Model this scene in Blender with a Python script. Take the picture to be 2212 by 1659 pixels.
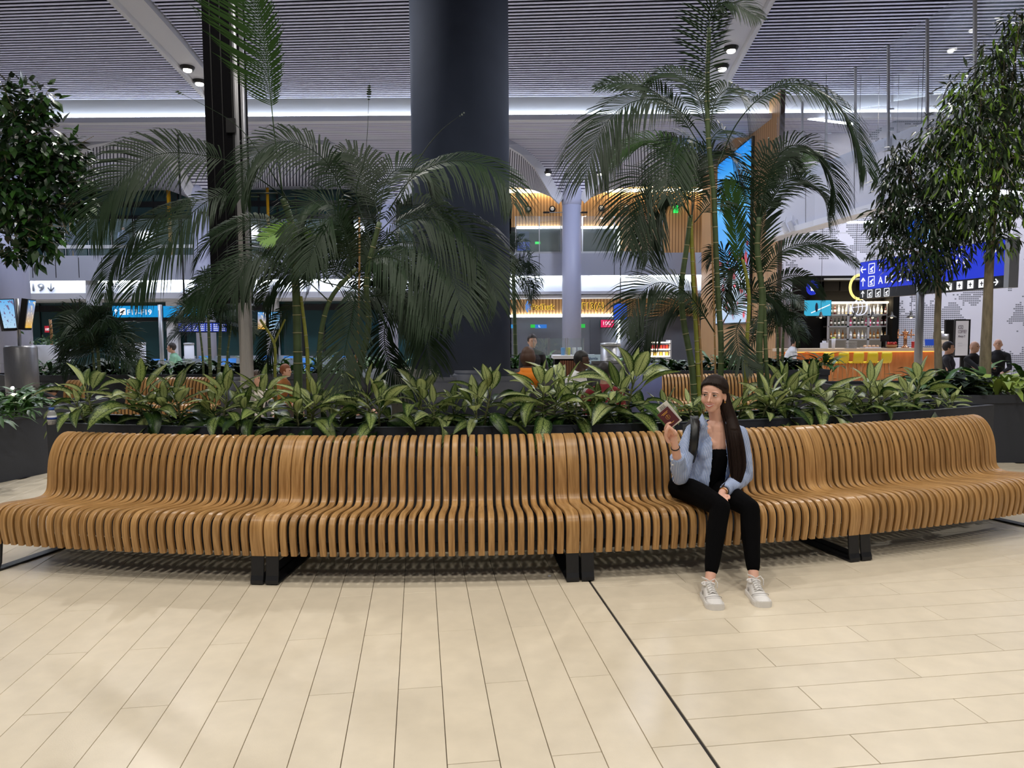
import bpy, bmesh, math, random
from math import sin, cos, pi, radians, sqrt, atan2
from mathutils import Vector, Matrix, noise as mnoise
for _o in list(bpy.data.objects): bpy.data.objects.remove(_o)
scene = bpy.context.scene
COL = scene.collection
# ------------------------------------------------------------------ camera
F_PX, PITCH, ROLL, CAM_H = 1550.0, 0.069775, -0.006573, 1.6243
_fw = Vector((0, cos(PITCH), -sin(PITCH))); _up0 = Vector((0, sin(PITCH), cos(PITCH))); _rt0 = Vector((1, 0, 0))
_rt = cos(ROLL)*_rt0 + sin(ROLL)*_up0
_up = -sin(ROLL)*_rt0 + cos(ROLL)*_up0
cam_d = bpy.data.cameras.new('camera'); cam = bpy.data.objects.new('camera', cam_d); COL.objects.link(cam)
cam_d.sensor_width = 36.0; cam_d.lens = 36.0*F_PX/2212.0; cam_d.clip_start = 0.05; cam_d.clip_end = 400
_m = Matrix((( _rt.x, _up.x, -_fw.x, 0), (_rt.y, _up.y, -_fw.y, 0), (_rt.z, _up.z, -_fw.z, CAM_H), (0, 0, 0, 1)))
cam.matrix_world = _m
scene.camera = cam
# ------------------------------------------------------------------ world, exposure
scene.view_settings.view_transform = 'Standard'; scene.view_settings.look = 'None'
scene.view_settings.gamma = 1.0; scene.view_settings.use_curve_mapping = False
scene.view_settings.exposure = 0.0
w = bpy.data.worlds.new('world'); scene.world = w; w.use_nodes = True
w.node_tree.nodes['Background'].inputs[0].default_value = (0.62, 0.66, 0.80, 1)
w.node_tree.nodes['Background'].inputs[1].default_value = 0.13
# ------------------------------------------------------------------ hall lamps (ceiling spots; far rows and bar ones unseen, added for brightness)
def lamp(loc, power, color, size=0.25, target=None, angle=150, blend=0.6):
    d = bpy.data.lights.new('downlight', 'SPOT'); d.energy = power; d.color = color
    d.shadow_soft_size = size; d.spot_size = radians(angle); d.spot_blend = blend
    o = bpy.data.objects.new('downlight', d); COL.objects.link(o); o.location = loc
    t = Vector(target) if target else Vector((loc[0], loc[1], 0))
    o.rotation_euler = (t - Vector(loc)).to_track_quat('-Z', 'Y').to_euler()
    return o
WARM = (1.0, 0.94, 0.85); NEUT = (1.0, 0.96, 0.91); COOL = (0.80, 0.85, 1.0)
for x, y, e in ((-5.5, 2.0, 400), (-1.2, 2.6, 440), (2.2, 2.2, 390), (5.6, 2.6, 380), (-3.5, -3.5, 500), (2.5, -3.5, 500), (8.0, -2.5, 360)):
    lamp((x, y, 9.0), e, WARM, 0.22)
for x, y, e in ((-3.6, 5.4, 380), (3.2, 5.2, 380)):
    lamp((x, y, 9.1), e, NEUT, 0.10)
for x, y, e in ((-7.5, 14.5, 700), (-4.8, 13.0, 600), (5.2, 14.0, 600), (8.0, 13.0, 700)):
    lamp((x, y, 9.1), e, NEUT, 0.10, target=(x*0.5, 7.0, 0.3), angle=120)
for x in (-18, -11, -4, 4, 11, 18):                     # unseen lamp rows, added so floor bounce brightens the ceiling
    for y, e in ((18.0, 820), (22.5, 820)): lamp((x, y, 9.0), e, COOL, 0.4)
for x in (-24, -17, -10, -3, 4, 10):                    # far bay: unseen lamps added to brighten the facade
    lamp((x, 28.5, 8.4), 750, COOL, 0.4, target=(x, 33.5, 1.0))
for x in (11.5, 15.5, 20.0): lamp((x, 21.5, 8.6), 400, NEUT, 0.3, target=(x, 25.0, 2.0))  # unseen lamps added to brighten the bar and patterned wall
# ------------------------------------------------------------------ geometry helpers
def ray(x, y):
    u = (x-1106)/F_PX; v = (829.5-y)/F_PX
    c, s = cos(ROLL), sin(ROLL); u, v = c*u-s*v, s*u+c*v
    return Vector((u, cos(PITCH)+v*sin(PITCH), -sin(PITCH)+v*cos(PITCH)))
def P(x, y, Y):                 # pixel -> point on the vertical plane at distance Y
    d = ray(x, y); return Vector((0, 0, CAM_H)) + d*(Y/d.y)
def G(x, y, z=0.0):             # pixel -> point at height z
    d = ray(x, y); return Vector((0, 0, CAM_H)) + d*((z-CAM_H)/d.z)
def PX(n, Y): return n*Y/F_PX   # pixel length -> metres at distance Y
def Rz(a): return Matrix.Rotation(a, 4, 'Z')
def T(v): return Matrix.Translation(Vector(v))

class MB:
    """collects vertices / faces and becomes ONE mesh object"""
    def __init__(s): s.v = []; s.f = []; s.uv = []
    def add(s, vs, fs, uvs=None):
        n = len(s.v); s.v += [tuple(a) for a in vs]
        for i, f in enumerate(fs):
            s.f.append(tuple(n+k for k in f)); s.uv.append(uvs[i] if uvs else None)
        return s
    def box(s, c, d, rz=0.0, M=None):
        c = Vector(c); hx, hy, hz = d[0]/2, d[1]/2, d[2]/2
        pts = [Vector((a*hx, b*hy, e*hz)) for e in (-1, 1) for a, b in ((-1, -1), (1, -1), (1, 1), (-1, 1))]
        R = M if M is not None else Matrix.Rotation(rz, 3, 'Z')
        return s.add([c+R@q for q in pts], [(3, 2, 1, 0), (4, 5, 6, 7), (0, 1, 5, 4), (1, 2, 6, 5), (2, 3, 7, 6), (3, 0, 4, 7)])
    def bar(s, a, b, w, h=None, up=(0, 0, 1)):
        a, b = Vector(a), Vector(b); h = h or w; t = (b-a); L = t.length
        if L < 1e-6: return s
        t /= L; u = Vector(up); 
        if abs(t.dot(u)) > .98: u = Vector((1, 0, 0))
        x = t.cross(u).normalized(); z = x.cross(t)
        pts = [q + x*(i*w/2) + z*(j*h/2) for q in (a, b) for i, j in ((-1, -1), (1, -1), (1, 1), (-1, 1))]
        return s.add(pts, [(0, 1, 2, 3), (7, 6, 5, 4), (0, 4, 5, 1), (1, 5, 6, 2), (2, 6, 7, 3), (3, 7, 4, 0)])
    def tube(s, pts, rad, n=8, caps=True):
        pts = [Vector(q) for q in pts]; N = len(pts)
        rad = [rad]*N if not hasattr(rad, '__len__') else rad
        rings = []; x = None
        for i in range(N):
            t = (pts[min(i+1, N-1)]-pts[max(i-1, 0)])
            t = t.normalized() if t.length > 1e-9 else Vector((0, 0, 1))
            if x is None:
                ref = Vector((0, 0, 1)) if abs(t.z) < .9 else Vector((1, 0, 0)); x = t.cross(ref).normalized()
            else:
                x = (x - t*x.dot(t)); x = x.normalized() if x.length > 1e-6 else t.orthogonal().normalized()
            y = t.cross(x)
            rings.append([pts[i]+(x*cos(2*pi*k/n)+y*sin(2*pi*k/n))*rad[i] for k in range(n)])
        vs = [q for r in rings for q in r]; fs = []; uv = []
        for i in range(N-1):
            for k in range(n):
                k2 = (k+1) % n; fs.append((i*n+k, i*n+k2, (i+1)*n+k2, (i+1)*n+k))
                uv.append(((k/n, i/(N-1)), ((k+1)/n, i/(N-1)), ((k+1)/n, (i+1)/(N-1)), (k/n, (i+1)/(N-1))))
        if caps:
            fs.append(tuple(range(n-1, -1, -1))); uv.append(None)
            fs.append(tuple((N-1)*n+k for k in range(n))); uv.append(None)
        return s.add(vs, fs, uv)
    def lathe(s, prof, n=24, c=(0, 0, 0), sx=1, sy=1):
        c = Vector(c); vs = []
        for r, z in prof:
            for k in range(n): vs.append(c+Vector((r*sx*cos(2*pi*k/n), r*sy*sin(2*pi*k/n), z)))
        fs = []
        for i in range(len(prof)-1):
            for k in range(n):
                k2 = (k+1) % n; fs.append((i*n+k, i*n+k2, (i+1)*n+k2, (i+1)*n+k))
        if prof[0][0] > 1e-5: fs.append(tuple(range(n-1, -1, -1)))
        if prof[-1][0] > 1e-5: fs.append(tuple((len(prof)-1)*n+k for k in range(n)))
        return s.add(vs, fs)
    def quad(s, a, b, c, d, uv=True):
        return s.add([a, b, c, d], [(0, 1, 2, 3)], [((0, 0), (1, 0), (1, 1), (0, 1))] if uv else None)
    def sphere(s, c, r, nu=12, nv=8):
        c = Vector(c); r = r if hasattr(r, '__len__') else (r, r, r)
        prof = [(max(1e-6, sin(pi*i/nv)), -cos(pi*i/nv)) for i in range(nv+1)]
        vs = []
        for q, z in prof:
            for k in range(nu): vs.append(c+Vector((q*r[0]*cos(2*pi*k/nu), q*r[1]*sin(2*pi*k/nu), z*r[2])))
        fs = [(i*nu+k, i*nu+(k+1) % nu, (i+1)*nu+(k+1) % nu, (i+1)*nu+k) for i in range(nv) for k in range(nu)]
        return s.add(vs, fs)
    def grid(s, pts, uvscale=(1, 1)):     # pts[i][j]
        ni, nj = len(pts), len(pts[0]); vs = [q for r in pts for q in r]; fs = []; uv = []
        for i in range(ni-1):
            for j in range(nj-1):
                fs.append((i*nj+j, i*nj+j+1, (i+1)*nj+j+1, (i+1)*nj+j))
                U = lambda a, b: (b/(nj-1)*uvscale[0], a/(ni-1)*uvscale[1])
                uv.append((U(i, j), U(i, j+1), U(i+1, j+1), U(i+1, j)))
        return s.add(vs, fs, uv)
    def mesh(s, name, mat=None, smooth=False):
        me = bpy.data.meshes.new(name); me.from_pydata(s.v, [], s.f)
        if any(u is not None for u in s.uv):
            lay = me.uv_layers.new(name='UVMap'); d = []
            for f, u in zip(s.f, s.uv):
                for k in range(len(f)): d += list(u[k]) if u else [0.0, 0.0]
            lay.data.foreach_set('uv', d)
        if mat: me.materials.append(mat)
        if smooth: me.polygons.foreach_set('use_smooth', [True]*len(me.polygons))
        me.update()
        return me
    def build(s, name, mat=None, parent=None, smooth=False, M=None, inv=None):
        return obj(name, s.mesh(name, mat, smooth), parent, M, inv)

def obj(name, me, parent=None, M=None, inv=None):
    o = bpy.data.objects.new(name, me); COL.objects.link(o)
    if M is not None: o.matrix_basis = M
    if parent is not None:
        o.parent = parent
        if inv is None and 'wl' in parent.keys(): inv = True
        if inv: o.matrix_parent_inverse = parent.matrix_basis.inverted()
    return o
def thing(name, label, cat, loc=(0, 0, 0), group=None, world=True):
    """Empty at the base of a thing; with world=True its parts are given in world coordinates"""
    o = bpy.data.objects.new(name, None); COL.objects.link(o); o.empty_display_size = .1
    o.matrix_basis = T(loc); o['label'] = label; o['category'] = cat
    if group: o['group'] = group
    if world: WORLD_PARENTS.add(o.name)
    return o
WORLD_PARENTS = set()
_obj = obj
def obj(name, me, parent=None, M=None, inv=None):
    if inv is None and parent is not None:
        q = parent
        inv = q.name in WORLD_PARENTS
    o = bpy.data.objects.new(name, me); COL.objects.link(o)
    if M is not None: o.matrix_basis = M
    if parent is not None:
        o.parent = parent
        if inv:
            mw = parent.matrix_basis.copy(); q = parent
            while q.parent is not None: mw = q.parent.matrix_basis @ q.matrix_parent_inverse @ mw; q = q.parent
            o.matrix_parent_inverse = mw.inverted(); WORLD_PARENTS.add(o.name)
    return o
def tag(o, label, cat, group=None):
    o['label'] = label; o['category'] = cat
    if group: o['group'] = group
    return o
def struct(o): o['kind'] = 'structure'; return o
def stuff(o): o['kind'] = 'stuff'; return o
def bevel(me, w, seg=2, angle=40):
    bm = bmesh.new(); bm.from_mesh(me)
    es = [e for e in bm.edges if len(e.link_faces) == 2 and e.calc_face_angle(0) > radians(angle)]
    bmesh.ops.bevel(bm, geom=es, offset=w, segments=seg, affect='EDGES', clamp_overlap=True)
    bm.to_mesh(me); bm.free(); return me
def rounded_box(c, d, w=.01, seg=2, rz=0, M=None):
    m = MB(); m.box(c, d, rz, M); me = m.mesh('b'); bevel(me, w, seg)
    out = MB(); out.add([v.co[:] for v in me.vertices], [tuple(p.vertices) for p in me.polygons]); bpy.data.meshes.remove(me); return out
def join(mb, other): return mb.add(other.v, other.f, None)
def evalmesh(o):
    dg = bpy.context.evaluated_depsgraph_get(); me = bpy.data.meshes.new_from_object(o.evaluated_get(dg)); return me
def remesh(mb, voxel, smooth=4, mat=None, name='m', factor=.5):
    """fuse everything in mb into one continuous skin"""
    me = mb.mesh('tmp'); o = bpy.data.objects.new('tmp', me); COL.objects.link(o)
    r = o.modifiers.new('r', 'REMESH'); r.mode = 'VOXEL'; r.voxel_size = voxel
    s = o.modifiers.new('s', 'SMOOTH'); s.iterations = smooth; s.factor = factor
    bpy.context.view_layer.update()
    out = evalmesh(o); bpy.data.objects.remove(o); bpy.data.meshes.remove(me); out.name = name
    out.materials.clear()
    if mat: out.materials.append(mat)
    out.polygons.foreach_set('use_smooth', [True]*len(out.polygons))
    return out
def text_mesh(body, size, depth=.0, mat=None, name='lettering', align='LEFT', bold=0.0, xs=1.0):
    cu = bpy.data.curves.new('t', 'FONT'); cu.body = body; cu.size = size; cu.extrude = depth; cu.align_x = align; cu.offset = bold
    o = bpy.data.objects.new('t', cu); COL.objects.link(o); bpy.context.view_layer.update()
    me = evalmesh(o); bpy.data.objects.remove(o); bpy.data.curves.remove(cu); me.name = name
    if xs != 1.0:
        for v in me.vertices: v.co.x *= xs
    me.materials.clear()
    if mat: me.materials.append(mat)
    return me
def frame(o, x, up):            # matrix with local X, Y(up) and Z = X x up
    x = Vector(x).normalized(); up = Vector(up).normalized(); z = x.cross(up).normalized(); up = z.cross(x)
    return Matrix(((x.x, up.x, z.x, o[0]), (x.y, up.y, z.y, o[1]), (x.z, up.z, z.z, o[2]), (0, 0, 0, 1)))
ORD = ['first', 'second', 'third', 'fourth', 'fifth', 'sixth', 'seventh', 'eighth', 'ninth', 'tenth', 'eleventh', 'twelfth', 'thirteenth', 'fourteenth', 'fifteenth', 'sixteenth', 'seventeenth', 'eighteenth', 'nineteenth', 'twentieth', 'twenty-first', 'twenty-second']
# ------------------------------------------------------------------ materials
MATS = {}
def srgb(r, g=None, b=None):
    if g is None: r, g, b = r
    f = lambda c: (c/255/12.92) if c/255 <= .04045 else ((c/255+.055)/1.055)**2.4
    return (f(r), f(g), f(b))
def pm(name, col, rough=.5, metal=0., noise=None, bump=None, emit=None, alpha=None, trans=0., spec=.5, rnd=0., coords='Object', coat=0., sub=0.):
    """principled material; col in sRGB 0-255. noise=(scale, amount, stretch)"""
    if name in MATS: return MATS[name]
    m = bpy.data.materials.new(name); m.use_nodes = True; nt = m.node_tree; N = nt.nodes; L = nt.links
    b = N['Principled BSDF']; c = srgb(col)
    b.inputs['Base Color'].default_value = (*c, 1); b.inputs['Roughness'].default_value = rough; b.inputs['Metallic'].default_value = metal
    b.inputs['Specular IOR Level'].default_value = spec; b.inputs['Transmission Weight'].default_value = trans
    b.inputs['Coat Weight'].default_value = coat; b.inputs['Coat Roughness'].default_value = .15
    if alpha is not None: b.inputs['Alpha'].default_value = alpha
    tc = N.new('ShaderNodeTexCoord'); last = None
    if noise:
        mp = N.new('ShaderNodeMapping'); L.new(tc.outputs[coords], mp.inputs[0]); st = noise[2] if len(noise) > 2 else (1, 1, 1)
        mp.inputs['Scale'].default_value = st
        nz = N.new('ShaderNodeTexNoise'); nz.inputs['Scale'].default_value = noise[0]; nz.inputs['Detail'].default_value = 4
        L.new(mp.outputs[0], nz.inputs['Vector'])
        mr = N.new('ShaderNodeMapRange'); mr.inputs[1].default_value = .3; mr.inputs[2].default_value = .7
        mr.inputs[3].default_value = 1-noise[1]; mr.inputs[4].default_value = 1+noise[1]*.6; L.new(nz.outputs[0], mr.inputs[0])
        last = mr.outputs[0]
    if rnd:
        oi = N.new('ShaderNodeObjectInfo'); m2 = N.new('ShaderNodeMapRange'); m2.inputs[3].default_value = 1-rnd; m2.inputs[4].default_value = 1+rnd*.7
        L.new(oi.outputs['Random'], m2.inputs[0])
        if last:
            mu = N.new('ShaderNodeMath'); mu.operation = 'MULTIPLY'; L.new(last, mu.inputs[0]); L.new(m2.outputs[0], mu.inputs[1]); last = mu.outputs[0]
        else: last = m2.outputs[0]
    if last:
        vm = N.new('ShaderNodeVectorMath'); vm.operation = 'SCALE'; vm.inputs[0].default_value = c; L.new(last, vm.inputs['Scale'])
        L.new(vm.outputs[0], b.inputs['Base Color'])
    if bump:
        nz = N.new('ShaderNodeTexNoise'); nz.inputs['Scale'].default_value = bump[0]; nz.inputs['Detail'].default_value = 3; L.new(tc.outputs[coords], nz.inputs['Vector'])
        bp = N.new('ShaderNodeBump'); bp.inputs['Strength'].default_value = bump[1]; bp.inputs['Distance'].default_value = .01; L.new(nz.outputs[0], bp.inputs['Height']); L.new(bp.outputs[0], b.inputs['Normal'])
    if emit:
        b.inputs['Emission Color'].default_value = (*srgb(emit[0]), 1); b.inputs['Emission Strength'].default_value = emit[1]
    MATS[name] = m; return m
def glass(name, col=(200, 215, 215), alpha=.12, rough=.02, ior=1.25):
    """thin pane: mostly see-through with a clear reflection"""
    if name in MATS: return MATS[name]
    m = bpy.data.materials.new(name); m.use_nodes = True; N = m.node_tree.nodes; L = m.node_tree.links
    N.remove(N['Principled BSDF']); out = N['Material Output']
    t = N.new('ShaderNodeBsdfTransparent'); g = N.new('ShaderNodeBsdfGlossy'); d = N.new('ShaderNodeBsdfDiffuse'); d.inputs[0].default_value = (*srgb(col), 1)
    g.inputs['Roughness'].default_value = rough; g.inputs[0].default_value = (.9, .95, 1, 1)
    lw = N.new('ShaderNodeLayerWeight'); lw.inputs[0].default_value = .5; pw = N.new('ShaderNodeMath'); pw.operation = 'POWER'; pw.inputs[1].default_value = 4.0; L.new(lw.outputs['Facing'], pw.inputs[0])
    fr = N.new('ShaderNodeMath'); fr.operation = 'MULTIPLY_ADD'; fr.inputs[1].default_value = .5; fr.inputs[2].default_value = ior-1.18; L.new(pw.outputs[0], fr.inputs[0])
    m1 = N.new('ShaderNodeMixShader'); m1.inputs[0].default_value = alpha; L.new(t.outputs[0], m1.inputs[1]); L.new(d.outputs[0], m1.inputs[2])
    m2 = N.new('ShaderNodeMixShader'); L.new(fr.outputs[0], m2.inputs[0]); L.new(m1.outputs[0], m2.inputs[1]); L.new(g.outputs[0], m2.inputs[2])
    L.new(m2.outputs[0], out.inputs[0]); MATS[name] = m; return m
def wood(name, a, b, scale=18., rough=.38, coords='UV', stretch=(6, .35, 1), rnd=.12):
    if name in MATS: return MATS[name]
    m = bpy.data.materials.new(name); m.use_nodes = True; N = m.node_tree.nodes; L = m.node_tree.links; bs = N['Principled BSDF']
    tc = N.new('ShaderNodeTexCoord'); oi = N.new('ShaderNodeObjectInfo'); mp = N.new('ShaderNodeMapping'); mp.inputs['Scale'].default_value = stretch
    ad = N.new('ShaderNodeVectorMath'); ad.operation = 'ADD'; sc = N.new('ShaderNodeVectorMath'); sc.operation = 'SCALE'; sc.inputs[0].default_value = (31, 17, 9)
    L.new(oi.outputs['Random'], sc.inputs['Scale']); L.new(tc.outputs[coords], mp.inputs[0]); L.new(mp.outputs[0], ad.inputs[0]); L.new(sc.outputs[0], ad.inputs[1])
    nz = N.new('ShaderNodeTexNoise'); nz.inputs['Scale'].default_value = scale; nz.inputs['Detail'].default_value = 5; nz.inputs['Distortion'].default_value = .6; L.new(ad.outputs[0], nz.inputs['Vector'])
    cr = N.new('ShaderNodeValToRGB'); cr.color_ramp.elements[0].position = .32; cr.color_ramp.elements[1].position = .68
    cr.color_ramp.elements[0].color = (*srgb(a), 1); cr.color_ramp.elements[1].color = (*srgb(b), 1); L.new(nz.outputs[0], cr.inputs[0])
    mr = N.new('ShaderNodeMapRange'); mr.inputs[3].default_value = 1-rnd; mr.inputs[4].default_value = 1+rnd; L.new(oi.outputs['Random'], mr.inputs[0])
    vm = N.new('ShaderNodeVectorMath'); vm.operation = 'SCALE'; L.new(cr.outputs[0], vm.inputs[0]); L.new(mr.outputs[0], vm.inputs['Scale']); L.new(vm.outputs[0], bs.inputs['Base Color'])
    bs.inputs['Roughness'].default_value = rough; MATS[name] = m; return m
def stripes(name, a, b, axis, pitch, duty=.5, rough=.6, coords='Object', emit=0.):
    """fine parallel battens too small to pick apart: alternating colours along an axis"""
    if name in MATS: return MATS[name]
    m = bpy.data.materials.new(name); m.use_nodes = True; N = m.node_tree.nodes; L = m.node_tree.links; bs = N['Principled BSDF']
    tc = N.new('ShaderNodeTexCoord'); sp = N.new('ShaderNodeSeparateXYZ'); L.new(tc.outputs[coords], sp.inputs[0])
    mu = N.new('ShaderNodeMath'); mu.operation = 'DIVIDE'; mu.inputs[1].default_value = pitch; L.new(sp.outputs[axis], mu.inputs[0])
    fr = N.new('ShaderNodeMath'); fr.operation = 'FRACT'; L.new(mu.outputs[0], fr.inputs[0])
    gt = N.new('ShaderNodeMath'); gt.operation = 'GREATER_THAN'; gt.inputs[1].default_value = duty; L.new(fr.outputs[0], gt.inputs[0])
    mx = N.new('ShaderNodeMix'); mx.data_type = 'RGBA'; L.new(gt.outputs[0], mx.inputs['Factor'])
    mx.inputs[6].default_value = (*srgb(a), 1); mx.inputs[7].default_value = (*srgb(b), 1); L.new(mx.outputs[2], bs.inputs['Base Color'])
    bs.inputs['Roughness'].default_value = rough
    MATS[name] = m; return m
def emis(name, col, s=1.0):
    return pm(name, (0, 0, 0), rough=.4, emit=(col, s))
# ================================================================== floor
YAW = -0.128315; cY, sY = cos(YAW), sin(YAW); A0, B0 = 1.08116, 4.39770; PW, PL = 0.2, 1.23
def gridpt(a, b, z=0.0): return Vector((cY*a+sY*b, -sY*a+cY*b, z))
m_plank = pm('porcelain', (231, 219, 196), rough=.33, noise=(9, .05), bump=(160, .04), rnd=.035)
def brickfloor():
    m = bpy.data.materials.new('porcelain_far'); m.use_nodes = True; N = m.node_tree.nodes; L = m.node_tree.links; bs = N['Principled BSDF']
    tc = N.new('ShaderNodeTexCoord'); mp = N.new('ShaderNodeMapping'); mp.inputs['Rotation'].default_value = (0, 0, YAW); L.new(tc.outputs['Object'], mp.inputs[0])
    br = N.new('ShaderNodeTexBrick'); L.new(mp.outputs[0], br.inputs[0]); br.inputs['Scale'].default_value = 1
    br.inputs['Color1'].default_value = (*srgb(228, 212, 184), 1); br.inputs['Color2'].default_value = (*srgb(233, 218, 190), 1); br.inputs['Mortar'].default_value = (*srgb(120, 108, 92), 1)
    br.inputs['Mortar Size'].default_value = .004; br.inputs['Brick Width'].default_value = PL; br.inputs['Row Height'].default_value = PW
    L.new(br.outputs[0], bs.inputs['Base Color']); bs.inputs['Roughness'].default_value = .33; return m
fl = MB(); fl.quad((-45, -6, -.012), (45, -6, -.012), (45, 45, -.012), (-45, 45, -.012))
floor = struct(fl.build('floor', brickfloor()))
WORLD_PARENTS.add(floor.name)
m_grout = pm('grout', (92, 80, 66), rough=.9)
def in_zone(X, Y):
    return 1.3 < Y < 8.7 and abs(X) < 0.80*Y+1.1
g = MB(); g.quad((-3.2, 1.4, -.009), (3.2, 1.4, -.009), (7.6, 8.1, -.009), (-7.6, 8.1, -.009)); g.build('grout_bed', m_grout, floor)
def plank(a0, a1, b0, b1):
    gp = .0016; a0 += gp; a1 -= gp; b0 += gp; b1 -= gp; ch = .0012
    lo = [gridpt(a, b, -.0085) for a, b in ((a0, b0), (a1, b0), (a1, b1), (a0, b1))]
    mi = [gridpt(a, b, -ch) for a, b in ((a0, b0), (a1, b0), (a1, b1), (a0, b1))]
    hi = [gridpt(a, b, 0) for a, b in ((a0+ch, b0+ch), (a1-ch, b0+ch), (a1-ch, b1-ch), (a0+ch, b1-ch))]
    fs = [(8, 9, 10, 11)]
    for k in range(4):
        k2 = (k+1) % 4; fs += [(k, k2, 4+k2, 4+k), (4+k, 4+k2, 8+k2, 8+k)]
    return lo+mi+hi, fs
planks = []
for i in range(-4, 60):                       # left field: planks run away from the camera
    a1 = A0-i*PW; a0 = a1-PW; off = 3.23 if (i+1) % 2 == 0 else 3.85
    for n in range(-4, 8):
        b0 = off+n*PL; b1 = b0+PL
        if i < 0: continue
        c = gridpt((a0+a1)/2, (b0+b1)/2)
        if in_zone(c.x, c.y): planks.append((c.length, plank(a0, a1, b0, b1)))
for i in range(-24, 16):                      # right field: planks run across
    b1 = B0-i*PW; b0 = b1-PW; off = 0.01 if i % 2 == 0 else 0.62
    for n in range(-1, 8):
        a0 = A0+off+n*PL; a1 = a0+PL; a0 = max(a0, A0+.012)
        if a1 < A0+.05: continue
        c = gridpt((a0+a1)/2, (b0+b1)/2)
        if in_zone(c.x, c.y): planks.append((c.length, plank(a0, a1, b0, b1)))
planks.sort(key=lambda q: q[0])
for d, (v, f) in planks[:300]: MB().add(v, f).build('plank', m_plank, floor)
if planks[300:]:
    r = MB()
    for d, (v, f) in planks[300:]: r.add(v, f)
    stuff(r.build('far_planks', m_plank, floor))
j = MB(); q = [gridpt(A0-.002, b, -.0045) for b in (1.2, 9.0)]; q2 = [gridpt(A0+.012, b, -.0045) for b in (1.2, 9.0)]
j.quad(q[0], q2[0], q2[1], q[1]); j.build('expansion_joint', pm('joint_rubber', (38, 34, 32), rough=.8), floor)
# ================================================================== bench
CC = Vector((-0.727, 16.416, 0)); RF = 11.87; TH = [-0.2494, -0.0756, 0.0985, 0.272, 0.446]
m_slat = wood('oiled_oak', (153, 112, 63), (200, 157, 102), scale=7., rough=.34, stretch=(9, .55, 1), rnd=.10)
m_steel = pm('black_steel', (33, 34, 38), rough=.42, metal=.2, noise=(30, .1))
# slat centre line: (distance behind the front, height)
PROF = [(.030, .190), (.018, .250), (.010, .310), (.010, .360), (.018, .398), (.040, .424), (.075, .437), (.13, .438), (.20, .432), (.28, .424), (.35, .418), (.40, .417),
        (.44, .424), (.470, .444), (.488, .475), (.496, .520), (.500, .580), (.506, .640), (.518, .700), (.538, .755), (.566, .805), (.602, .845), (.645, .868), (.690, .872)]
def smooth_poly(pts, it=1):
    for _ in range(it):
        out = [pts[0]]
        for a, b in zip(pts[:-1], pts[1:]):
            out += [tuple(a[k]*.75+b[k]*.25 for k in range(len(a))), tuple(a[k]*.25+b[k]*.75 for k in range(len(a)))]
        out.append(pts[-1]); pts = out
    return pts
def slat_mesh(name, wd, mat, th=.030):
    pr = smooth_poly(PROF, 1); pts = []; L = 0; hw = wd/2; ch = .005
    sec = [(-hw, -th/2+ch), (-hw+ch, -th/2), (hw-ch, -th/2), (hw, -th/2+ch), (hw, th/2-ch), (hw-ch, th/2), (-hw+ch, th/2), (-hw, th/2-ch)]
    m = MB(); rings = []; Ls = []
    for i, (d, z) in enumerate(pr):
        a = pr[max(0, i-1)]; b = pr[min(len(pr)-1, i+1)]; t = Vector((b[0]-a[0], b[1]-a[1])).normalized(); n = Vector((-t.y, t.x))
        if i: L += sqrt((d-pr[i-1][0])**2+(z-pr[i-1][1])**2)
        Ls.append(L); rings.append([(x, -RF+d+n.x*y, z+n.y*y) for x, y in sec])
    k = len(sec); vs = [q for r in rings for q in r]; fs = []; uv = []
    us = [0]; 
    for q in range(k):
        a, b = sec[q], sec[(q+1) % k]; us.append(us[-1]+sqrt((a[0]-b[0])**2+(a[1]-b[1])**2))
    for i in range(len(pr)-1):
        for q in range(k):
            q2 = (q+1) % k; fs.append((i*k+q, i*k+q2, (i+1)*k+q2, (i+1)*k+q))
            uv.append(((us[q], Ls[i]), (us[q+1], Ls[i]), (us[q+1], Ls[i+1]), (us[q], Ls[i+1])))
    for base, rev in ((0, False), ((len(pr)-1)*k, True)):
        f = [base+q for q in range(k)]; f = f if rev else f[::-1]; fs.append(tuple(f)); uv.append(tuple((sec[q % k][0], sec[q % k][1]) for q in range(k)))
    m.add(vs, fs, uv); return m.mesh(name, mat, True)
me_narrow = slat_mesh('slat', .042, m_slat); me_wide = slat_mesh('wide_slat', .086, m_slat)
for me in (me_narrow, me_wide):
    me.set_sharp_from_angle(angle=radians(35))
def polar(R, th, z): return Vector((CC.x+R*sin(th), CC.y-R*cos(th), z))
def arc_strip(R0, R1, z0, z1, t0, t1, n=24):
    m = MB(); pts = []
    for i in range(n+1):
        t = t0+(t1-t0)*i/n; pts.append([polar(R0, t, z0), polar(R1, t, z0), polar(R1, t, z1), polar(R0, t, z1)])
    vs = [q for r in pts for q in r]; fs = []
    for i in range(n):
        for k in range(4): fs.append((i*4+k, i*4+(k+1) % 4, (i+1)*4+(k+1) % 4, (i+1)*4+k))
    fs += [(3, 2, 1, 0), tuple(n*4+k for k in range(4))]
    return m.add(vs, fs)
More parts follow.
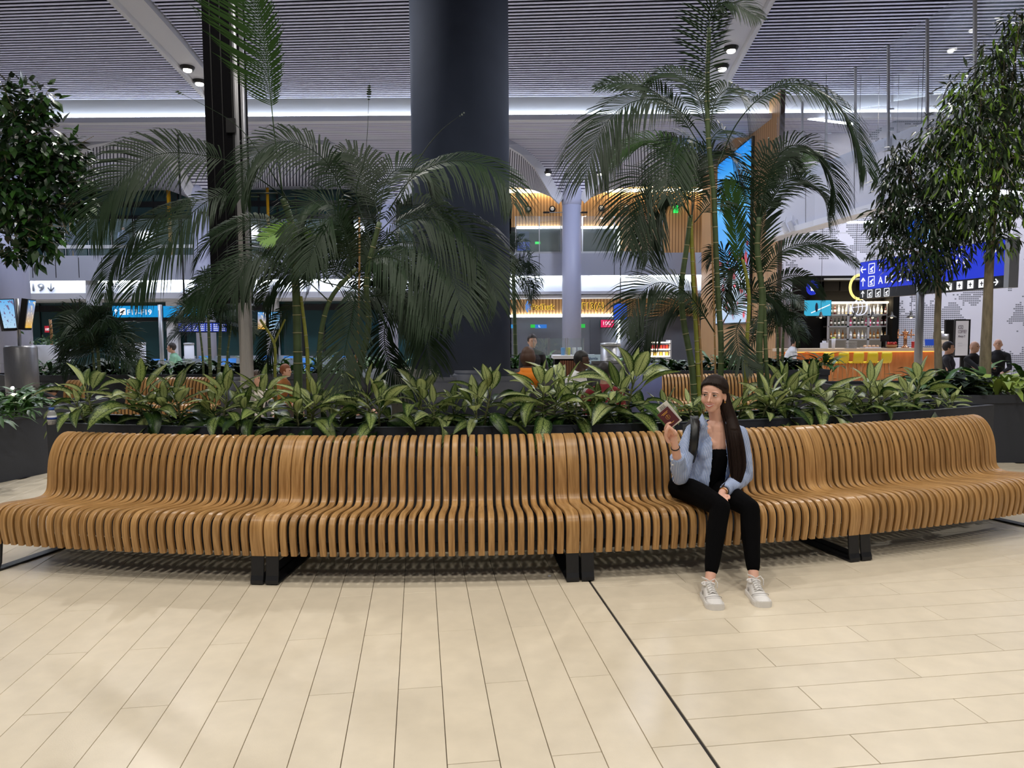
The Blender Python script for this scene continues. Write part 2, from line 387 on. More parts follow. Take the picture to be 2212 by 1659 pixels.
def bench_leg():
    """flat-bar sled: raked front upright, rounded toe, runner on the floor, rear upright"""
    path = [(.10, .405), (.055, .40), (.045, .38), (.012, .06), (.000, .028), (-.004, .012), (.02, .008), (.10, .008), (.50, .008), (.60, .009), (.63, .03), (.60, .38)]
    wd = .084; th = .014; m = MB(); rings = []
    for i, (d, z) in enumerate(path):
        a = path[max(0, i-1)]; b = path[min(len(path)-1, i+1)]; t = Vector((b[0]-a[0], b[1]-a[1])).normalized(); n = Vector((-t.y, t.x))
        rings.append([(x, -RF+d+n.x*y, max(0.001, z+n.y*y)) for x, y in ((-wd/2, -th/2), (wd/2, -th/2), (wd/2, th/2), (-wd/2, th/2))])
    vs = [q for r in rings for q in r]; fs = [(3, 2, 1, 0), tuple((len(path)-1)*4+k for k in range(4))]
    for i in range(len(path)-1):
        for k in range(4): fs.append((i*4+k, i*4+(k+1) % 4, (i+1)*4+(k+1) % 4, (i+1)*4+k))
    m.add(vs, fs); me = m.mesh('leg', m_steel); bevel(me, .003, 1, 50); return me
me_leg = bench_leg()
BL = ['curved slatted oak bench section at the far left, its end showing', 'slatted oak bench section in the middle, left of the seated woman, under no one',
      'slatted oak bench section that the woman in the blue shirt sits on', 'slatted oak bench section at the right end, seat running out of frame']
for k in range(4):
    t0, t1 = TH[k], TH[k+1]; tm = (t0+t1)/2
    B = thing('slatted_bench', BL[k], 'bench', polar(RF, tm, 0), 'curved oak bench sections')
    wa = .048/RF
    ts = [t0+wa, t1-wa]; n = 29; s0 = t0+.098/RF; s1 = t1-.098/RF
    for th in ts: obj('wide_slat', me_wide, B, T(CC)@Rz(th))
    for i in range(n): obj('slat', me_narrow, B, T(CC)@Rz(s0+(s1-s0)*(i+.5)/n))
    for th in (t0+.050/RF, t1-.050/RF): obj('leg', me_leg, B, T(CC)@Rz(th))
    arc_strip(RF-.50, RF-.10, .385, .397, t0+.004, t1-.004).build('seat_rail', m_steel, B)
    arc_strip(RF-.545, RF-.535, .68, .75, t0+.004, t1-.004).build('back_rail', m_steel, B)
    arc_strip(RF-.085, RF-.07, .20, .26, t0+.004, t1-.004).build('front_rail', m_steel, B)
# ================================================================== curved planter behind the bench
m_planter = pm('planter_paint', (54, 58, 67), rough=.48, metal=.1, noise=(60, .06), bump=(300, .03))
m_soil = pm('soil', (38, 29, 23), rough=.95, noise=(30, .4), bump=(40, .8))
PR0, PR1, PH = 10.97, 10.32, .915; PT0, PT1 = -.2885, .508
pl = thing('curved_planter', 'long curved dark grey metal planter directly behind the oak bench', 'planter', polar(PR0, .1, 0))
arc_strip(PR0-.012, PR0, 0.0, PH, PT0, PT1, 48).build('front_panel', m_planter, pl)
arc_strip(PR1, PR1+.012, 0.0, PH, PT0, PT1, 48).build('back_panel', m_planter, pl)
arc_strip(PR0-.045, PR0+.002, PH-.006, PH+.002, PT0, PT1, 48).build('rim', m_planter, pl)
arc_strip(PR1, PR1+.045, PH-.006, PH+.002, PT0, PT1, 48).build('rim', m_planter, pl)
for th in (PT0, PT1): arc_strip(PR1, PR0, 0.0, PH, th-.0006, th+.0006, 1).build('end_panel', m_planter, pl)
arc_strip(PR1+.01, PR0-.01, PH-.4, PH-.10, PT0+.002, PT1-.002, 48).build('soil', m_soil, pl)
# ================================================================== ceiling of the near hall
m_white = pm('white_paint', (214, 216, 224), rough=.6)
m_grey = pm('light_grey_panel', (176, 178, 188), rough=.55)
m_void = pm('ceiling_void', (14, 14, 26), rough=.95, spec=.1)
m_cslat = pm('ceiling_slat_paint', (196, 201, 232), rough=.5)
m_led = emis('led_strip', (235, 245, 255), 16.0)
m_ledw = emis('led_strip_warm', (255, 230, 190), 16.0)
m_black = pm('black_satin', (12, 12, 14), rough=.4)
m_glassd = pm('dark_glass', (34, 64, 66), rough=.08, spec=.8)
CZ = 9.4
c = MB(); c.box((0, 9.2, 9.85), (64, 31, .1)); ceiling = struct(c.build('ceiling', m_void)); WORLD_PARENTS.add(ceiling.name)
c = MB(); c.box((0, 2.5, 9.5), (64, 18, .12)); c.build('plain_panel', m_grey, ceiling)
def onbeam(pl, Y):                    # x on a beam edge (list of (X,Y)) at distance Y
    for (xa, ya), (xb, yb) in zip(pl[:-1], pl[1:]):
        if min(ya, yb) <= Y <= max(ya, yb): return xa+(xb-xa)*(Y-ya)/(yb-ya)
    (xa, ya), (xb, yb) = (pl[0], pl[1]) if abs(Y-pl[0][1]) < abs(Y-pl[-1][1]) else (pl[-2], pl[-1])
    return xa+(xb-xa)*(Y-ya)/(yb-ya)
def onc(px): return [tuple(G(x, y, CZ-.12)[:2]) for x, y in px]
bl0 = onc([(222, -10), (340, 108), (449, 222)]); bl1 = onc([(303, -10), (380, 75), (478, 195)])
br0 = onc([(1606, -10), (1566, 75), (1525, 163), (1500, 212)]); br1 = onc([(1680, -10), (1634, 75), (1592, 150), (1560, 212)])
me_s = {}
for k in range(66):                                   # the slats fan slightly towards the near end of the bay
    Y = 24.18-.18*k; sk = -.055*min(1, (24.18-Y)/7)
    for a, b in ((-31, onbeam(bl0, Y-.1)), (onbeam(bl1, Y-.1), onbeam(br0, Y)), (onbeam(br1, Y), 31)):
        s = MB(); s.bar((a, Y+sk*(a+3), CZ+.01), (b, Y+sk*(b+3), CZ+.01), .084, .014); s.build('slat', m_cslat, ceiling)
for e0, e1 in ((bl0, bl1), (br0, br1)):
    ys = [12+12.35*i/10 for i in range(11)]
    s = MB(); top = []; 
    rows = [[(onbeam(e0, y), y, CZ+.1), (onbeam(e0, y), y, CZ-.14), (onbeam(e0, y)+.12, y, CZ-.14), (onbeam(e0, y)+.16, y, CZ-.05),
             (onbeam(e1, y)-.16, y, CZ-.05), (onbeam(e1, y)-.12, y, CZ-.14), (onbeam(e1, y), y, CZ-.14), (onbeam(e1, y), y, CZ+.1)] for y in ys]
    s.grid(rows); s.build('rib_beam', m_grey, ceiling)
def downlight(pos, r, label, lit=1.0, tilt=(0, 0, -1)):
    t = thing('ceiling_downlight', label, 'ceiling light', pos)
    a = MB(); a.lathe([(r*.9, .10), (r*.9, 0), (r*1.25, 0), (r*1.25, -.02), (r*1.0, -.10), (r*.9, -.10), (r*.8, .02)], 24, pos); a.build('trim_ring', m_black, t)
    b = MB(); b.lathe([(r*.6, .05), (r*.74, -.11), (r*.6, -.135), (.001, -.135)], 20, Vector(pos)+Vector((0, -.01, -.01))); b.build('lens', emis('lamp_lens', (255, 248, 235), 9*lit), t)
    return t
for (x, y), lb in zip([(405, 144), (431, 174), (453, 203)], ['leftmost of three recessed downlights in left white ceiling beam', 'middle of three recessed downlights in left white ceiling beam', 'recessed downlight in left white beam, half hidden by black pylon']):
    downlight(G(x, y, CZ-.05), .16, lb)
for (x, y), lb in zip([(1579, 102), (1560, 142)], ['upper of two recessed downlights in the right curved ceiling beam', 'lower of two recessed downlights in the right curved ceiling beam']):
    downlight(G(x, y, CZ-.05), .16, lb)
# cove fascia with LED line closing the near ceiling
zf = P(1000, 250, 24.6).z
f = MB(); f.box((0, 24.80, (9.75+zf)/2), (64, .12, 9.75-zf)); trim1 = struct(f.build('trim_1', m_white)); WORLD_PARENTS.add(trim1.name)
f = MB(); f.box((0, 24.62, zf-.10), (64, .30, .17)); f.build('lip', m_grey, trim1)
f = MB(); f.box((0, 24.66, zf+.0), (64, .08, .06)); f.build('led_strip', m_led, trim1)
# ================================================================== far ceiling with arches on columns
zn = zf-.19; zr = 8.1
m_fine = stripes('fine_ceiling_slats', (200, 202, 220), (70, 70, 96), 1, .135, .55, coords='Object')
s = MB(); s.grid([[(-40, 24.7, zn), (13, 24.7, zn)], [(-40, 27.0, zn+.05), (13, 27.0, zn+.05)]]); fc = struct(s.build('ceiling_far', m_fine)); WORLD_PARENTS.add(fc.name)
s = MB(); s.box((-8, 37.5, 9.3), (70, 8, .2)); s.build('upper_soffit', m_white, fc)
YC = 33.0
def pts(l): return [P(*q) for q in l]
def ribband(l, w=.5, name='arch_rib'):
    q = pts(l); m = MB(); up = []; lo = []
    for i, a in enumerate(q):
        t = (q[min(i+1, len(q)-1)]-q[max(i-1, 0)]).normalized(); n = Vector((0, 1, 0)).cross(t).normalized()
        up.append([a+n*w/2+Vector((0, .3, 0)), a+n*w/2, a-n*w/2, a-n*w/2+Vector((0, .3, 0))])
    m.grid(up); return m.build(name, m_grey, fc)
def vault(la, lb, mat, name='vault_panel', nv=8):
    A, B = pts(la), pts(lb); m = MB(); m.grid([[a.lerp(b, k/nv) for a in A] if False else [a.lerp(b, k/nv) for a, b in zip(A, B)] for k in range(nv+1)], (1, 1))
    return m.build(name, mat, fc)
m_vs = stripes('vault_slats', (186, 187, 200), (52, 52, 70), 0, .022, .55, coords='UV')
def arch(cx, cy, wl, wr, hl, hr):
    """ribs springing from a column top at pixel cx; slatted web between them, vaults outside"""
    fr_ = ((.10, 0, -.3), (.18, .11, -.6), (.28, .36, -1.3), (.38, .58, -2.1), (.53, .78, -3.2), (.72, .93, -4.6), (1.0, 1.0, -6.2)); side = []
    for sg_, w_, h_ in ((-1, wl, hl), (1, wr, hr)):
        A = [(cx+sg_*w_*u, cy-h_*v, YC+d) for u, v, d in fr_]; side.append(A)
        ribband(A)
        vault(A, [(cx+sg_*w_*u, cy-v, YC+1.8) for u, v in ((.13, -4), (.22, 4), (.32, 12), (.42, 19), (.55, 24), (.74, 27), (1.0, 28))], m_vs)
    m = MB(); L_, R_ = pts([(x, y, d+.12) for x, y, d in side[0]]), pts([(x, y, d+.12) for x, y, d in side[1]])
    m.grid([[a, b] for a, b in zip(L_, R_)]); m.build('web_panel', m_fine, fc)
for cx in (1235, 840, 447, 52, 1630): arch(cx, 430, 198, 198, 140, 140)
m_col = pm('column_paint', (150, 154, 178), rough=.5)
def column(px, w, label, Y=YC, ytop=420, cap=True):
    b = P(px, 760, Y); r = PX(w, Y)/2; top = P(px, ytop, Y).z
    t = thing('round_column', label, 'column', (b.x, Y, 0), 'white columns along the far facade')
    m = MB(); m.lathe([(r, 0), (r, top-.5)], 32, (b.x, Y, 0)); m.build('shaft', m_col, t, True)
    m = MB(); m.lathe([(r, top-.5), (r*1.06, top-.3), (r*1.5, top+.05), (r*1.9, top+.25)] if cap else [(r, top-.5), (r, top)], 32, (b.x, Y, 0)); m.build('capital', m_col, t, True)
    return t
column(1235, 41, 'white column between the two halves of the wooden upper wall')
column(840, 41, 'white column mostly hidden behind the left palm clump')
column(447, 40, 'white column just left of the tall black pylon')
column(36, 62, 'broad white column at the left edge behind the screen totem', 24.0, 300, False)
for (x, y), lb in zip([(1184, 371), (1296, 371)], ['small bright spotlight on the arch rib left of the far white column', 'small bright spotlight on the arch rib right of the far white column']):
    downlight(P(x, y, YC-2.2), .13, lb)
for x, lb in ((1180, 'flat black uplight fitting left of the far white column head'), (1262, 'flat black uplight fitting right of the far white column head'), (438, 'flat black uplight fitting on the white column by the pylon')):
    q = P(x, 459, YC-.3 if x != 438 else YC-.5); t = thing('column_uplight', lb, 'light fitting', q); rounded_box(q, (.30, .16, .07), .02).build('housing', m_black, t, True)
    e_ = P(1235 if x > 1000 else 447, 459, YC); m = MB(); m.bar(q, e_, .04, .03); m.build('arm', m_black, t)
# ================================================================== big dark column and black pylon
m_dcol = pm('dark_column_cladding', (58, 66, 84), rough=.8, noise=(3, .06), spec=.08)
YB = 12.6; b = P(1000, 800, YB); r = PX(206, YB)/2
t = thing('dark_column', 'massive round dark navy column in the middle of the hall', 'column', (b.x, YB, 0))
m = MB(); m.lathe([(r, 0), (r, 9.6)], 64, (b.x, YB, 0)); m.build('cladding', m_dcol, t, True)
m = MB(); m.lathe([(r+.03, 0), (r+.03, .18), (r+.005, .19)], 64, (b.x, YB, 0)); m.build('plinth', m_black, t, True)
YPy = 8.4
t = thing('sign_pylon', 'tall black pylon on a brushed metal mast behind the left palms', 'pylon', P(530, 850, YPy)*Vector((1, 1, 0)) if False else Vector((P(535, 850, YPy).x, YPy, 0)))
a = P(452, 300, YPy); bb = P(528, 300, YPy); zb = P(490, 655, YPy).z; zt = 7.6
m = MB(); m.box(((a.x+bb.x)/2, YPy+.02, (zb+zt)/2), (bb.x-a.x, .22, zt-zb)); m.build('black_casing', pm('pylon_black', (7, 7, 11), rough=.7, spec=.08), t)
m = MB(); 
for u in (.22, .5, .78): m.box((a.x+(bb.x-a.x)*u, YPy-.093, (zb+zt)/2), (.012, .01, zt-zb))
m.build('seam', m_black, t)
m_brush = pm('brushed_steel', (150, 151, 156), rough=.36, metal=.6, noise=(40, .12, (8, 8, .3)))
x0 = P(534, 780, YPy).x
m = MB(); m.lathe([(PX(14, YPy), 0), (PX(14, YPy), zt)], 20, (x0, YPy-.02, 0)); m.build('mast', m_brush, t, True)
m = MB(); m.box((x0-.06, YPy-.05, P(520, 277, YPy).z), (.10, .14, .16)); m.build('bracket', m_black, t)
# ================================================================== far facade (mezzanine, shopfronts)
YS, YW, YG = 34.0, 38.0, 36.5            # slab edge, upper wall, ground-floor shopfront
def rect(x0, y0, x1, y1, Y, d=.1, m=None):
    a, b = P(x0, y0, Y), P(x1, y1, Y); m = m or MB(); m.box(((a.x+b.x)/2, Y+d/2, (a.z+b.z)/2), (abs(b.x-a.x), d, abs(a.z-b.z))); return m
m_wood = stripes('oak_battens', (196, 152, 98), (140, 100, 58), 0, .16, .62, coords='Object')
m_slab = pm('slab_panel', (150, 154, 170), rough=.35, noise=(.4, .05))
m_lit = pm('lit_white_fascia', (226, 228, 238), rough=.5)
m_pane = glass('balustrade_glass', (170, 195, 195), .10)
m_post = pm('steel_post', (176, 178, 182), rough=.35, metal=.6)
wall_b = struct(rect(-420, 405, 1105, 560, YW, .2).build('wall_back', m_glassd)); WORLD_PARENTS.add(wall_b.name)
for x in (150, 240, 285, 332, 385, 430, 560, 600, 640, 690, 740, 790, 860): rect(x-4, 420, x+4, 556, YW-.08, .1).build('mullion', m_black, wall_b)
for y in (440, 470): rect(-420, y, 1105, y+2, YW-.06, .06).build('transom', m_black, wall_b)
wall_r = struct(rect(1098, 400, 1600, 560, YW, .2).build('wall_back_wood', m_wood)); WORLD_PARENTS.add(wall_r.name)
rect(1100, 409, 1560, 413, YW-.25, .1).build('led_strip', m_ledw, wall_r)
for (x0, x1) in ((1104, 1216), (1256, 1336)):
    rect(x0, 491, x1, 552, YW-.05, .04).build('shop_glazing', pm('shop_glass', (58, 60, 60), rough=.1), wall_r)
    rect(x0+12 if x0 < 1200 else x0, 489, x1+4, 493, YW-.12, .08).build('led_strip', m_led, wall_r)
rect(1335, 489, 1339, 552, YW-.12, .08).build('led_strip', m_led, wall_r)
rect(1117, 500, 1143, 520, YW-.1, .03).build('menu_screen', pm('shop_screen_dark', (20, 24, 40), emit=((30, 44, 90), .5)), wall_r)
rect(1117, 523, 1144, 541, YW-.1, .03).build('menu_screen', emis('shop_screen_blue', (40, 70, 190), .7), wall_r)
t = rect(1156, 522, 1167, 527, YW-.2, .05).build('exit_sign', emis('exit_green', (40, 220, 90), 1.6)); tag(t, 'small lit green exit sign in the upper shop window', 'exit sign')
t = rect(1456, 443, 1465, 459, YW-.15, .15).build('exit_sign', emis('exit_green', (40, 220, 90), 1.6)); tag(t, 'lit green exit sign on the upper wood wall behind palm fronds', 'exit sign')
for x, y in ((1141, 452), (1193, 452), (1299, 450), (1353, 449)):
    q = P(x, y, YW-.02); t = thing('wall_speaker', {1141: 'leftmost round black wall speaker on the upper wood wall', 1193: 'round black wall speaker just left of the white column', 1299: 'round black wall speaker just right of the white column', 1353: 'rightmost round black wall speaker, beside the right palm'}[x], 'speaker', q)
    Mx = T(q)@Matrix.Rotation(pi/2, 4, 'X')
    m = MB(); m.lathe([(.17, 0), (.17, .05), (.12, .05), (.12, 0)], 20); m.build('ring', m_black, t, M=Mx)
    m = MB(); m.sphere((0, .02, .04), .10); m.build('ball', pm('speaker_ball', (205, 205, 205), rough=.4), t, True, M=Mx)
# slab edge, balustrade, lit fascia
tr = struct(rect(-420, 556, 1105, 600, YS, .35).build('trim_2', m_slab)); WORLD_PARENTS.add(tr.name)
tr2 = struct(rect(1105, 548, 1560, 593, YS, .35).build('trim_3', m_slab)); WORLD_PARENTS.add(tr2.name)
m = MB(); m.box((-8, (YS+YW)/2+.3, P(600, 556, YS).z-.15), (60, YW-YS, .25)); m.build('mezzanine_floor', m_grey, tr)
for x0, x1, y in ((-420, 1105, 601), (1105, 1560, 594)):
    par = tr if x0 < 0 else tr2
    rect(x0, y+2, x1, y+36, YS+.55, .1).build('lit_fascia', m_lit, par)
    rect(x0, y-1, x1, y+3, YS+.30, .06).build('led_strip', m_led, par)
    rect(x0, y+36, x1, y+39, YS+.30, .5).build('lower_edge', m_grey, par)
for x in list(range(-30, 1100, 50)):
    if x < 60: continue
    rect(x-.4, 556, x+.4, 600, YS-.01, .02).build('panel_joint', m_black, tr)
for x in (1165, 1327, 1378): rect(x-.5, 548, x+.5, 593, YS-.01, .02).build('panel_joint', m_black, tr2)
bal = thing('glass_balustrade', 'glass balustrade with steel posts along the left mezzanine edge', 'balustrade', P(300, 556, YS-.1))
xs = [92, 140, 190, 240, 290, 340, 390, 436, 560, 610, 660, 710, 760, 810, 860, 910]
for x in xs: rect(x-1.6, 473, x+1.6, 556, YS+.10, .05).build('post', m_post, bal)
for a, b2 in zip(xs[:-1], xs[1:]): rect(a+2, 473, b2-2, 554, YS+.12, .02).build('pane', m_pane, bal)
rect(90, 530, 915, 532, YS+.06, .04).build('handrail', m_post, bal)
bal = thing('glass_balustrade', 'glass balustrade in front of the wooden upper wall', 'balustrade', P(1300, 548, YS-.1))
xs = [1114, 1165, 1212, 1258, 1327, 1378, 1430]
for x in xs: rect(x-1.3, 467, x+1.3, 548, YS+.10, .05).build('post', m_post, bal)
for a, b2 in zip(xs[:-1], xs[1:]): rect(a+1.5, 467, b2-1.5, 546, YS+.12, .02).build('pane', m_pane, bal)
rect(1112, 544, 1430, 547, YS+.06, .04).build('handrail', m_post, bal)
# yellow steel props seen through the glazing
m_yel = pm('yellow_paint', (232, 172, 22), rough=.5)
for (x0, y0, x1, y1, lb) in ((364, 420, 370, 552, 'yellow steel prop standing in front of the left upper glazing'), (578, 425, 581, 530, 'thin yellow prop behind palm fronds right of the pylon'), (152, 462, 157, 520, 'yellow prop half hidden by the ficus crown')):
    A_, B_ = P(x0, y0, YW-.6), P(x1, y1, YW-.6); A_.z = 9.17; B_.z = P(600, 556, YS).z-.03; m = MB(); m.tube([A_, A_.lerp(B_, .5), B_], PX(4, YW) if x0 != 578 else PX(3, YW), 10)
    tag(m.build('yellow_prop', m_yel, None, True), lb, 'post')
# ground floor shopfront
wall_g = struct(rect(-420, 640, 1105, 800, YG, .2).build('wall_back_ground', m_glassd)); WORLD_PARENTS.add(wall_g.name)
for x in (88, 138, 268, 345, 400, 520, 585, 655, 700, 760, 830): rect(x-4, 655, x+4, 800, YG-.08, .1).build('mullion', m_black, wall_g)
rect(-420, 664, 1105, 667, YG-.06, .06).build('transom', m_black, wall_g)
for x in (372, 588): rect(x-15, 640, x+15, 800, YG-.6, .3).build('pier', m_white, wall_g)
m = MB(); m.box((-14, (YS+YG)/2+.6, P(600, 655, YG).z+.15), (46, 2.4, .12)); m.build('soffit', m_white, wall_g)
wall_s = struct(rect(1098, 682, 1600, 800, YG, .2).build('wall_back_shop', pm('shop_front_grey', (96, 98, 106), rough=.25, noise=(.6, .12)))); WORLD_PARENTS.add(wall_s.name)
rect(1098, 644, 1600, 682, YG-.5, .3).build('wood_band', m_wood, wall_s)
rect(1098, 680, 1330, 684, YG-.6, .06).build('led_strip', m_led, wall_s)
rect(1335, 690, 1339, 745, YG-.3, .06).build('led_strip', m_led, wall_s)
zsof = P(1200, 635, YS+.85).z
for k in range(30):
    a = P(1102+k*11, 635, YS+.85); m = MB(); m.bar((a.x, YS+.82, zsof), (a.x-.25, YG-.3, zsof), .10, .10); m.build('soffit_fin', m_white, wall_s)
m = MB(); m.box((5, (YS+.9+YG)/2, zsof+.12), (12, YG-YS-.9, .08)); m.build('soffit', m_void, wall_s)
rect(1275, 690, 1297, 770, YG-.1, .08).build('door_leaf', pm('shop_door', (70, 72, 80), rough=.3), wall_s)
# lettering on the wood band
m_letY = pm('halo_letter_yellow', (120, 90, 40), emit=((255, 214, 80), .9)); m_letD = pm('letter_dark', (58, 46, 34), rough=.5)
def sign_text(body, px, py, hpx, Y, mat, label, name='wall_lettering', parent=None, w=None, dep=.02, bold=0.0):
    h = PX(hpx, Y)/.69; me = text_mesh(body, h, dep, mat, 'lettering', bold=bold)
    if w:
        ww = max(v.co.x for v in me.vertices)-min(v.co.x for v in me.vertices); k = PX(w, Y)/ww
        for v in me.vertices: v.co.x *= k
    o = P(px, py, Y); M = frame(o, (1, 0, 0), (0, 0, 1))
    ob = obj(name, me, parent, M)
    if parent is None: tag(ob, label, 'lettering')
    return ob
t = thing('shop_sign', 'backlit gold F13(A) lettering on the wood band right of the white column', 'sign', P(1280, 668, YG-.55))
sign_text('F13(A)', 1256, 668, 14, YG-.60, m_letY, '', 'halo', t, 50, .01, .02); sign_text('F13(A)', 1257, 668, 13.5, YG-.66, m_letD, '', 'lettering', t, 48)
t = thing('shop_sign', 'backlit BtcTurk lettering with blue knot logo on the wood band', 'sign', P(1160, 668, YG-.55))
sign_text('BtcTurk', 1148, 669, 11.5, YG-.60, m_letY, '', 'halo', t, 51, .01, .02); sign_text('BtcTurk', 1149, 669, 11, YG-.66, m_letD, '', 'lettering', t, 49)
m = MB()
for a in (-60, -20, 20, 60):
    q = P(1134, 663, YG-.64); d = Vector((cos(radians(a)), 0, sin(radians(a))))
    m.tube([q+d*.05, q+d*.28+Vector((0, 0, .06)), q+d*.30, q+d*.24-Vector((0, 0, .05)), q+d*.05], .022, 6)
m.build('logo', emis('logo_blue', (90, 150, 230), .9), t)
def screen(x0, y0, x1, y1, Y, col, strength, name, label, cat='screen', txt=None, frame_=True, tmat=None, th=.06):
    a, b2 = P(x0, y0, Y), P(x1, y1, Y); t = thing(name, label, cat, ((a.x+b2.x)/2, Y, min(a.z, b2.z)))
    if frame_: rect(x0-1, y0-1, x1+1, y1+1, Y+.005, th).build('casing', m_black, t)
    rect(x0, y0, x1, y1, Y-.012, .012).build('display', emis('disp_%d_%d_%d_%s' % (*col, strength), col, strength), t)
    for (s, px, py, h, w) in (txt or []): sign_text(s, px, py, h, Y-.03, tmat or emis('text_white', (245, 245, 250), 1.2), '', 'lettering', t, w, .004)
    return t
screen(1298, 691, 1326, 707, YG-.4, (225, 30, 96), 1.0, 'wall_display', 'bright magenta 100C display beside the shop entrance', txt=[('100', 1301, 702, 7.5, 15), ('C*', 1316, 702, 7.5, 8), ('--------', 1303, 705, 2, 16)])
screen(1146, 701, 1156, 708, YG-.3, (40, 190, 70), 1.0, 'exit_sign', 'small green lit sign in the lower shop left of the column', 'exit sign', frame_=False)
screen(1156, 701, 1181, 709, YG-.3, (46, 120, 210), .9, 'gate_sign', 'small blue lit sign in the lower shop beside a green one', 'sign', txt=[('L', 1163, 707, 5, 4)], frame_=False)
screen(1254, 700, 1264, 708, YG-.3, (40, 190, 70), 1.0, 'exit_sign', 'small green lit sign just right of the white column', 'exit sign', frame_=False)
screen(1104, 701, 1111, 709, YG-.3, (50, 150, 220), .9, 'gate_sign', 'tiny blue lit sign at the edge of the dark column', 'sign', frame_=False)
t = screen(1326, 656, 1354, 690, 27.0, (46, 92, 224), .8, 'hanging_display', 'blue hanging display in front of the wood band behind palm fronds', 'screen'); q = P(1340, 656, 27.03); m = MB(); m.bar(q, (q.x, q.y, 8.9), .03); m.build('hanger', m_black, t)
for x0, x1 in ((184, 213), (515, 545)): rect(x0, 601, x1, 660, YS+.25, .3).build('fascia_pier', m_grey, tr)
# "19 arrow" on the lit fascia
t = thing('gate_lettering', 'grey 19 with a down arrow on the lit white fascia at left', 'lettering', P(95, 630, YS+.5))
m_gl = pm('grey_letter', (86, 88, 96), rough=.5)
sign_text('19', 64, 629, 17, YS+.52, m_gl, '', 'lettering', t, 25)
m = MB(); a = P(110, 609, YS+.5); b2 = P(110, 629, YS+.5)
m.bar(a, b2, .055, .02, up=(0, 1, 0)); m.bar(b2, P(103, 621, YS+.5), .055, .02, up=(0, 1, 0)); m.bar(b2, P(117, 621, YS+.5), .055, .02, up=(0, 1, 0)); m.build('arrow', m_gl, t)
# ================================================================== long wood wall with the tall screen (runs away from the camera)
XW = 8.72
wr = MB(); wr.box((XW+.05, (23.7+33.2)/2, 4.7), (.1, 9.5, 9.4)); 
m_woodY = stripes('oak_battens_y', (186, 146, 102), (150, 112, 72), 1, .2, .75, coords='Object')
wall_right = struct(wr.build('wall_right', m_woodY)); WORLD_PARENTS.add(wall_right.name)
m = MB(); m.box((XW+.05, 23.66, 4.7), (.14, .06, 9.4)); m.build('end_trim', pm('bronze_trim', (62, 46, 34), rough=.4), wall_right)
def led_wall():
    m = bpy.data.materials.new('led_wall_image'); m.use_nodes = True; N = m.node_tree.nodes; L = m.node_tree.links; b = N['Principled BSDF']
    tc = N.new('ShaderNodeTexCoord'); sp = N.new('ShaderNodeSeparateXYZ'); L.new(tc.outputs['UV'], sp.inputs[0])
    cr = N.new('ShaderNodeValToRGB'); L.new(sp.outputs[1], cr.inputs[0]); e = cr.color_ramp.elements
    e[0].position = 0; e[0].color = (*srgb(180, 205, 235), 1); e[1].position = 1; e[1].color = (*srgb(30, 140, 240), 1)
    for p_, c_ in ((.25, (205, 222, 240)), (.34, (90, 170, 240)), (.6, (60, 165, 245)), (.72, (70, 190, 250))): q = e.new(p_); q.color = (*srgb(c_), 1)
    nz = N.new('ShaderNodeTexNoise'); nz.inputs['Scale'].default_value = 5; nz.inputs['Detail'].default_value = 6
    mp = N.new('ShaderNodeMapping'); mp.inputs['Scale'].default_value = (1.2, 3, 1); L.new(tc.outputs['UV'], mp.inputs[0]); L.new(mp.outputs[0], nz.inputs[0])
    th = N.new('ShaderNodeValToRGB'); th.color_ramp.elements[0].position = .56; th.color_ramp.elements[1].position = .62; L.new(nz.outputs[0], th.inputs[0])
    ms = N.new('ShaderNodeMath'); ms.operation = 'LESS_THAN'; ms.inputs[1].default_value = .45; L.new(sp.outputs[1], ms.inputs[0])
    mu = N.new('ShaderNodeMath'); mu.operation = 'MULTIPLY'; L.new(th.outputs[0], mu.inputs[0]); L.new(ms.outputs[0], mu.inputs[1])
    mx = N.new('ShaderNodeMix'); mx.data_type = 'RGBA'; L.new(mu.outputs[0], mx.inputs['Factor']); L.new(cr.outputs[0], mx.inputs[6]); mx.inputs[7].default_value = (*srgb(225, 70, 90), 1)
    b.inputs['Base Color'].default_value = (0, 0, 0, 1); L.new(mx.outputs[2], b.inputs['Emission Color']); b.inputs['Emission Strength'].default_value = 1.0
    return m
ya, yb = 30.4, 26.2; zt = 8.55; zb = 2.0
t = thing('led_wall_screen', 'tall bright blue advertising screen on the wood wall behind the right palm', 'screen', (XW, 28.3, zb))
m = MB(); m.box((XW-.05, (ya+yb)/2, (zt+zb)/2), (.1, ya-yb+.12, zt-zb+.12)); m.build('casing', m_black, t)
m = MB(); m.quad((XW-.106, ya, zb), (XW-.106, yb, zb), (XW-.106, yb, zt), (XW-.106, ya, zt)); m.build('display', led_wall(), t)
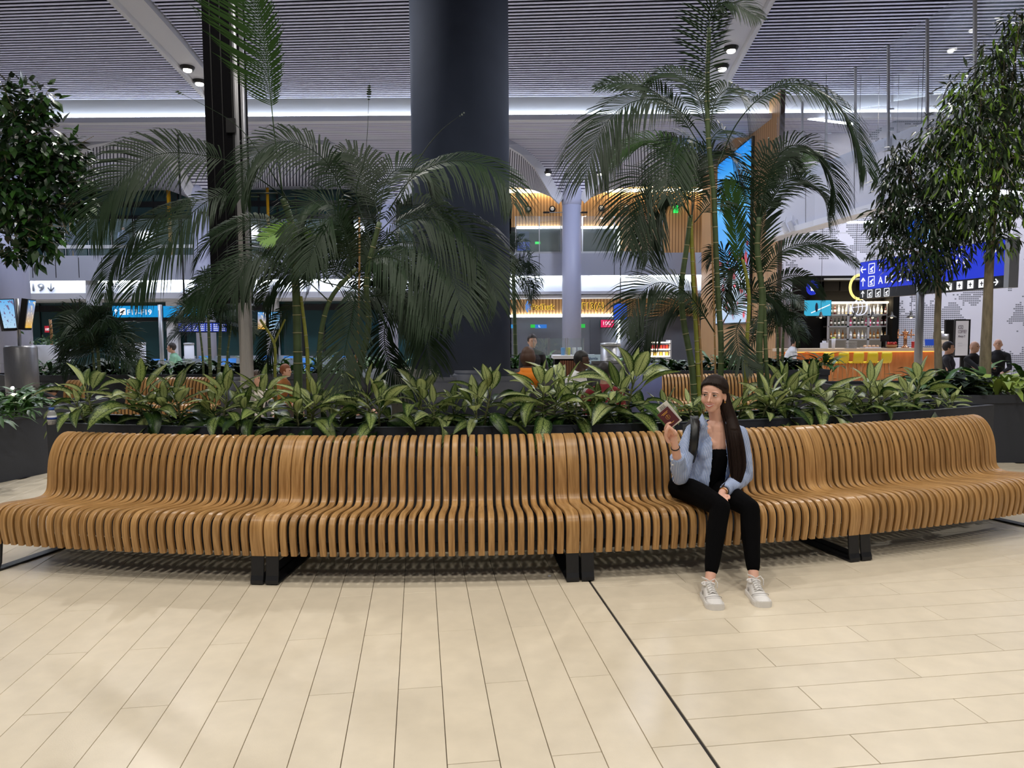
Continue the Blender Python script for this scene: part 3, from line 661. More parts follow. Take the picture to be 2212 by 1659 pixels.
# ================================================================== right side: patterned wall, stair, bar, signs
def map_wall():
    m = bpy.data.materials.new('printed_map_wall'); m.use_nodes = True; N = m.node_tree.nodes; L = m.node_tree.links; b = N['Principled BSDF']
    tc = N.new('ShaderNodeTexCoord'); sp = N.new('ShaderNodeSeparateXYZ'); L.new(tc.outputs['Object'], sp.inputs[0])
    sn = N.new('ShaderNodeVectorMath'); sn.operation = 'SNAP'; sn.inputs[1].default_value = (.075, .075, .075); L.new(tc.outputs['Object'], sn.inputs[0])
    nz = N.new('ShaderNodeTexNoise'); nz.inputs['Scale'].default_value = .62; nz.inputs['Detail'].default_value = 5; nz.inputs['Roughness'].default_value = .62; L.new(sn.outputs[0], nz.inputs[0])
    g = N.new('ShaderNodeMath'); g.operation = 'GREATER_THAN'; g.inputs[1].default_value = .53; L.new(nz.outputs[0], g.inputs[0])
    def fr(ax):
        d = N.new('ShaderNodeMath'); d.operation = 'DIVIDE'; d.inputs[1].default_value = .075; L.new(sp.outputs[ax], d.inputs[0])
        f = N.new('ShaderNodeMath'); f.operation = 'FRACT'; L.new(d.outputs[0], f.inputs[0])
        q = N.new('ShaderNodeMath'); q.operation = 'LESS_THAN'; q.inputs[1].default_value = .62 if ax == 2 else .86; L.new(f.outputs[0], q.inputs[0]); return q
    a, c = fr(0), fr(2); mu = N.new('ShaderNodeMath'); mu.operation = 'MULTIPLY'; L.new(a.outputs[0], mu.inputs[0]); L.new(c.outputs[0], mu.inputs[1])
    m2 = N.new('ShaderNodeMath'); m2.operation = 'MULTIPLY'; L.new(mu.outputs[0], m2.inputs[0]); L.new(g.outputs[0], m2.inputs[1])
    mx = N.new('ShaderNodeMix'); mx.data_type = 'RGBA'; L.new(m2.outputs[0], mx.inputs['Factor']); mx.inputs[6].default_value = (*srgb(192, 192, 206), 1); mx.inputs[7].default_value = (*srgb(104, 106, 116), 1)
    L.new(mx.outputs[2], b.inputs['Base Color']); b.inputs['Roughness'].default_value = .6; return m
YR = 26.5
w_ = MB(); a = P(1676, 500, YR); w_.box(((a.x+40)/2, YR+.1, 4.7), (40-a.x, .2, 9.4)); wall_map = struct(w_.build('wall_map', map_wall())); WORLD_PARENTS.add(wall_map.name)
def ledbar(x0, y0, x1, y1, Y0, Y1, w, name, parent, mat=None):
    m = MB(); m.bar(P(x0, y0, Y0), P(x1, y1, Y1), w, w); return m.build(name, mat or m_led, parent)
ledbar(2075, 414, 2300, 418, 22, 22, .10, 'led_strip', wall_map); ledbar(1935, 452, 2120, 450, 23, 23, .10, 'led_strip', wall_map)
ledbar(1830, 480, 1920, 480, 25, 25, .06, 'led_strip', wall_map)
ledbar(1690, 249, 1842, 268, 25, 24, .06, 'led_strip', wall_map); ledbar(1711, 234, 1905, 235, 26, 26, .06, 'led_strip', wall_map)
m = MB(); m.quad(P(1690, 252, 25.2), P(1845, 271, 24.2), P(1905, 238, 26.2), P(1711, 237, 26.2)); m.build('upper_soffit', m_white, wall_map)
for x0, y0, x1, y1 in ((1740, 509, 1905, 458), (1770, 503, 1900, 503)): ledbar(x0, y0, x1, y1, 24.5, 24.5, .025, 'conduit', wall_map, m_grey)
# ---- stair with glass balustrade
SX = [(1655, 21.2), (1700, 20.6), (1760, 19.9), (1848, 18.7), (1919, 17.2), (2003, 15.4), (2106, 13.6), (2230, 12.0), (2420, 10.4)]
def lin(tab, x):
    for (a, b), (c, d) in zip(tab[:-1], tab[1:]):
        if x <= c: return b+(d-b)*(x-a)/(c-a)
    return tab[-1][1]
gt = [(1655, 268), (1848, 143), (1919, 96), (2003, 40), (2106, -30), (2420, -245)]
pt_ = [(1655, 402), (1799, 342), (1981, 271), (2212, 178), (2420, 95)]
pb = [(1655, 516), (1894, 449), (2212, 350), (2420, 285)]
st = thing('staircase', 'white panelled staircase with tall glass balustrade rising at the right', 'staircase', P(1660, 516, 21.2))
m_stair = pm('stair_panel', (196, 198, 210), rough=.5)
rows = []
for x, Y in SX: rows.append([P(x, lin(pb, x), Y)+Vector((.9, 2.4, .15)), P(x, lin(pb, x), Y), P(x, lin(pt_, x), Y), P(x, lin(pt_, x), Y)+Vector((.9, 2.4, .1))])
m = MB(); m.grid(rows); m.build('side_panel', m_stair, st)
m = MB()
for (x, Y), (x2, Y2) in zip(SX[:-1], SX[1:]): m.bar(P(x, lin(pb, x)-4, Y-.05), P(x2, lin(pb, x2)-4, Y2-.05), .12, .16)
m.build('lower_trim', m_white, st)
px = [1676, 1733, 1785, 1848, 1919, 2003, 2106, 2225]
m_gl2 = glass('stair_glass', (150, 175, 200), .07, ior=1.2)
for a, b2 in zip(px[:-1], px[1:]):
    Ya, Yb = lin(SX, a)-.08, lin(SX, b2)-.08
    A0_, B0_, A1_, B1_ = P(a+2, lin(pt_, a)+26, Ya), P(b2-2, lin(pt_, b2)+26, Yb), P(a+2, lin(gt, a), Ya), P(b2-2, lin(gt, b2), Yb)
    m = MB(); d = Vector((.006, .012, 0)); m.add([A0_, B0_, B1_, A1_, A0_+d, B0_+d, B1_+d, A1_+d], [(0, 1, 2, 3), (7, 6, 5, 4), (0, 4, 5, 1), (1, 5, 6, 2), (2, 6, 7, 3), (3, 7, 4, 0)]); m.build('pane', m_gl2, st)
for a in px[1:]:
    Y = lin(SX, a)-.12; m = MB(); m.bar(P(a, lin(pt_, a)+30, Y), P(a, lin(gt, a)+2, Y), .05, .05); m.build('post', m_post, st)
    for dy in (14, 60):
        q = P(a, lin(pt_, a)-dy, Y-.02); m = MB(); m.bar(q, q+Vector((.13, 0, 0)), .03, .03); m.build('glass_clamp', m_post, st)
for x in (1845, 1912, 1740):
    Y = lin(SX, x)-.01; m = MB(); m.bar(P(x, lin(pt_, x)+6, Y), P(x, lin(pb, x)-8, Y), .008, .008); m.build('panel_joint', pm('joint_grey', (110, 112, 120), rough=.7), st)
for k, x in enumerate((1693, 1708, 1722)):
    Y = 20.4; q = P(x, 490-k*3, Y); t = thing('track_spotlight', ['left', 'middle', 'right'][k]+' one of three white spotlights under the stair soffit', 'spotlight', q)
    m = MB(); m.tube([q+Vector((.05, 0, .28)), q], .012, 6); m.build('arm', m_white, t)
    m = MB(); m.tube([q+Vector((-.04, 0, .1)), q+Vector((.06, -.05, -.16))], .075, 12); m.build('head', m_white, t)
# ---- bar
YBk = 25.6
m_bk = pm('bar_black', (5, 5, 6), rough=.6, spec=.1)
bar = thing('bar_back_unit', 'black bar back unit with three lit bottle shelves', 'shelving unit', P(1830, 830, YBk)*Vector((1, 1, 0)))
rect(1733, 598, 1937, 850, YBk+.3, .1).build('back_panel', m_bk, bar)
for x0, x1 in ((1731, 1738), (1931, 1937)): rect(x0, 598, x1, 850, YBk-.5, .8).build('side_frame', m_bk, bar)
rect(1731, 596, 1937, 604, YBk-.5, .8).build('top_frame', m_bk, bar)
for x0, x1 in ((1780, 1812), (1816, 1846), (1858, 1900)): rect(x0, 606, x1, 628, YBk+.2, .1).build('upper_louvre', pm('bar_louvre', (16, 16, 19), rough=.5, spec=.15), bar)
rect(1780, 601, 1930, 604, YBk-.52, .03).build('top_rail', m_post, bar)
rect(1792, 652, 1918, 752, YBk+.22, .05).build('shelf_backlight', emis('shelf_glow', (150, 140, 130), .35), bar)
SHV = (679, 704, 732)
for y in SHV: rect(1789, y, 1919, y+2.2, YBk-.15, .4).build('shelf', m_post, bar)
for x in (1789, 1832, 1876, 1918): rect(x-1, 652, x+1, 752, YBk-.15, .04).build('upright', m_post, bar)
rect(1787, 652, 1920, 654.5, YBk-.2, .3).build('shelf', m_ledw, bar)
def bottle_mesh(mat, h=.32, r=.04):
    m = MB(); m.lathe([(r*.9, 0), (r, .02), (r, h*.58), (r*.75, h*.68), (r*.34, h*.78), (r*.32, h*.97), (r*.36, h)], 10); return m.mesh('glass_body', mat, True)
def band_mesh(mat, h=.32, r=.0405):
    m = MB(); m.lathe([(r, h*.2), (r, h*.48)], 10); return m.mesh('label_band', mat, True)
bcols = [((70, 20, 22), (230, 225, 215)), ((200, 205, 210), (240, 240, 245)), ((150, 90, 30), (225, 200, 150)), ((24, 40, 26), (240, 238, 230)), ((205, 60, 110), (250, 230, 240)), ((235, 220, 180), (250, 250, 250))]
bm_ = [(bottle_mesh(pm('bottle_glass_%d' % i, a, rough=.12, spec=.8)), band_mesh(pm('bottle_paper_%d' % i, b2, rough=.6))) for i, (a, b2) in enumerate(bcols)]
rb = random.Random(5); rows_ = ['top', 'middle', 'bottom']
for si, y in enumerate(SHV):
    bn = -1
    for k in range(15):
        x = 1795+k*8.4
        if si == 0 and abs(x-1857) < 14: continue
        bn += 1; q = P(x, y, YBk-.02); ci = rb.choice([[0, 1, 3, 5], [3, 3, 4, 4, 0], [1, 2, 2, 5]][si])
        t = thing('bottle', '%s bottle from the left on the %s lit shelf of the bar' % (ORD[bn], rows_[si]), 'bottle', q, 'bottles on the %s bar shelf' % rows_[si], world=False)
        sc = rb.uniform(.85, 1.12); t.matrix_basis = T(q)@Matrix.Scale(sc, 4)
        obj('glass_body', bm_[ci][0], t); obj('label_band', bm_[ci][1], t)
YCn = 22.0
ct = thing('bar_counter', 'long bar counter with pale top and orange-lit wooden front', 'counter', P(1850, 850, YCn)*Vector((1, 1, 0)))
zt_ = P(1850, 753, YCn).z; xa, xb = P(1690, 755, YCn).x, P(2035, 755, YCn).x
m = MB(); m.box(((xa+xb)/2, YCn+.35, zt_-.04), (xb-xa, .95, .09)); m.build('worktop', pm('bar_top', (206, 186, 164), rough=.35), ct)
m = MB(); m.box(((xa+xb)/2, YCn+.42, (zt_-.1)/2), (xb-xa-.1, .6, zt_-.1))
m.build('front', wood('bar_front_wood', (184, 116, 62), (204, 138, 80), 3, .5, 'Object', (3, 3, .6), 0), ct)
m = MB(); m.box(((xa+xb)/2, YCn+.02, zt_-.10), (xb-xa-.2, .04, .03)); m.build('led_strip', emis('amber_led', (255, 150, 60), 2.5), ct)
m_ys = pm('yellow_shell', (214, 186, 24), rough=.45); m_leg = pm('stool_leg_wood', (176, 128, 80), rough=.5)
def stool(px, lb):
    Y = YCn-.75; q = P(px, 800, Y); q.z = 0; t = thing('bar_stool', lb, 'stool', q, 'yellow bar stools at the counter', world=False)
    m = MB(); m.grid([[(x, .17-.02*abs(x), .74+.0*x), (x, .0, .70), (x, -.14, .72), (x, -.19, .80), (x, -.20, .93), (x*.94, -.20, 1.02)] for x in (-.155, -.1, 0, .1, .155)]); me = m.mesh('seat_shell', m_ys, True)
    o = obj('seat_shell', me, t); s = o.modifiers.new('s', 'SOLIDIFY'); s.thickness = .02
    for sx in (-1, 1):
        for sy in (-1, 1):
            m = MB(); m.tube([(sx*.10, sy*.1, .70), (sx*.17, sy*.19, 0)], [.018, .014], 8); obj('leg', m.mesh('leg', m_leg, True), t)
    m = MB(); m.bar((-.18, -.16, .22), (.18, -.16, .22), .02); m.bar((-.18, .16, .22), (.18, .16, .22), .02); obj('foot_ring', m.mesh('foot_ring', m_leg), t)
for px_, lb in ((1783, 'yellow bar stool at the left end, half behind leaves'), (1815, 'second yellow bar stool from the left at the counter'), (1847, 'third yellow bar stool from the left at the counter'), (1877, 'fourth yellow bar stool from the left at the counter'), (1907, 'rightmost yellow bar stool at the counter')): stool(px_, lb)
for k, x in enumerate((1773, 1846, 1885, 1926, 1968)):
    q = P(x, 686, YCn+.4); t = thing('pendant_lamp', ['leftmost', 'second', 'middle', 'fourth', 'rightmost'][k]+' of the five small pendant lamps above the bar counter', 'lamp', q)
    m = MB(); m.lathe([(.145, 0), (.12, .03), (.05, .07), (.03, .16), (.012, .18)], 20, q); m.build('shade', pm('pendant_shade', (52, 50, 48), rough=.4, metal=.4), t, True)
    m = MB(); m.sphere(q+Vector((0, 0, .015)), .04); m.build('bulb', emis('pendant_bulb', (255, 214, 150), 8), t)
    m = MB(); m.tube([q+Vector((0, 0, .17)), Vector((q.x, q.y, 9.42))], .006, 5); m.build('cord', m_black, t)
screen(1738, 649, 1795, 682, 24.4, (60, 176, 214), .95, 'television', 'television showing a pale blue tennis court above the bar', 'television')
m = MB(); m.bar(P(1752, 676, 24.38), P(1793, 658, 24.38), .03, .005, up=(0, 1, 0)); ob = m.build('court_line', emis('text_white', (245, 245, 250), 1.2), bpy.data.objects['television'])
m = MB(); m.sphere(P(1764, 664, 24.37), (.05, .01, .16)); m.build('player', pm('player_dark', (20, 30, 60)), bpy.data.objects['television'])
t = thing('round_logo_sign', 'small round blue lit logo sign with white grape-like mark left of the bar', 'sign', P(1756, 622, 24.2))
Mx = T(P(1756, 621, 24.3))@Matrix.Rotation(pi/2, 4, 'X')
m = MB(); m.lathe([(.001, .03), (.235, .03), (.25, 0), (.25, -.1)], 28); m.build('disc', emis('disc_blue', (28, 52, 214), .8), t, M=Mx@Matrix.Diagonal((.75, 1, 1, 1)))
m = MB(); 
for ux, uz in ((0, .08), (-.05, .02), (.05, .03), (0, -.02), (-.04, -.07), (.03, -.08)): m.sphere(P(1756, 621, 24.25)+Vector((ux, 0, uz)), (.035, .015, .045), 8, 6)
m.build('mark', emis('text_white', (245, 245, 250), 1.2), t)
t = thing('letter_sign', 'large yellow lit letter O above the bar, half behind the blue sign', 'sign', P(1857, 620, 24.2))
q = P(1857, 620, 24.2); m = MB(); m.tube([q+Vector((.32*cos(a*pi/16), 0, .40*sin(a*pi/16))) for a in range(33)], .045, 8); m.build('letter', emis('letter_cream', (255, 232, 130), 1.4), t, True)
t = thing('neon_emblem', 'white round line emblem glowing in the middle of the top shelf', 'sign', P(1857, 664, YBk-.3))
q = P(1857, 664, YBk-.3); m = MB(); R_ = .27
m.tube([q+Vector((R_*cos(a*pi/16), 0, R_*sin(a*pi/16))) for a in range(33)], .012, 6)
for k in (-1, 0, 1): m.tube([q+Vector((R_*.5*k+R_*.35*sin(a*pi/8), 0, R_*.85*cos(a*pi/8))) for a in range(9)], .011, 6)
m.tube([q+Vector((-R_*.9, 0, 0)), q+Vector((R_*.9, 0, .05))], .011, 6); m.build('tube', emis('neon_white', (214, 220, 255), 1.6), t)
# things on the counter
def item(kind, mbuild, mat, label, cat, smooth=False): return tag(mbuild.build(kind, mat, None, smooth), label, cat)
zc = zt_+.005
def cpos(x): q = P(x, 755, YCn+.25); return Vector((q.x, YCn+.25, zc))
t = thing('beer_tap', 'copper beer tap tower on the bar counter', 'beer tap', cpos(1955)); q = cpos(1955)
m = MB(); m.lathe([(.12, 0), (.10, .03), (.05, .06), (.05, .42), (.09, .46), (.09, .5), (.02, .52)], 16, q); m.build('tower', pm('copper', (206, 150, 110), rough=.25, metal=.9), t, True)
for dx in (-.3, -.1, .1, .3):
    m = MB(); m.tube([q+Vector((dx*.3, -.05, .4)), q+Vector((dx, -.12, .4)), q+Vector((dx, -.14, .3))], .02, 8); m.tube([q+Vector((dx, -.12, .42)), q+Vector((dx, -.16, .58))], .018, 8); m.build('spout', pm('copper', (206, 150, 110)), t, True)
t = thing('till_screen', 'small till screen turned to the bar staff', 'till', cpos(1918)); q = cpos(1918)+Vector((0, .2, 0)); m = MB(); m.box(q+Vector((0, 0, .30)), (.26, .04, .2)); m.build('casing', m_black, t); m = MB(); m.lathe([(.08, 0), (.08, .02), (.02, .03), (.02, .22)], 12, q); m.build('stand', m_black, t)
t = thing('laptop', 'laptop with a blue lid standing on the bar counter', 'laptop', cpos(2008)); q = cpos(2008); m = MB(); m.box(q+Vector((0, 0, .17)), (.30, .02, .2), M=Matrix.Rotation(-.2, 3, 'X')); m.build('lid', emis('lid_blue', (44, 84, 200), .6), t); m = MB(); m.box(q+Vector((0, .14, .015)), (.30, .24, .02)); m.build('keyboard_base', m_post, t)
t = thing('coffee_machine', 'chrome coffee machine with cups on top at the right of the counter', 'coffee machine', cpos(2032)); q = cpos(2032)+Vector((.3, .1, 0)); join_ = rounded_box(q+Vector((0, 0, .26)), (.8, .4, .5), .04); join_.build('body', pm('chrome', (200, 196, 190), rough=.2, metal=.8), t, True)
for k in range(7):
    m = MB(); m.lathe([(.03, 0), (.045, .07), (.041, .07), (.027, .01)], 10, q+Vector((-.33+k*.11, 0, .515))); m.build('cup', m_white, t, True)
for k, x in enumerate((1780, 1800, 1838, 1880, 1926, 1980)):
    q = cpos(x); lb = ['white napkin box on the bar counter by the first stool', 'pale cup stack on the bar counter left of the shelves', 'stack of steel trays on the bar counter below the shelves', 'tray of pastries on the bar counter', 'red fruit basket on the bar counter beside the beer tap', 'striped snack packet stand on the bar counter'][k]
    nm = ['napkin_box', 'cup_stack', 'tray_stack', 'pastry_tray', 'fruit_basket', 'snack_stand'][k]; cat = ['box', 'cups', 'trays', 'pastries', 'basket', 'snacks'][k]
    t = thing(nm, lb, cat, q)
    if k == 0: rounded_box(q+Vector((0, 0, .09)), (.2, .14, .18), .01).build('box', m_white, t); m = MB(); m.box(q+Vector((0, 0, .2)), (.12, .02, .08)); m.build('napkin', m_white, t)
    elif k == 1:
        m = MB(); m.lathe([(.045, 0), (.06, .30), (.05, .31)], 14, q); m.build('cups', m_white, t, True); m = MB(); m.lathe([(.05, .3), (.062, .33), (.02, .35)], 14, q); m.build('lid', pm('lime_straw', (170, 200, 70)), t, True)
    elif k == 2:
        for z in range(4): m = MB(); m.lathe([(.16, z*.06), (.18, z*.06+.02), (.17, z*.06+.02)], 18, q); m.build('tray', m_post, t, True)
    elif k == 3:
        m = MB(); m.box(q+Vector((0, 0, .015)), (.5, .3, .03)); m.build('tray', m_white, t)
        for z in range(7): m = MB(); m.sphere(q+Vector((-.2+z*.066, (z % 2)*.08-.04, .06)), (.05, .04, .035), 8, 6); m.build('pastry', pm('pastry', (214, 170, 130)), t, True)
    elif k == 4:
        m = MB(); m.lathe([(.12, 0), (.17, .1), (.16, .1), (.1, .02)], 16, q); m.build('basket', m_leg, t, True)
        for z in range(8): m = MB(); m.sphere(q+Vector((.1*cos(z*.8), .1*sin(z*.8), .12+.03*(z % 2))), .045, 8, 6); m.build('fruit', pm('red_fruit', (190, 50, 40)), t, True)
    else:
        for z in range(3): m = MB(); m.box(q+Vector((-.1+z*.1, 0, .1)), (.08, .1, .2)); m.build('packet', pm('packet_%d' % z, [(200, 60, 60), (240, 230, 210), (220, 170, 60)][z]), t)
# menu boards near the two men
t = thing('menu_board', 'tall white ICED COFFEE? menu board in a black frame', 'sign board', P(2078, 770, 17)); YM = 17.0
rect(2064, 690, 2094, 772, YM, .06).build('frame', m_black, t); rect(2066, 693, 2090, 768, YM-.012, .012).build('panel', pm('menu_white', (226, 224, 232), rough=.5, emit=((226, 224, 232), .25)), t)
for s, y, h, w_2 in (('ICED', 711, 8, 11), ('COFFEE?', 720, 7, 18), ('Always !!', 729, 5, 15), ('------', 742, 2, 9), ('-----', 748, 2, 9)): sign_text(s, 2069.5, y, h, YM-.03, pm('menu_ink', (96, 70, 90)), '', 'lettering', t, w_2, .002)
sg = bpy.data.objects['menu_board']; rect(2076, 772, 2081, 861, YM+.02, .05).build('leg', m_black, sg)
screen(2044, 692, 2064, 720, 18.2, (16, 16, 20), .1, 'monitor', 'black switched-off monitor just left of the ICED COFFEE? board', 'monitor')
rect(2052, 720, 2056, 850, 18.25, .05).build('stand', m_black, bpy.data.objects['monitor'])
t = thing('hanging_lantern', 'oval blue lit hanging sign with line drawing above the direction sign', 'sign', P(1983, 530, 20.5))
q = P(1983, 494, 20.5); m = MB(); m.sphere(q, (.28, .20, .46), 20, 14); m.build('body', emis('lantern_blue', (20, 90, 225), .9), t, True)
m = MB(); 
for k in range(5): m.tube([q+Vector((.285*cos(b_)*cos(.5*k-1.2), -.21, .43*sin(b_))) for b_ in (-1.1+.28*j for j in range(9))], .008, 5)
m.tube([q+Vector((.14*cos(b_*.5), -.215, .18*sin(b_*.5)+.05)) for b_ in range(13)], .01, 5); m.build('drawing', emis('lantern_line', (150, 200, 255), 1.0), t)
m = MB(); m.tube([q+Vector((0, 0, .45)), Vector((q.x, q.y, 9.42))], .01, 6); m.build('cord', m_black, t)
# ---- big blue direction sign
LS, RS = P(1857, 600, 18.4), P(2171, 560, 13.8)
zTop = (P(1857, 565, 18.4).z+P(2171, 517, 13.8).z)/2; zMid = (P(1857, 625, 18.4).z+P(2171, 597, 13.8).z)/2; zBot = (P(1857, 644, 18.4).z+P(2171, 624, 13.8).z)/2
du = Vector((RS.x-LS.x, RS.y-LS.y, 0)); SW = du.length; du.normalize(); dn = Vector((du.y, -du.x, 0))   # dn faces the camera
sg = thing('direction_sign', 'large blue airport direction sign with white arrows and gate letters on a steel mast', 'sign', Vector((LS.x, LS.y, 0))+du*SW*.46)
def spt(u, z, off=0.0): return Vector((LS.x, LS.y, 0))+du*u+dn*off+Vector((0, 0, z))
m_sb = emis('sign_blue', (22, 52, 222), .85); m_sw = emis('text_white', (245, 245, 250), 1.2)
half = SW*.455
for u0, u1 in ((0, half), (half+.12, SW)):
    c_ = spt((u0+u1)/2, (zTop+zBot)/2, -.09); M3 = Matrix((du, -dn, Vector((0, 0, 1)))).transposed()
    m = MB(); m.box(c_, (u1-u0, .16, zTop-zBot), M=M3); m.build('casing', m_black, sg)
    m = MB(); m.quad(spt(u0+.01, zMid, .002), spt(u1-.01, zMid, .002), spt(u1-.01, zTop-.01, .002), spt(u0+.01, zTop-.01, .002)); m.build('blue_face', m_sb, sg)
m = MB(); m.box(spt(SW+.06, (zTop+zBot)/2, -.09), (.12, .2, zTop-zBot+.02), M=M3); m.build('end_cap', m_post, sg)
m = MB(); q = spt(half+.06, 0, -.09); m.lathe([(.085, 0), (.085, zTop+.02)], 16, q); m.build('mast', m_brush, sg, True)
def stext(body, u, z, h, name='lettering'):
    me = text_mesh(body, h/.69, .002, m_sw, 'lettering'); obj(name, me, sg, frame(spt(u, z, .008), du, (0, 0, 1)))
def sarrow(u, z, s, ang):
    m = MB(); R_ = lambda x, y: spt(u+(x*cos(ang)-y*sin(ang))*s, z+(x*sin(ang)+y*cos(ang))*s, .008)
    for a, b2 in (((-.5, 0), (.5, 0)), ((.5, 0), (.1, .38)), ((.5, 0), (.1, -.38))): m.bar(R_(*a), R_(*b2), s*.13, .004, up=dn)
    m.build('arrow', m_sw, sg)
def sicon(u, z, s, kind=0, fill=False):
    m = MB(); w2 = s*.42
    if fill: m.quad(spt(u-w2, z-w2, .007), spt(u+w2, z-w2, .007), spt(u+w2, z+w2, .007), spt(u-w2, z+w2, .007)); m.build('icon', m_sw, sg); m = MB(); m.bar(spt(u, z-w2*.6, .010), spt(u, z+w2*.5, .010), s*.12, .002, up=dn); m.bar(spt(u-w2*.5, z, .010), spt(u+w2*.5, z, .010), s*.1, .002, up=dn); m.build('pictogram', m_black, sg); return
    c4 = [spt(u+a*w2, z+b2*w2, .008) for a, b2 in ((-1, -1), (1, -1), (1, 1), (-1, 1))]
    for a, b2 in zip(c4, c4[1:]+c4[:1]): m.bar(a, b2, s*.07, .004, up=dn)
    m.bar(spt(u-w2*.5, z-w2*.2, .008), spt(u+w2*.6, z+w2*.35, .008), s*.13, .004, up=dn); m.bar(spt(u-w2*.1, z+w2*.0, .008), spt(u+w2*.25, z-w2*.5, .008), s*.09, .004, up=dn); m.bar(spt(u-w2*.5, z-w2*.62, .008), spt(u+w2*.5, z-w2*.62, .008), s*.08, .004, up=dn); m.build('icon', m_sw, sg)
hb = zTop-zMid; z1, z2 = zMid+hb*.72, zMid+hb*.27; h = hb*.25
sarrow(.16, z1, h*1.2, pi); sicon(.50, z1, h*1.6); stext('F', .78, z1-h/2, h)
sarrow(.16, z2, h*1.2, pi/2); sicon(.50, z2, h*1.6); stext('A B C D', .78, z2-h/2, h); stext('E', 1.8, z2-h/2, h)
stext('E F 9', half+1.0, z2+hb*.05, h*1.15); sarrow(SW-.28, zMid+hb*.78, h*1.3, 0); stext('A - F', SW-1.6, zMid+hb*.66, h)
hs = (zMid-zBot); zs = (zMid+zBot)/2
sarrow(.16, zs, hs*.7, pi/2)
for k in range(3): sicon(.45+k*.33, zs, hs*.95)
for k in range(4): sicon(SW-1.45+k*.3, zs, hs*.85, fill=True)
sarrow(SW-.22, zs, hs*.7, 0)
# ================================================================== middle distance: planters, far benches, kiosks, seating
def prism(poly, z0, z1, m=None):
    m = m or MB(); k = len(poly); vs = [(x, y, z0) for x, y in poly]+[(x, y, z1) for x, y in poly]
    return m.add(vs, [tuple(range(k-1, -1, -1)), tuple(k+i for i in range(k))]+[(i, (i+1) % k, k+(i+1) % k, k+i) for i in range(k)])
def planter(poly, h, label):
    cx = sum(p_[0] for p_ in poly)/len(poly); cy_ = sum(p_[1] for p_ in poly)/len(poly)
    t = thing('planter', label, 'planter', (cx, cy_, 0)); prism(poly, 0, h-.08).build('casing', m_planter, t)
    for a, b_ in zip(poly, poly[1:]+poly[:1]):
        m = MB(); m.bar((a[0], a[1], h-.05), (b_[0], b_[1], h-.05), .05, .10); m.build('rim', m_planter, t)
    inn = [(cx+(x-cx)*.97, cy_+(y-cy_)*.94) for x, y in poly]; prism(inn, h-.09, h-.05).build('soil', m_soil, t); return t
planter([(-7.6, 5.0), (-6.4, 6.5), (-5.74, 7.9), (-5.56, 8.5), (-5.5, 9.7), (-9.6, 9.7), (-9.6, 5.0)], .79, 'dark grey planter at the left edge holding the ficus tree')
xa, xb = P(20, 805, 13).x, P(890, 805, 13).x
planter([(xa, 13.0), (xb, 13.0), (xb, 14.0), (xa-1.2, 14.0)], .93, 'long dark planter in the left middle distance behind the pylon')
xa, xb = P(1330, 800, 13).x, P(1790, 800, 13).x
planter([(xa, 13.0), (xb, 13.0), (xb, 14.0), (xa, 14.0)], .94, 'long dark planter in the middle distance behind the right palm')
planter([(4.95, 8.75), (11.5, 8.75), (12.0, 11.4), (4.7, 11.4)], .84, 'dark grey planter at the right edge holding two narrow-leaved trees')
xa, xb = P(1098, 800, 16).x, P(1200, 800, 16).x
planter([(xa, 16.0), (xb, 16.0), (xb, 16.8), (xa, 16.8)], .85, 'short planter just right of the dark column')
def far_bench(x0, x1, Y, label, pitch=.0625):
    b = thing('slatted_bench', label, 'bench', ((x0+x1)/2, Y, 0)); n = int((x1-x0)/pitch)
    for i in range(n): obj('slat', me_narrow, b, T((x0+(i+.5)*pitch, Y+RF, 0)))
    for x in (x0+.1, x1-.1): obj('leg', me_leg, b, T((x, Y+RF, 0)))
    m = MB(); m.box(((x0+x1)/2, Y+.3, .39), (x1-x0, .4, .012)); m.build('seat_rail', m_steel, b)
    m = MB(); m.box(((x0+x1)/2, Y+.545, .7), (x1-x0, .012, .07)); m.build('back_rail', m_steel, b)
far_bench(P(235, 830, 12.2).x, P(470, 830, 12.2).x, 12.2, 'distant slatted oak bench seen between the left dumb canes')
far_bench(P(1385, 830, 12.2).x, P(1700, 830, 12.2).x, 12.2, 'distant slatted oak bench seen behind the right palm canes')
far_bench(P(95, 880, 11.6).x, P(147, 880, 11.6).x, 11.6, 'short oak bench at far left with a person lying on it')
# ---- leafy under-planting of the far planters
def clump_mesh(seed, n, L, W, mat, up=.6):
    rr = random.Random(seed); m = MB()
    for i in range(n):
        az = rr.uniform(0, 6.28); el = rr.uniform(.15, 1.35)*up/.6*.9; l = L*rr.uniform(.6, 1.1); d = Vector((cos(az), sin(az), 0)); s_ = Vector((-sin(az), cos(az), 0)); p_ = Vector((rr.gauss(0, .05), rr.gauss(0, .05), rr.uniform(0, .12))); rows = []
        for k in range(5):
            f = k/4; w = W*max(.04, sin(pi*min(1, f*.92+.06))); rows.append([p_-s_*w+Vector((0, 0, w*.3)), p_, p_+s_*w+Vector((0, 0, w*.3))]); e = el-f*1.5; p_ = p_+(d*cos(e)+Vector((0, 0, 1))*sin(e))*l/4
        m.grid(rows)
    return m.mesh('leaves', mat, True)
cm = {'green': pm('undergreen', (64, 104, 48), rough=.45, rnd=.3), 'dark': pm('underdark', (46, 66, 48), rough=.5, rnd=.3), 'lime': pm('underlime', (150, 176, 80), rough=.45, rnd=.2)}
CL = {(k, s): clump_mesh(s*7+len(k), 20 if k != 'dark' else 30, .34 if k != 'dark' else .24, .032 if k != 'dark' else .05, cm[k]) for k in cm for s in range(3)}
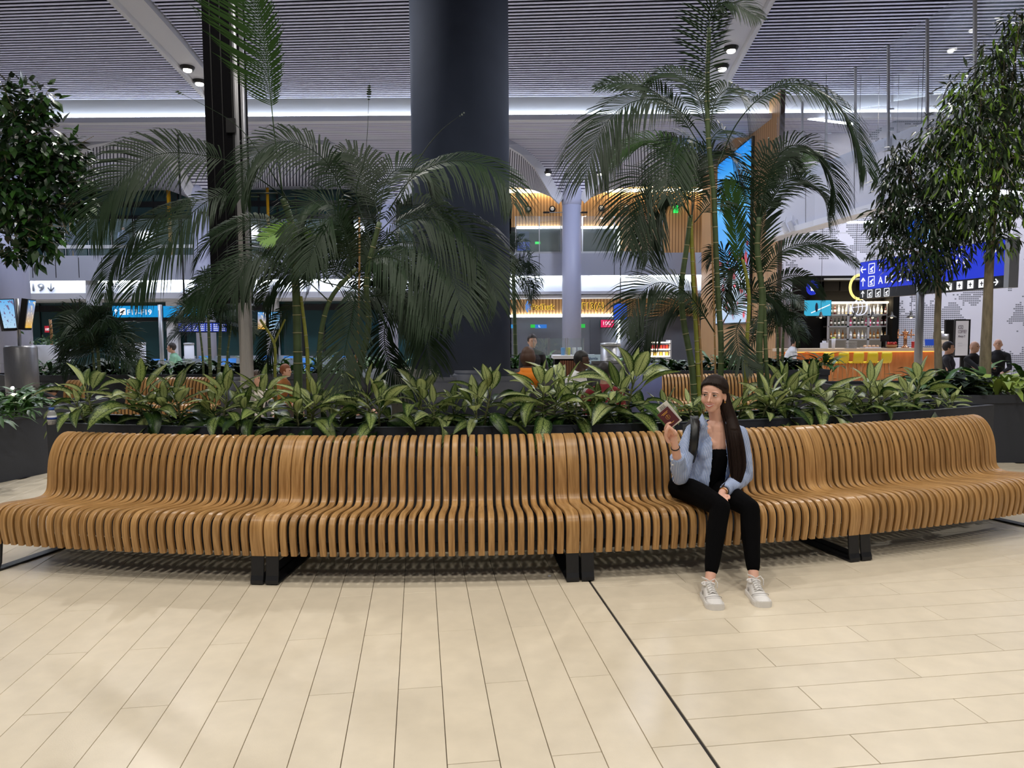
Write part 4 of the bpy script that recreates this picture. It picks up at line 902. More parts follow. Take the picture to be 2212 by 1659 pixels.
def clump(px, Y, z, kind, scale, label, group, seed):
    q = P(px, 780, Y); o = obj('foliage_plant', CL[(kind, seed % 3)]); rr = random.Random(seed); o.matrix_basis = T((q.x, Y, z))@Rz(rr.uniform(0, 6))@Matrix.Scale(scale, 4); tag(o, label, 'plant', group)
CNT = {}
def nth(key):
    CNT[key] = CNT.get(key, -1)+1; return ORD[CNT[key]]
rr = random.Random(8)
for i, px_ in enumerate(range(45, 560, 27)):
    k = 'green' if (px_ < 140 or i % 4 == 0) else 'dark'; clump(px_+rr.uniform(-8, 8), 13.35+rr.uniform(-.1, .35), .86, k, rr.uniform(1.2, 1.6), '%s low %s plant from the left in the far planter left of the mast' % (nth('a'+k), 'green strap-leaved' if k == 'green' else 'dark broad-leaved'), 'plants in the left far planter', i)
for i, px_ in enumerate(range(560, 890, 33)):
    clump(px_, 13.4+rr.uniform(-.1, .3), .86, 'green', rr.uniform(1.2, 1.6), '%s low green plant from the mast in the far planter behind the left palm' % nth('b'), 'plants behind the left palm', i+40)
for i, px_ in enumerate(range(1345, 1790, 24)):
    k = rr.choice(['green', 'green', 'dark']); clump(px_, 13.35+rr.uniform(-.1, .35), .87, k, rr.uniform(1.2, 1.6), '%s low %s plant from the left in the planter behind the right palm' % (nth('c'+k), 'green strap-leaved' if k == 'green' else 'dark broad-leaved'), 'plants behind the right palm', i+60)
for i, px_ in enumerate((1108, 1128, 1150, 1172, 1192)):
    clump(px_, 16.3, .78, 'green', 1.5, '%s bright green plant from the dark column in the short planter beside it' % nth('d'), 'plants right of the column', i+80)
for i, (px_, Y) in enumerate(((1985, 10.2), (1995, 9.3), (2030, 9.2), (2040, 10.6), (2052, 9.6), (2065, 9.0), (2085, 9.8), (2095, 9.1), (2110, 10.4), (2125, 9.3), (2145, 9.7), (2165, 9.0), (2190, 9.9), (2200, 9.1), (2230, 9.3))):
    k = 'dark' if i in (4, 5, 6, 7) else ('lime' if i in (9, 11, 12, 13) else 'green'); clump(px_, Y, .77, k, rr.uniform(1.2, 1.5), '%s of the %s plants, counting from the left, under the two right trees' % (nth('e'+k), {'dark': 'dark crinkled', 'lime': 'pale lime', 'green': 'green strap-leaved'}[k]), 'plants under the right trees', i+90)
for i, (px_, Y) in enumerate(((-30, 7.2), (-5, 7.6), (10, 8.6), (22, 7.9), (45, 9.2), (50, 8.4), (78, 9.0))):
    clump(px_, Y, .72, 'green', rr.uniform(1.0, 1.35), '%s green strap-leaved plant from the left in the left edge planter' % nth('f'), 'plants in the left edge planter', i+120)
# small background palms
YQ = 13.3
rr = random.Random(31)
def bush(cx, cy, n, R_, Lp, a0, a1):
    out = []
    for i in range(n):
        a = a0+(a1-a0)*(i+.5)/n+rr.uniform(-.1, .1); r_ = R_*rr.uniform(.7, 1.1)
        out.append(([(cx, cy), (cx+cos(a)*r_*.4, cy+sin(a)*r_*.5), (cx+cos(a)*r_*.8, cy+sin(a)*r_*.8+6), (cx+cos(a)*r_*1.05, cy+sin(a)*r_*.8+26)], Lp*rr.uniform(.8, 1.1), dict(s0=.12, face=rr.uniform(.4, .8), droop=.5, step=.036, wid=.009, Y=(0, rr.uniform(-.5, .5)))))
    return out
def pal(*a, **k): LATE.append((a, k))
LATE = []
pal('areca_palm', 'bushy small palm left of the pylon beside the blue gate sign', 12.9, [([(215, 815), (212, 760), (208, 720)], .03, 'b'), ([(205, 815), (198, 750), (180, 720)], .02, 'b')], bush(210, 760, 22, 100, 55, -pi*1.08, .1*pi)+bush(195, 705, 8, 75, 50, -pi*.95, -.25*pi), seed=41)
pal('areca_palm', 'slender background palm with thin canes just left of the pylon', 12.9, [([(455, 815), (452, 740), (450, 680)], .03, 'b'), ([(472, 815), (475, 740), (478, 670)], .03, 'b'), ([(440, 815), (437, 760), (430, 700)], .02, 'b'), ([(490, 815), (492, 760), (500, 700)], .02, 'b')], bush(455, 690, 18, 90, 45, -pi*1.1, .1*pi)+bush(470, 640, 8, 80, 45, -pi, 0), seed=42)
pal('areca_palm', 'feathery background palm between the wood wall and the bar', 13.2, [([(1680, 815), (1680, 740), (1677, 690)], .025, 'b'), ([(1690, 815), (1691, 740), (1695, 690)], .025, 'b')], bush(1683, 705, 15, 60, 36, -pi*1.1, .1*pi)+bush(1686, 650, 6, 45, 30, -pi, 0), seed=43)
pal('areca_palm', 'thin palm tuft showing right beside the dark column', 17.0, [([(1115, 815), (1112, 700), (1108, 560)], .05, 'b')], bush(1110, 590, 14, 60, 36, -pi*1.1, .9)+bush(1108, 540, 6, 50, 30, -pi, 0), seed=44)
# ---- screen totem on a steel drum (left)
YZ = 11.0
t = thing('screen_totem', 'totem with two bright tilted screens on a brushed steel drum at left', 'screen totem', (P(47, 800, YZ).x, YZ, 0)); q = P(47, 800, YZ)
zd = P(47, 747, YZ).z
m = MB(); m.lathe([(.22, 0), (.22, zd-.03), (.20, zd)], 32, (q.x, YZ, 0)); m.build('drum', m_brush, t, True)
m = MB(); m.lathe([(.025, zd), (.025, P(40, 645, YZ).z)], 12, (P(40, 700, YZ).x, YZ, 0)); m.build('pole', m_post, t, True)
def tilt_screen(c4, par, mats, name='screen_panel'):
    A = [P(*a) for a in c4]; n_ = (A[1]-A[0]).cross(A[3]-A[0]).normalized(); n_ = n_ if n_.dot(Vector((0, 0, CAM_H))-A[0]) > 0 else -n_
    m = MB(); m.add([a+n_*.0 for a in A]+[a-n_*.08 for a in A], [(0, 1, 2, 3), (7, 6, 5, 4), (0, 4, 5, 1), (1, 5, 6, 2), (2, 6, 7, 3), (3, 7, 4, 0)]); cs = m.build(name, m_black, par)
    f = lambda u, v: (A[0]*(1-u)*(1-v)+A[1]*u*(1-v)+A[2]*u*v+A[3]*(1-u)*v)+n_*.006
    m = MB(); m.quad(f(.06, .07), f(.94, .07), f(.94, .97), f(.06, .97)); m.build('display', mats, cs)
    return f, n_, cs
def poster_mat(name, top, low, spot):
    m = bpy.data.materials.new(name); m.use_nodes = True; N = m.node_tree.nodes; L = m.node_tree.links; b = N['Principled BSDF']
    tc = N.new('ShaderNodeTexCoord'); sp = N.new('ShaderNodeSeparateXYZ'); L.new(tc.outputs['UV'], sp.inputs[0]); cr = N.new('ShaderNodeValToRGB'); L.new(sp.outputs[1], cr.inputs[0])
    cr.color_ramp.elements[0].color = (*srgb(low), 1); cr.color_ramp.elements[1].color = (*srgb(top), 1)
    nz = N.new('ShaderNodeTexNoise'); nz.inputs['Scale'].default_value = 6; L.new(tc.outputs['UV'], nz.inputs[0]); th = N.new('ShaderNodeMath'); th.operation = 'GREATER_THAN'; th.inputs[1].default_value = .60; L.new(nz.outputs[0], th.inputs[0])
    mx = N.new('ShaderNodeMix'); mx.data_type = 'RGBA'; L.new(th.outputs[0], mx.inputs['Factor']); L.new(cr.outputs[0], mx.inputs[6]); mx.inputs[7].default_value = (*srgb(spot), 1)
    b.inputs['Base Color'].default_value = (0, 0, 0, 1); L.new(mx.outputs[2], b.inputs['Emission Color']); b.inputs['Emission Strength'].default_value = .9; return m
pA = poster_mat('poster_blue', (110, 190, 250), (190, 225, 250), (120, 110, 150)); pB = poster_mat('poster_orange', (60, 160, 240), (245, 190, 60), (250, 235, 200))
tilt_screen([(8, 714, YZ-.25), (38, 713, YZ-.1), (30, 645, YZ-.1), (-8, 646, YZ-.25)], t, pA); tilt_screen([(52, 713, YZ-.1), (68, 713, YZ+.3), (78, 648, YZ+.3), (60, 646, YZ-.1)], t, pB)
YZ2 = 19.0
t = thing('screen_totem', 'small screen totem with two bright screens seen behind the left palm', 'screen totem', (P(582, 800, YZ2).x, YZ2, 0))
tilt_screen([(556, 714, YZ2+.2), (576, 714, YZ2), (576, 673, YZ2), (556, 673, YZ2+.2)], t, pB); tilt_screen([(580, 714, YZ2), (606, 714, YZ2), (606, 673, YZ2), (580, 673, YZ2)], t, pA)
m = MB(); m.lathe([(.3, 0), (.3, .8), (.05, .85), (.05, 2.2)], 20, (P(580, 700, YZ2).x, YZ2+.3, 0)); m.build('stand', m_brush, t, True)
# ---- F17-F19 gate sign and departures board
YF = 20.0
t = thing('gate_sign', 'long bright blue F17-F19 gate sign on a metal post', 'sign', (P(347, 780, YF).x, YF, 0)); m_cy = emis('sign_cyan', (20, 150, 220), .95)
for x0, x1 in ((242, 343), (352, 442)): rect(x0, 661, x1, 685, YF, .14).build('light_box', m_cy, t); rect(x0, 685, x1, 694, YF+.02, .12).build('lower_strip', m_black, t)
m = MB(); m.lathe([(.055, 0), (.055, P(347, 658, YF).z)], 14, (P(347, 700, YF).x, YF, 0)); m.build('post', m_post, t, True)
sign_text('F17-F19', 274, 680, 11, YF-.02, emis('text_white', (245, 245, 250), 1.2), '', 'lettering', t, 52, .003)
rect(258, 666, 271, 680, YF-.03, .02).build('plane_icon', emis('text_white', (245, 245, 250), 1.2), t)
m = MB(); m.bar(P(260, 676, YF-.04), P(269, 670, YF-.04), .035, .01, up=(0, 1, 0)); m.bar(P(263, 672, YF-.04), P(266, 677, YF-.04), .025, .01, up=(0, 1, 0)); m.build('plane_glyph', m_black, t)
m = MB(); m.bar(P(250, 680, YF-.03), P(250, 668, YF-.03), .02, .01, up=(0, 1, 0)); m.bar(P(250, 668, YF-.03), P(247, 672, YF-.03), .02, .01, up=(0, 1, 0)); m.bar(P(250, 668, YF-.03), P(253, 672, YF-.03), .02, .01, up=(0, 1, 0)); m.build('arrow', emis('text_white', (245, 245, 250), 1.2), t)
YD = 26.0
t = thing('departures_board', 'row of blue departure screens below the gate sign', 'screen', P(437, 718, YD))
rect(383, 696, 492, 718, YD+.01, .08).build('casing', m_black, t)
for x in range(385, 490, 15): rect(x, 698, x+13.5, 716, YD-.01, .02).build('display', emis('dep_blue', (60, 84, 200), .9), t)
for x in range(385, 490, 15):
    for y in (701, 705, 709, 713): rect(x+1, y, x+11, y+1, YD-.025, .01).build('text_row', emis('text_white', (245, 245, 250), 1.2), t)
for x in (400, 475): q = P(x, 697, YD+.03); m = MB(); m.bar(q, (q.x, q.y, 8.9), .05); m.build('hanger', m_black, t)
screen(96, 704, 106, 718, 30, (200, 40, 60), .7, 'wall_display', 'small red and blue display behind the potted tree', txt=[('100', 97, 714, 5, 8)])
# ---- bins, pot, kiosk
def bin_(px, y0, r_px, Y, label, mat):
    q = P(px, y0, Y); t = thing('litter_bin', label, 'bin', (q.x, Y, 0)); r = PX(r_px, Y)
    m = MB(); m.lathe([(r, 0), (r, q.z-.06)], 32, (q.x, Y, 0)); m.build('body', mat, t, True)
    m = MB(); m.lathe([(r+.01, q.z-.06), (r+.01, q.z), (r*.6, q.z+.01), (r*.55, q.z-.05)], 32, (q.x, Y, 0)); m.build('lid', m_post, t, True)
bin_(1319, 741, 21, 15.0, 'brushed steel cylinder bin beside the kiosk sign', m_brush); bin_(275, 742, 14, 19, 'left one of two pale cylinder bins near the gate seats', m_white); bin_(300, 740, 13, 19.4, 'right one of two pale cylinder bins near the gate seats', m_white); bin_(408, 741, 10, 23, 'small pale cylinder bin among the gate seats', m_white)
q = P(113, 772, 17.0); t = thing('potted_tree', 'small tree in a tapered white pot behind the left planter', 'plant', (q.x, 17, 0))
m = MB(); m.lathe([(.30, 0), (.40, P(113, 745, 17).z), (.36, P(113, 745, 17).z), (.33, P(113, 745, 17).z-.08)], 28, (q.x, 17, 0)); m.build('pot', m_white, t, True)
m = MB(); m.tube([(q.x, 17, P(113, 747, 17).z), P(111, 715, 17), P(108, 690, 17)], .03, 8); m.build('trunk', m_stick if 'm_stick' in globals() else m_leg, t, True)
m = MB(); rr = random.Random(2)
for _ in range(90):
    c_ = P(113, 742, 17)+Vector((rr.gauss(0, .22), rr.gauss(0, .2), rr.gauss(.04, .06))); d = Vector((rr.gauss(0, 1), rr.gauss(0, 1), rr.gauss(.6, .5))).normalized()*.14; s_ = d.orthogonal().normalized()*.025; m.add([c_, c_+d*.5+s_, c_+d, c_+d*.5-s_], [(0, 1, 2, 3)])
stuff(m.build('foliage', cm['green'], t))
YK = 13.2
xa, xb = P(1195, 780, YK).x, P(1292, 780, YK).x; zk = P(1240, 768, YK).z
t = thing('kiosk_counter', 'small kiosk counter with white top, wood slat front and glass screens', 'counter', ((xa+xb)/2, YK, 0))
m = MB(); m.box(((xa+xb)/2, YK+.3, zk-.03), (xb-xa, .7, .06)); m.build('top', m_white, t); m = MB(); m.box(((xa+xb)/2, YK+.3, (zk-.06)/2), (xb-xa-.06, .6, zk-.06)); m.build('carcass', m_bk, t)
n_ = 14
for i in range(n_): m = MB(); m.box((xa+.12+(xb-xa-.24)*(i+.5)/n_, YK-.012, (zk-.06)/2), (.032, .03, zk-.12)); m.build('slat', pm('walnut', (112, 70, 46), rough=.5, rnd=.2), t)
for x0, x1 in ((1152, 1184), (1187, 1222), (1226, 1261)): 
    g_ = rect(x0, 731, x1, 766, YK+.2, .012).build('glass_screen', m_pane, t)
    for x in (x0, x1): rect(x-.6, 730, x+.6, 768, YK+.19, .03).build('clip_post', m_post, g_)
t = thing('kiosk_sign', 'pale blue damla poster on the front of the kiosk counter', 'poster', P(1281, 806, YK-.06)); rect(1265, 766, 1297, 806, YK-.06, .02).build('board', pm('poster_pale', (186, 214, 236), rough=.6), t)
for s, x, y, h_, w_ in (('damla', 1271, 777, 6, 20), ('Doğal lezzeti', 1268, 787, 3.4, 24), ('seyredeyle', 1270, 792, 3.4, 20), ('deneyin', 1272, 797, 3.4, 16), ('buradan', 1271, 802, 3.4, 18)): sign_text(s, x, y, h_, YK-.075, pm('poster_ink', (40, 66, 120)), '', 'lettering', t, w_, .001)
for k, (x, c_, nm) in enumerate(((1216, (90, 160, 220), 'blue'), (1228, (220, 214, 60), 'yellow'), (1240, (225, 228, 230), 'white'), (1252, (200, 210, 214), 'clear'))):
    q = P(x, 765, YK+.35); q.z = zk; m = MB(); m.lathe([(.035, 0), (.04, .13), (.038, .14)], 12, q); tag(m.build('counter_jar', pm('jar_'+nm, c_, rough=.3), None, True), '%s jar standing on the kiosk counter behind glass' % nm, 'jar')
q = P(1218, 745, 14.5)
# ---- lounge chairs
def lounge(px, ytop, Y, rz, col, label, w=.72):
    q = P(px, ytop, Y); t = thing('lounge_chair', label, 'chair', (q.x, Y, 0), 'lounge chairs behind the planter', world=False); t.matrix_basis = T((q.x, Y, 0))@Rz(rz); h_ = max(.7, q.z); mt = pm('lounge_%d_%d_%d' % col, col, rough=.55)
    m = rounded_box((0, .28, h_*.62), (w*.86, .14, h_*.76), .06, 3); obj('backrest', m.mesh('backrest', mt, True), t)
    m = rounded_box((0, -.05, .36), (w*.74, .62, .16), .05, 3); obj('seat', m.mesh('seat', mt, True), t)
    for s in (-1, 1): m = rounded_box((s*w*.43, -.02, .46), (.10, .66, .28), .045, 3); obj('armrest', m.mesh('armrest', mt, True), t); m = MB(); m.tube([(s*w*.36, -.26, .28), (s*w*.4, -.3, 0)], .018, 8); m.tube([(s*w*.36, .22, .28), (s*w*.4, .26, 0)], .018, 8); obj('leg', m.mesh('leg', m_black, True), t)
LG = [(828, 796, 10.7, 2.6, (84, 92, 104), 'blue-grey lounge chair left of the dark column, seen from behind'), (838, 794, 12.2, 2.9, (70, 74, 84), 'grey lounge chair half behind the left palm fronds'), (896, 796, 9.55, 3.3, (62, 62, 58), 'olive-grey lounge chair left of the column foot'), (948, 812, 8.5, 3.1, (36, 40, 52), 'low dark navy lounge chair at the column foot'), (1030, 798, 9.8, 3.0, (40, 46, 60), 'dark slate lounge chair directly before the column'), (1084, 810, 8.2, 3.2, (34, 38, 50), 'dark lounge chair at the right foot of the column'),
      (1168, 796, 9.6, 2.7, (30, 28, 28), 'black lounge chair with orange inside right of the column'), (1302, 778, 10.6, 3.3, (34, 32, 34), 'black high-backed lounge chair before the kiosk poster'), (1372, 784, 11.3, 3.5, (96, 104, 150), 'lavender-blue lounge chair right of the kiosk'), (545, 812, 10.2, 2.6, (60, 62, 68), 'grey lounge chair with reclining person by the mast')]
for a in LG: lounge(*a)
q = P(1142, 796, 9.3); m = rounded_box((q.x, 9.25, q.z-.12), (.34, .14, .26), .06, 3); tag(m.build('orange_cushion', pm('orange_fabric', (224, 128, 22), rough=.8), None, True), 'orange round cushion on the black chair right of the column', 'cushion')
# ---- gate seating far back
def bank(px, Y, n, label, blue):
    q = P(px, 770, Y); t = thing('gate_seat_bank', label, 'seating', (q.x, Y, 0), 'gate seating far back'); w = .55
    m = MB(); m.box((q.x+w*(n-1)/2, Y+.1, .36), (w*n, .08, .06)); m.build('beam', m_post, t)
    for k in range(n):
        mt = pm('seat_blue', (30, 120, 200), rough=.5) if k in blue else pm('seat_grey', (92, 98, 106), rough=.5)
        m = MB(); x = q.x+k*w; m.grid([[(x+u, Y-.25, .42) for u in (-.22, 0, .22)], [(x+u, Y+.12, .40) for u in (-.22, 0, .22)], [(x+u, Y+.22, .5) for u in (-.22, 0, .22)], [(x+u, Y+.34, .92) for u in (-.22, 0, .22)]]); o = m.build('seat_shell', mt, t, True); s_ = o.modifiers.new('s', 'SOLIDIFY'); s_.thickness = .03
    for k in (0, n-1): m = MB(); m.bar((q.x+k*w, Y+.1, .34), (q.x+k*w, Y+.1, .02), .05); m.box((q.x+k*w, Y+.1, .015), (.06, .5, .03)); m.build('leg', m_post, t)
bank(330, 22, 6, 'gate seat row below the blue gate sign', (0, 4)); bank(400, 25, 7, 'gate seat row farther back below the departure screens', (1, 5)); bank(580, 22, 6, 'gate seat row right of the pylon mast', (2,)); bank(620, 24, 5, 'gate seat row behind the thick palm cane', (0, 3)); bank(255, 20.5, 3, 'short gate seat row left, one seat bright blue', (0,))
# ---- mini market shelf, lights, bottle
t = thing('display_stand', 'small lit market stand with packets behind the right palm', 'stall', (P(1420, 770, 19).x, 19, 0)); xa, xb = P(1398, 740, 19).x, P(1448, 740, 19).x
for y in (742, 757, 772): z = P(1420, y, 19).z; m = MB(); m.box(((xa+xb)/2, 19.2, z), (xb-xa, .5, .03)); m.build('shelf', m_white, t); m = MB(); m.box(((xa+xb)/2, 18.97, z+.03), (xb-xa, .02, .02)); m.build('led_strip', m_ledw, t)
for x in (xa, xb): m = MB(); m.box((x, 19.2, P(1420, 735, 19).z/2), (.04, .5, P(1420, 735, 19).z)); m.build('side', m_white, t)
for k in range(14): z = P(1420, (757, 772)[k % 2], 19).z; m = MB(); m.box((xa+.06+(xb-xa-.1)*(k//2)/6.5, 19.1, z+.08), (.06, .12, .13)); m.build('packet', pm('pk%d' % (k % 4), [(190, 60, 40), (230, 190, 90), (150, 40, 60), (240, 230, 210)][k % 4]), t)
m = MB(); q = P(27, 838, 7.9); t = thing('garden_spotlight', 'glaring small spotlight among the plants at the left edge', 'spotlight', q); m.sphere(q, .016, 12, 8); m.build('bulb', emis('spot_glare', (255, 244, 220), 150), t, True); m = MB(); m.tube([q-Vector((0, -.03, .02)), q-Vector((0, -.04, .33))], .012, 8); m.build('stake', m_black, t)
m = MB(); q = P(1376, 778, 12.95); t = thing('garden_spotlight', 'warm spotlight glowing among plants right of the kiosk', 'spotlight', q); m.sphere(q, .025, 12, 8); m.build('bulb', emis('spot_glow', (255, 240, 160), 25), t, True); m = MB(); m.tube([q+Vector((0, .03, 0)), q-Vector((0, -.06, .2))], .012, 8); m.build('stake', m_black, t)
q = G(113, 917, PH+.002); t = thing('drink_bottle', 'nearly empty plastic iced coffee bottle with blue cap on the planter rim', 'bottle', q)
m = MB(); m.lathe([(.030, .0), (.034, .006), (.034, .05), (.033, .085), (.022, .112), (.019, .118), (.019, .125)], 24, q); m.build('shell', glass('bottle_plastic', (225, 225, 225), .35, .1, 1.3), t, True)
m = MB(); m.lathe([(.031, .002), (.0315, .022), (.001, .022)], 24, q); m.build('coffee', pm('iced_coffee', (70, 44, 28), rough=.3), t, True)
m = MB(); m.lathe([(.0345, .030), (.0345, .072)], 24, q); m.build('wrapper', pm('wrapper_white', (214, 216, 222), rough=.5), t, True); m = MB(); m.lathe([(.0348, .042), (.0348, .060)], 24, q); m.build('wrapper_band', pm('wrapper_blue', (30, 60, 140), rough=.5), t, True)
m = MB(); m.lathe([(.021, .117), (.021, .136), (.018, .138)], 20, q); m.build('cap', pm('cap_blue', (50, 90, 170), rough=.4), t, True)
q = G(1187, 1246); m = MB(); m.sphere(q+Vector((0, 0, .006)), (.012, .010, .006), 8, 6); tag(m.build('paper_scrap', m_white, None, True), 'tiny crumpled white paper scrap on the floor by the bench leg', 'litter')
# ================================================================== plants
R60 = random.Random(11)
def leafmat(name, dark, light, thr, rough=.36):
    """variegated leaf: cream flecks between the veins, green margin and midrib"""
    m = bpy.data.materials.new(name); m.use_nodes = True; N = m.node_tree.nodes; L = m.node_tree.links; b = N['Principled BSDF']
    tc = N.new('ShaderNodeTexCoord'); sp = N.new('ShaderNodeSeparateXYZ'); L.new(tc.outputs['UV'], sp.inputs[0])
    def math(op, a, b_=None):
        q = N.new('ShaderNodeMath'); q.operation = op
        for i, v in enumerate((a, b_)):
            if v is None: continue
            if hasattr(v, 'links'): L.new(v, q.inputs[i])
            else: q.inputs[i].default_value = v
        return q.outputs[0]
    e = math('ABSOLUTE', math('SUBTRACT', sp.outputs[0], .5))            # 0 midrib .. .5 margin
    slant = math('ADD', math('MULTIPLY', sp.outputs[1], 9.0), math('MULTIPLY', e, -5.0))
    cx = N.new('ShaderNodeCombineXYZ'); L.new(math('MULTIPLY', sp.outputs[0], 6.0), cx.inputs[0]); L.new(slant, cx.inputs[1])
    oi = N.new('ShaderNodeObjectInfo'); L.new(math('MULTIPLY', oi.outputs['Random'], 20.0), cx.inputs[2])
    nz = N.new('ShaderNodeTexNoise'); nz.inputs['Scale'].default_value = 6.0; nz.inputs['Detail'].default_value = 3; nz.inputs['Roughness'].default_value = .7; L.new(cx.outputs[0], nz.inputs['Vector'])
    edge = math('MULTIPLY', math('POWER', math('MULTIPLY', e, 2.0), 4.0), .30)
    mid = math('MULTIPLY', math('LESS_THAN', e, .03), .12)
    v = math('SUBTRACT', math('SUBTRACT', nz.outputs[0], edge), mid)
    rn = math('MULTIPLY', math('SUBTRACT', oi.outputs['Random'], .5), .10)
    cr = N.new('ShaderNodeValToRGB'); cr.color_ramp.elements[0].position = thr-.02; cr.color_ramp.elements[1].position = thr+.025
    cr.color_ramp.elements[0].color = (*srgb(dark), 1); cr.color_ramp.elements[1].color = (*srgb(light), 1); L.new(math('ADD', v, rn), cr.inputs[0]); L.new(cr.outputs[0], b.inputs['Base Color'])
    b.inputs['Roughness'].default_value = rough
    tl = N.new('ShaderNodeBsdfTranslucent'); L.new(cr.outputs[0], tl.inputs[0]); mxs = N.new('ShaderNodeMixShader'); mxs.inputs[0].default_value = .32
    L.new(b.outputs[0], mxs.inputs[1]); L.new(tl.outputs[0], mxs.inputs[2]); L.new(mxs.outputs[0], N['Material Output'].inputs[0])
    return m
lm = [leafmat('dumbcane_cream', (36, 68, 26), (200, 212, 142), .43), leafmat('dumbcane_mid', (32, 62, 24), (170, 190, 110), .475), leafmat('dumbcane_green', (26, 54, 22), (118, 150, 72), .535)]
def leaf_mesh(mat, L=.25, W=.085, droop=.6, pet=.09, n=9):
    m = MB(); rows = []; ang = 0.0; p_ = Vector((0, 0, 0)); step = L/(n-1)
    m.tube([(0, 0, 0), (0, pet*.6, .0), (0, pet, 0)], [.005, .004, .003], 5)
    p_ = Vector((0, pet, 0))
    for i in range(n):
        t = i/(n-1); w = W/2*max(0.02, sin(pi*min(1, t**.8*.98+.02)))**.8
        if i == n-1: w = .0015
        d = Vector((0, cos(ang), -sin(ang))); nn = Vector((0, sin(ang), cos(ang)))
        rows.append([p_+Vector((-w, 0, 0))+nn*w*.35, p_+Vector((-w*.5, 0, 0))+nn*w*.16, p_, p_+Vector((w*.5, 0, 0))+nn*w*.16, p_+Vector((w, 0, 0))+nn*w*.35])
        p_ = p_+d*step; ang += droop/(n-1)
    m.grid(rows, (1, 1)); return m.mesh('leaf', mat, True)
LEAF = {(k, v): leaf_mesh(lm[k], .245, .086, [.25, .7, 1.25, 1.8][v]) for k in range(3) for v in range(4)}
m_cane = pm('cane', (92, 96, 60), rough=.7, noise=(40, .35))
def onarc(px, R):
    d = ray(px, 860); best = None
    for i in range(400):
        th = -.5+i*.0028; q = polar(R, th, 0); x = q.x/q.y-d.x/d.y
        if best is None or abs(x) < best[0]: best = (abs(x), th)
    return best[1]
def dumbcane(px, R, top, label, seed, n=17):
    rr = random.Random(seed); th = onarc(px, R); base = polar(R, th, PH-.10); H_ = max(.3, P(px, top, base.y).z-PH+.1)
    t = thing('dumb_cane_plant', label, 'plant', base, 'dumb cane plants in the bench planter', world=False)
    lean = Vector((rr.uniform(-.07, .07), rr.uniform(-.08, .02), 0))
    for cr_, (hf, nf, off) in enumerate(((1.0, .58, Vector((0, 0, 0))), (.70, .42, Vector((rr.choice((-1, 1))*rr.uniform(.07, .12), rr.uniform(-.10, .02), 0))))):
        hs = H_*.58*hf; tip = off+lean*hf+Vector((0, 0, hs)); m = MB(); st_ = [off*.5, off*.8+lean*.4*hf+Vector((0, 0, hs*.5)), tip]
        m.tube(st_, [.012, .010, .007], 7); obj('stem', m.mesh('stem', m_cane, True), t)
        az = rr.uniform(0, 6.28); nl = int(n*nf)
        for i in range(nl):
            f = i/(nl-1); az += 2.4+rr.uniform(-.55, .55); u = .15+.85*f; z = (st_[0].lerp(st_[1], u*2) if u < .5 else st_[1].lerp(st_[2], u*2-1))
            el = radians(-30+96*f**1.25+rr.uniform(-20, 20)); v = 3 if f < .30 else (2 if f < .62 else (1 if f < .88 else 0))
            if rr.random() < .3: v = max(0, min(3, v+rr.choice((-1, 1))))
            k = 2 if f < .34 else (1 if f < .60 else 0)
            if rr.random() < .25: k = max(0, min(2, k+rr.choice((-1, 1))))
            s = (.80+.5*sin(pi*min(1, f*.9+.1)))*rr.uniform(.72, 1.18)*(H_/.52)**.6*(1 if cr_ == 0 else .9)
            M = T(z)@Rz(az)@Matrix.Rotation(el, 4, 'X')@Matrix.Rotation(rr.uniform(-.55, .55), 4, 'Y')@Matrix.Scale(s, 4)
            obj('leaf', LEAF[(k, v)], t, M)
DC = [(205, 10.70, 783, 'broad dumb cane with the longest pale leaves, leftmost in the planter'), (305, 10.78, 776, 'dumb cane second from the left end of the planter'), (392, 10.72, 797, 'low dumb cane in front of the distant oak bench'),
      (478, 10.80, 797, 'dumb cane just left of the brushed metal mast'), (556, 10.74, 795, 'dumb cane just right of the brushed metal mast'), (668, 10.82, 806, 'dumb cane below the hanging palm frond'),
      (738, 10.62, 850, 'short dark dumb cane beneath the left palm'), (800, 10.78, 784, 'dumb cane with one upright pale leaf right of the palm stems'), (918, 10.76, 800, 'dumb cane left of the dark column foot'), (985, 10.62, 842, 'small dumb cane squeezed in front of the dark column'),
      (1040, 10.80, 778, 'dumb cane with three upright leaves before the dark column'), (1110, 10.60, 850, 'low dumb cane between two taller ones right of the column'), (1172, 10.76, 766, 'tall dumb cane in front of the orange chair'), (1232, 10.72, 778, 'dumb cane in front of the bending man'), (1300, 10.62, 835, 'low leafy dumb cane left of the tallest one'),
      (1352, 10.70, 736, 'tallest dumb cane with one very long upright leaf'), (1425, 10.62, 850, 'dumb cane behind the raised passport'), (1492, 10.66, 846, 'dumb cane behind the woman\'s right shoulder'),
      (1592, 10.66, 838, 'dumb cane behind the woman\'s head and ponytail'), (1640, 10.78, 806, 'dumb cane just right of the seated woman'), (1690, 10.66, 782, 'upright dumb cane among the right palm stems'), (1762, 10.76, 784, 'dumb cane left of the bar stools'),
      (1830, 10.64, 848, 'low dumb cane below the orange bar front'), (1886, 10.74, 790, 'dumb cane with broad drooping leaves at the right'), (1965, 10.72, 776, 'dumb cane second from the right end of the planter'), (2012, 10.68, 838, 'rightmost dumb cane spilling over the planter rim')]
for i, (px_, R_, top, lb) in enumerate(DC): dumbcane(px_, R_, top, lb, 100+i, 44 if top < 812 else 34)
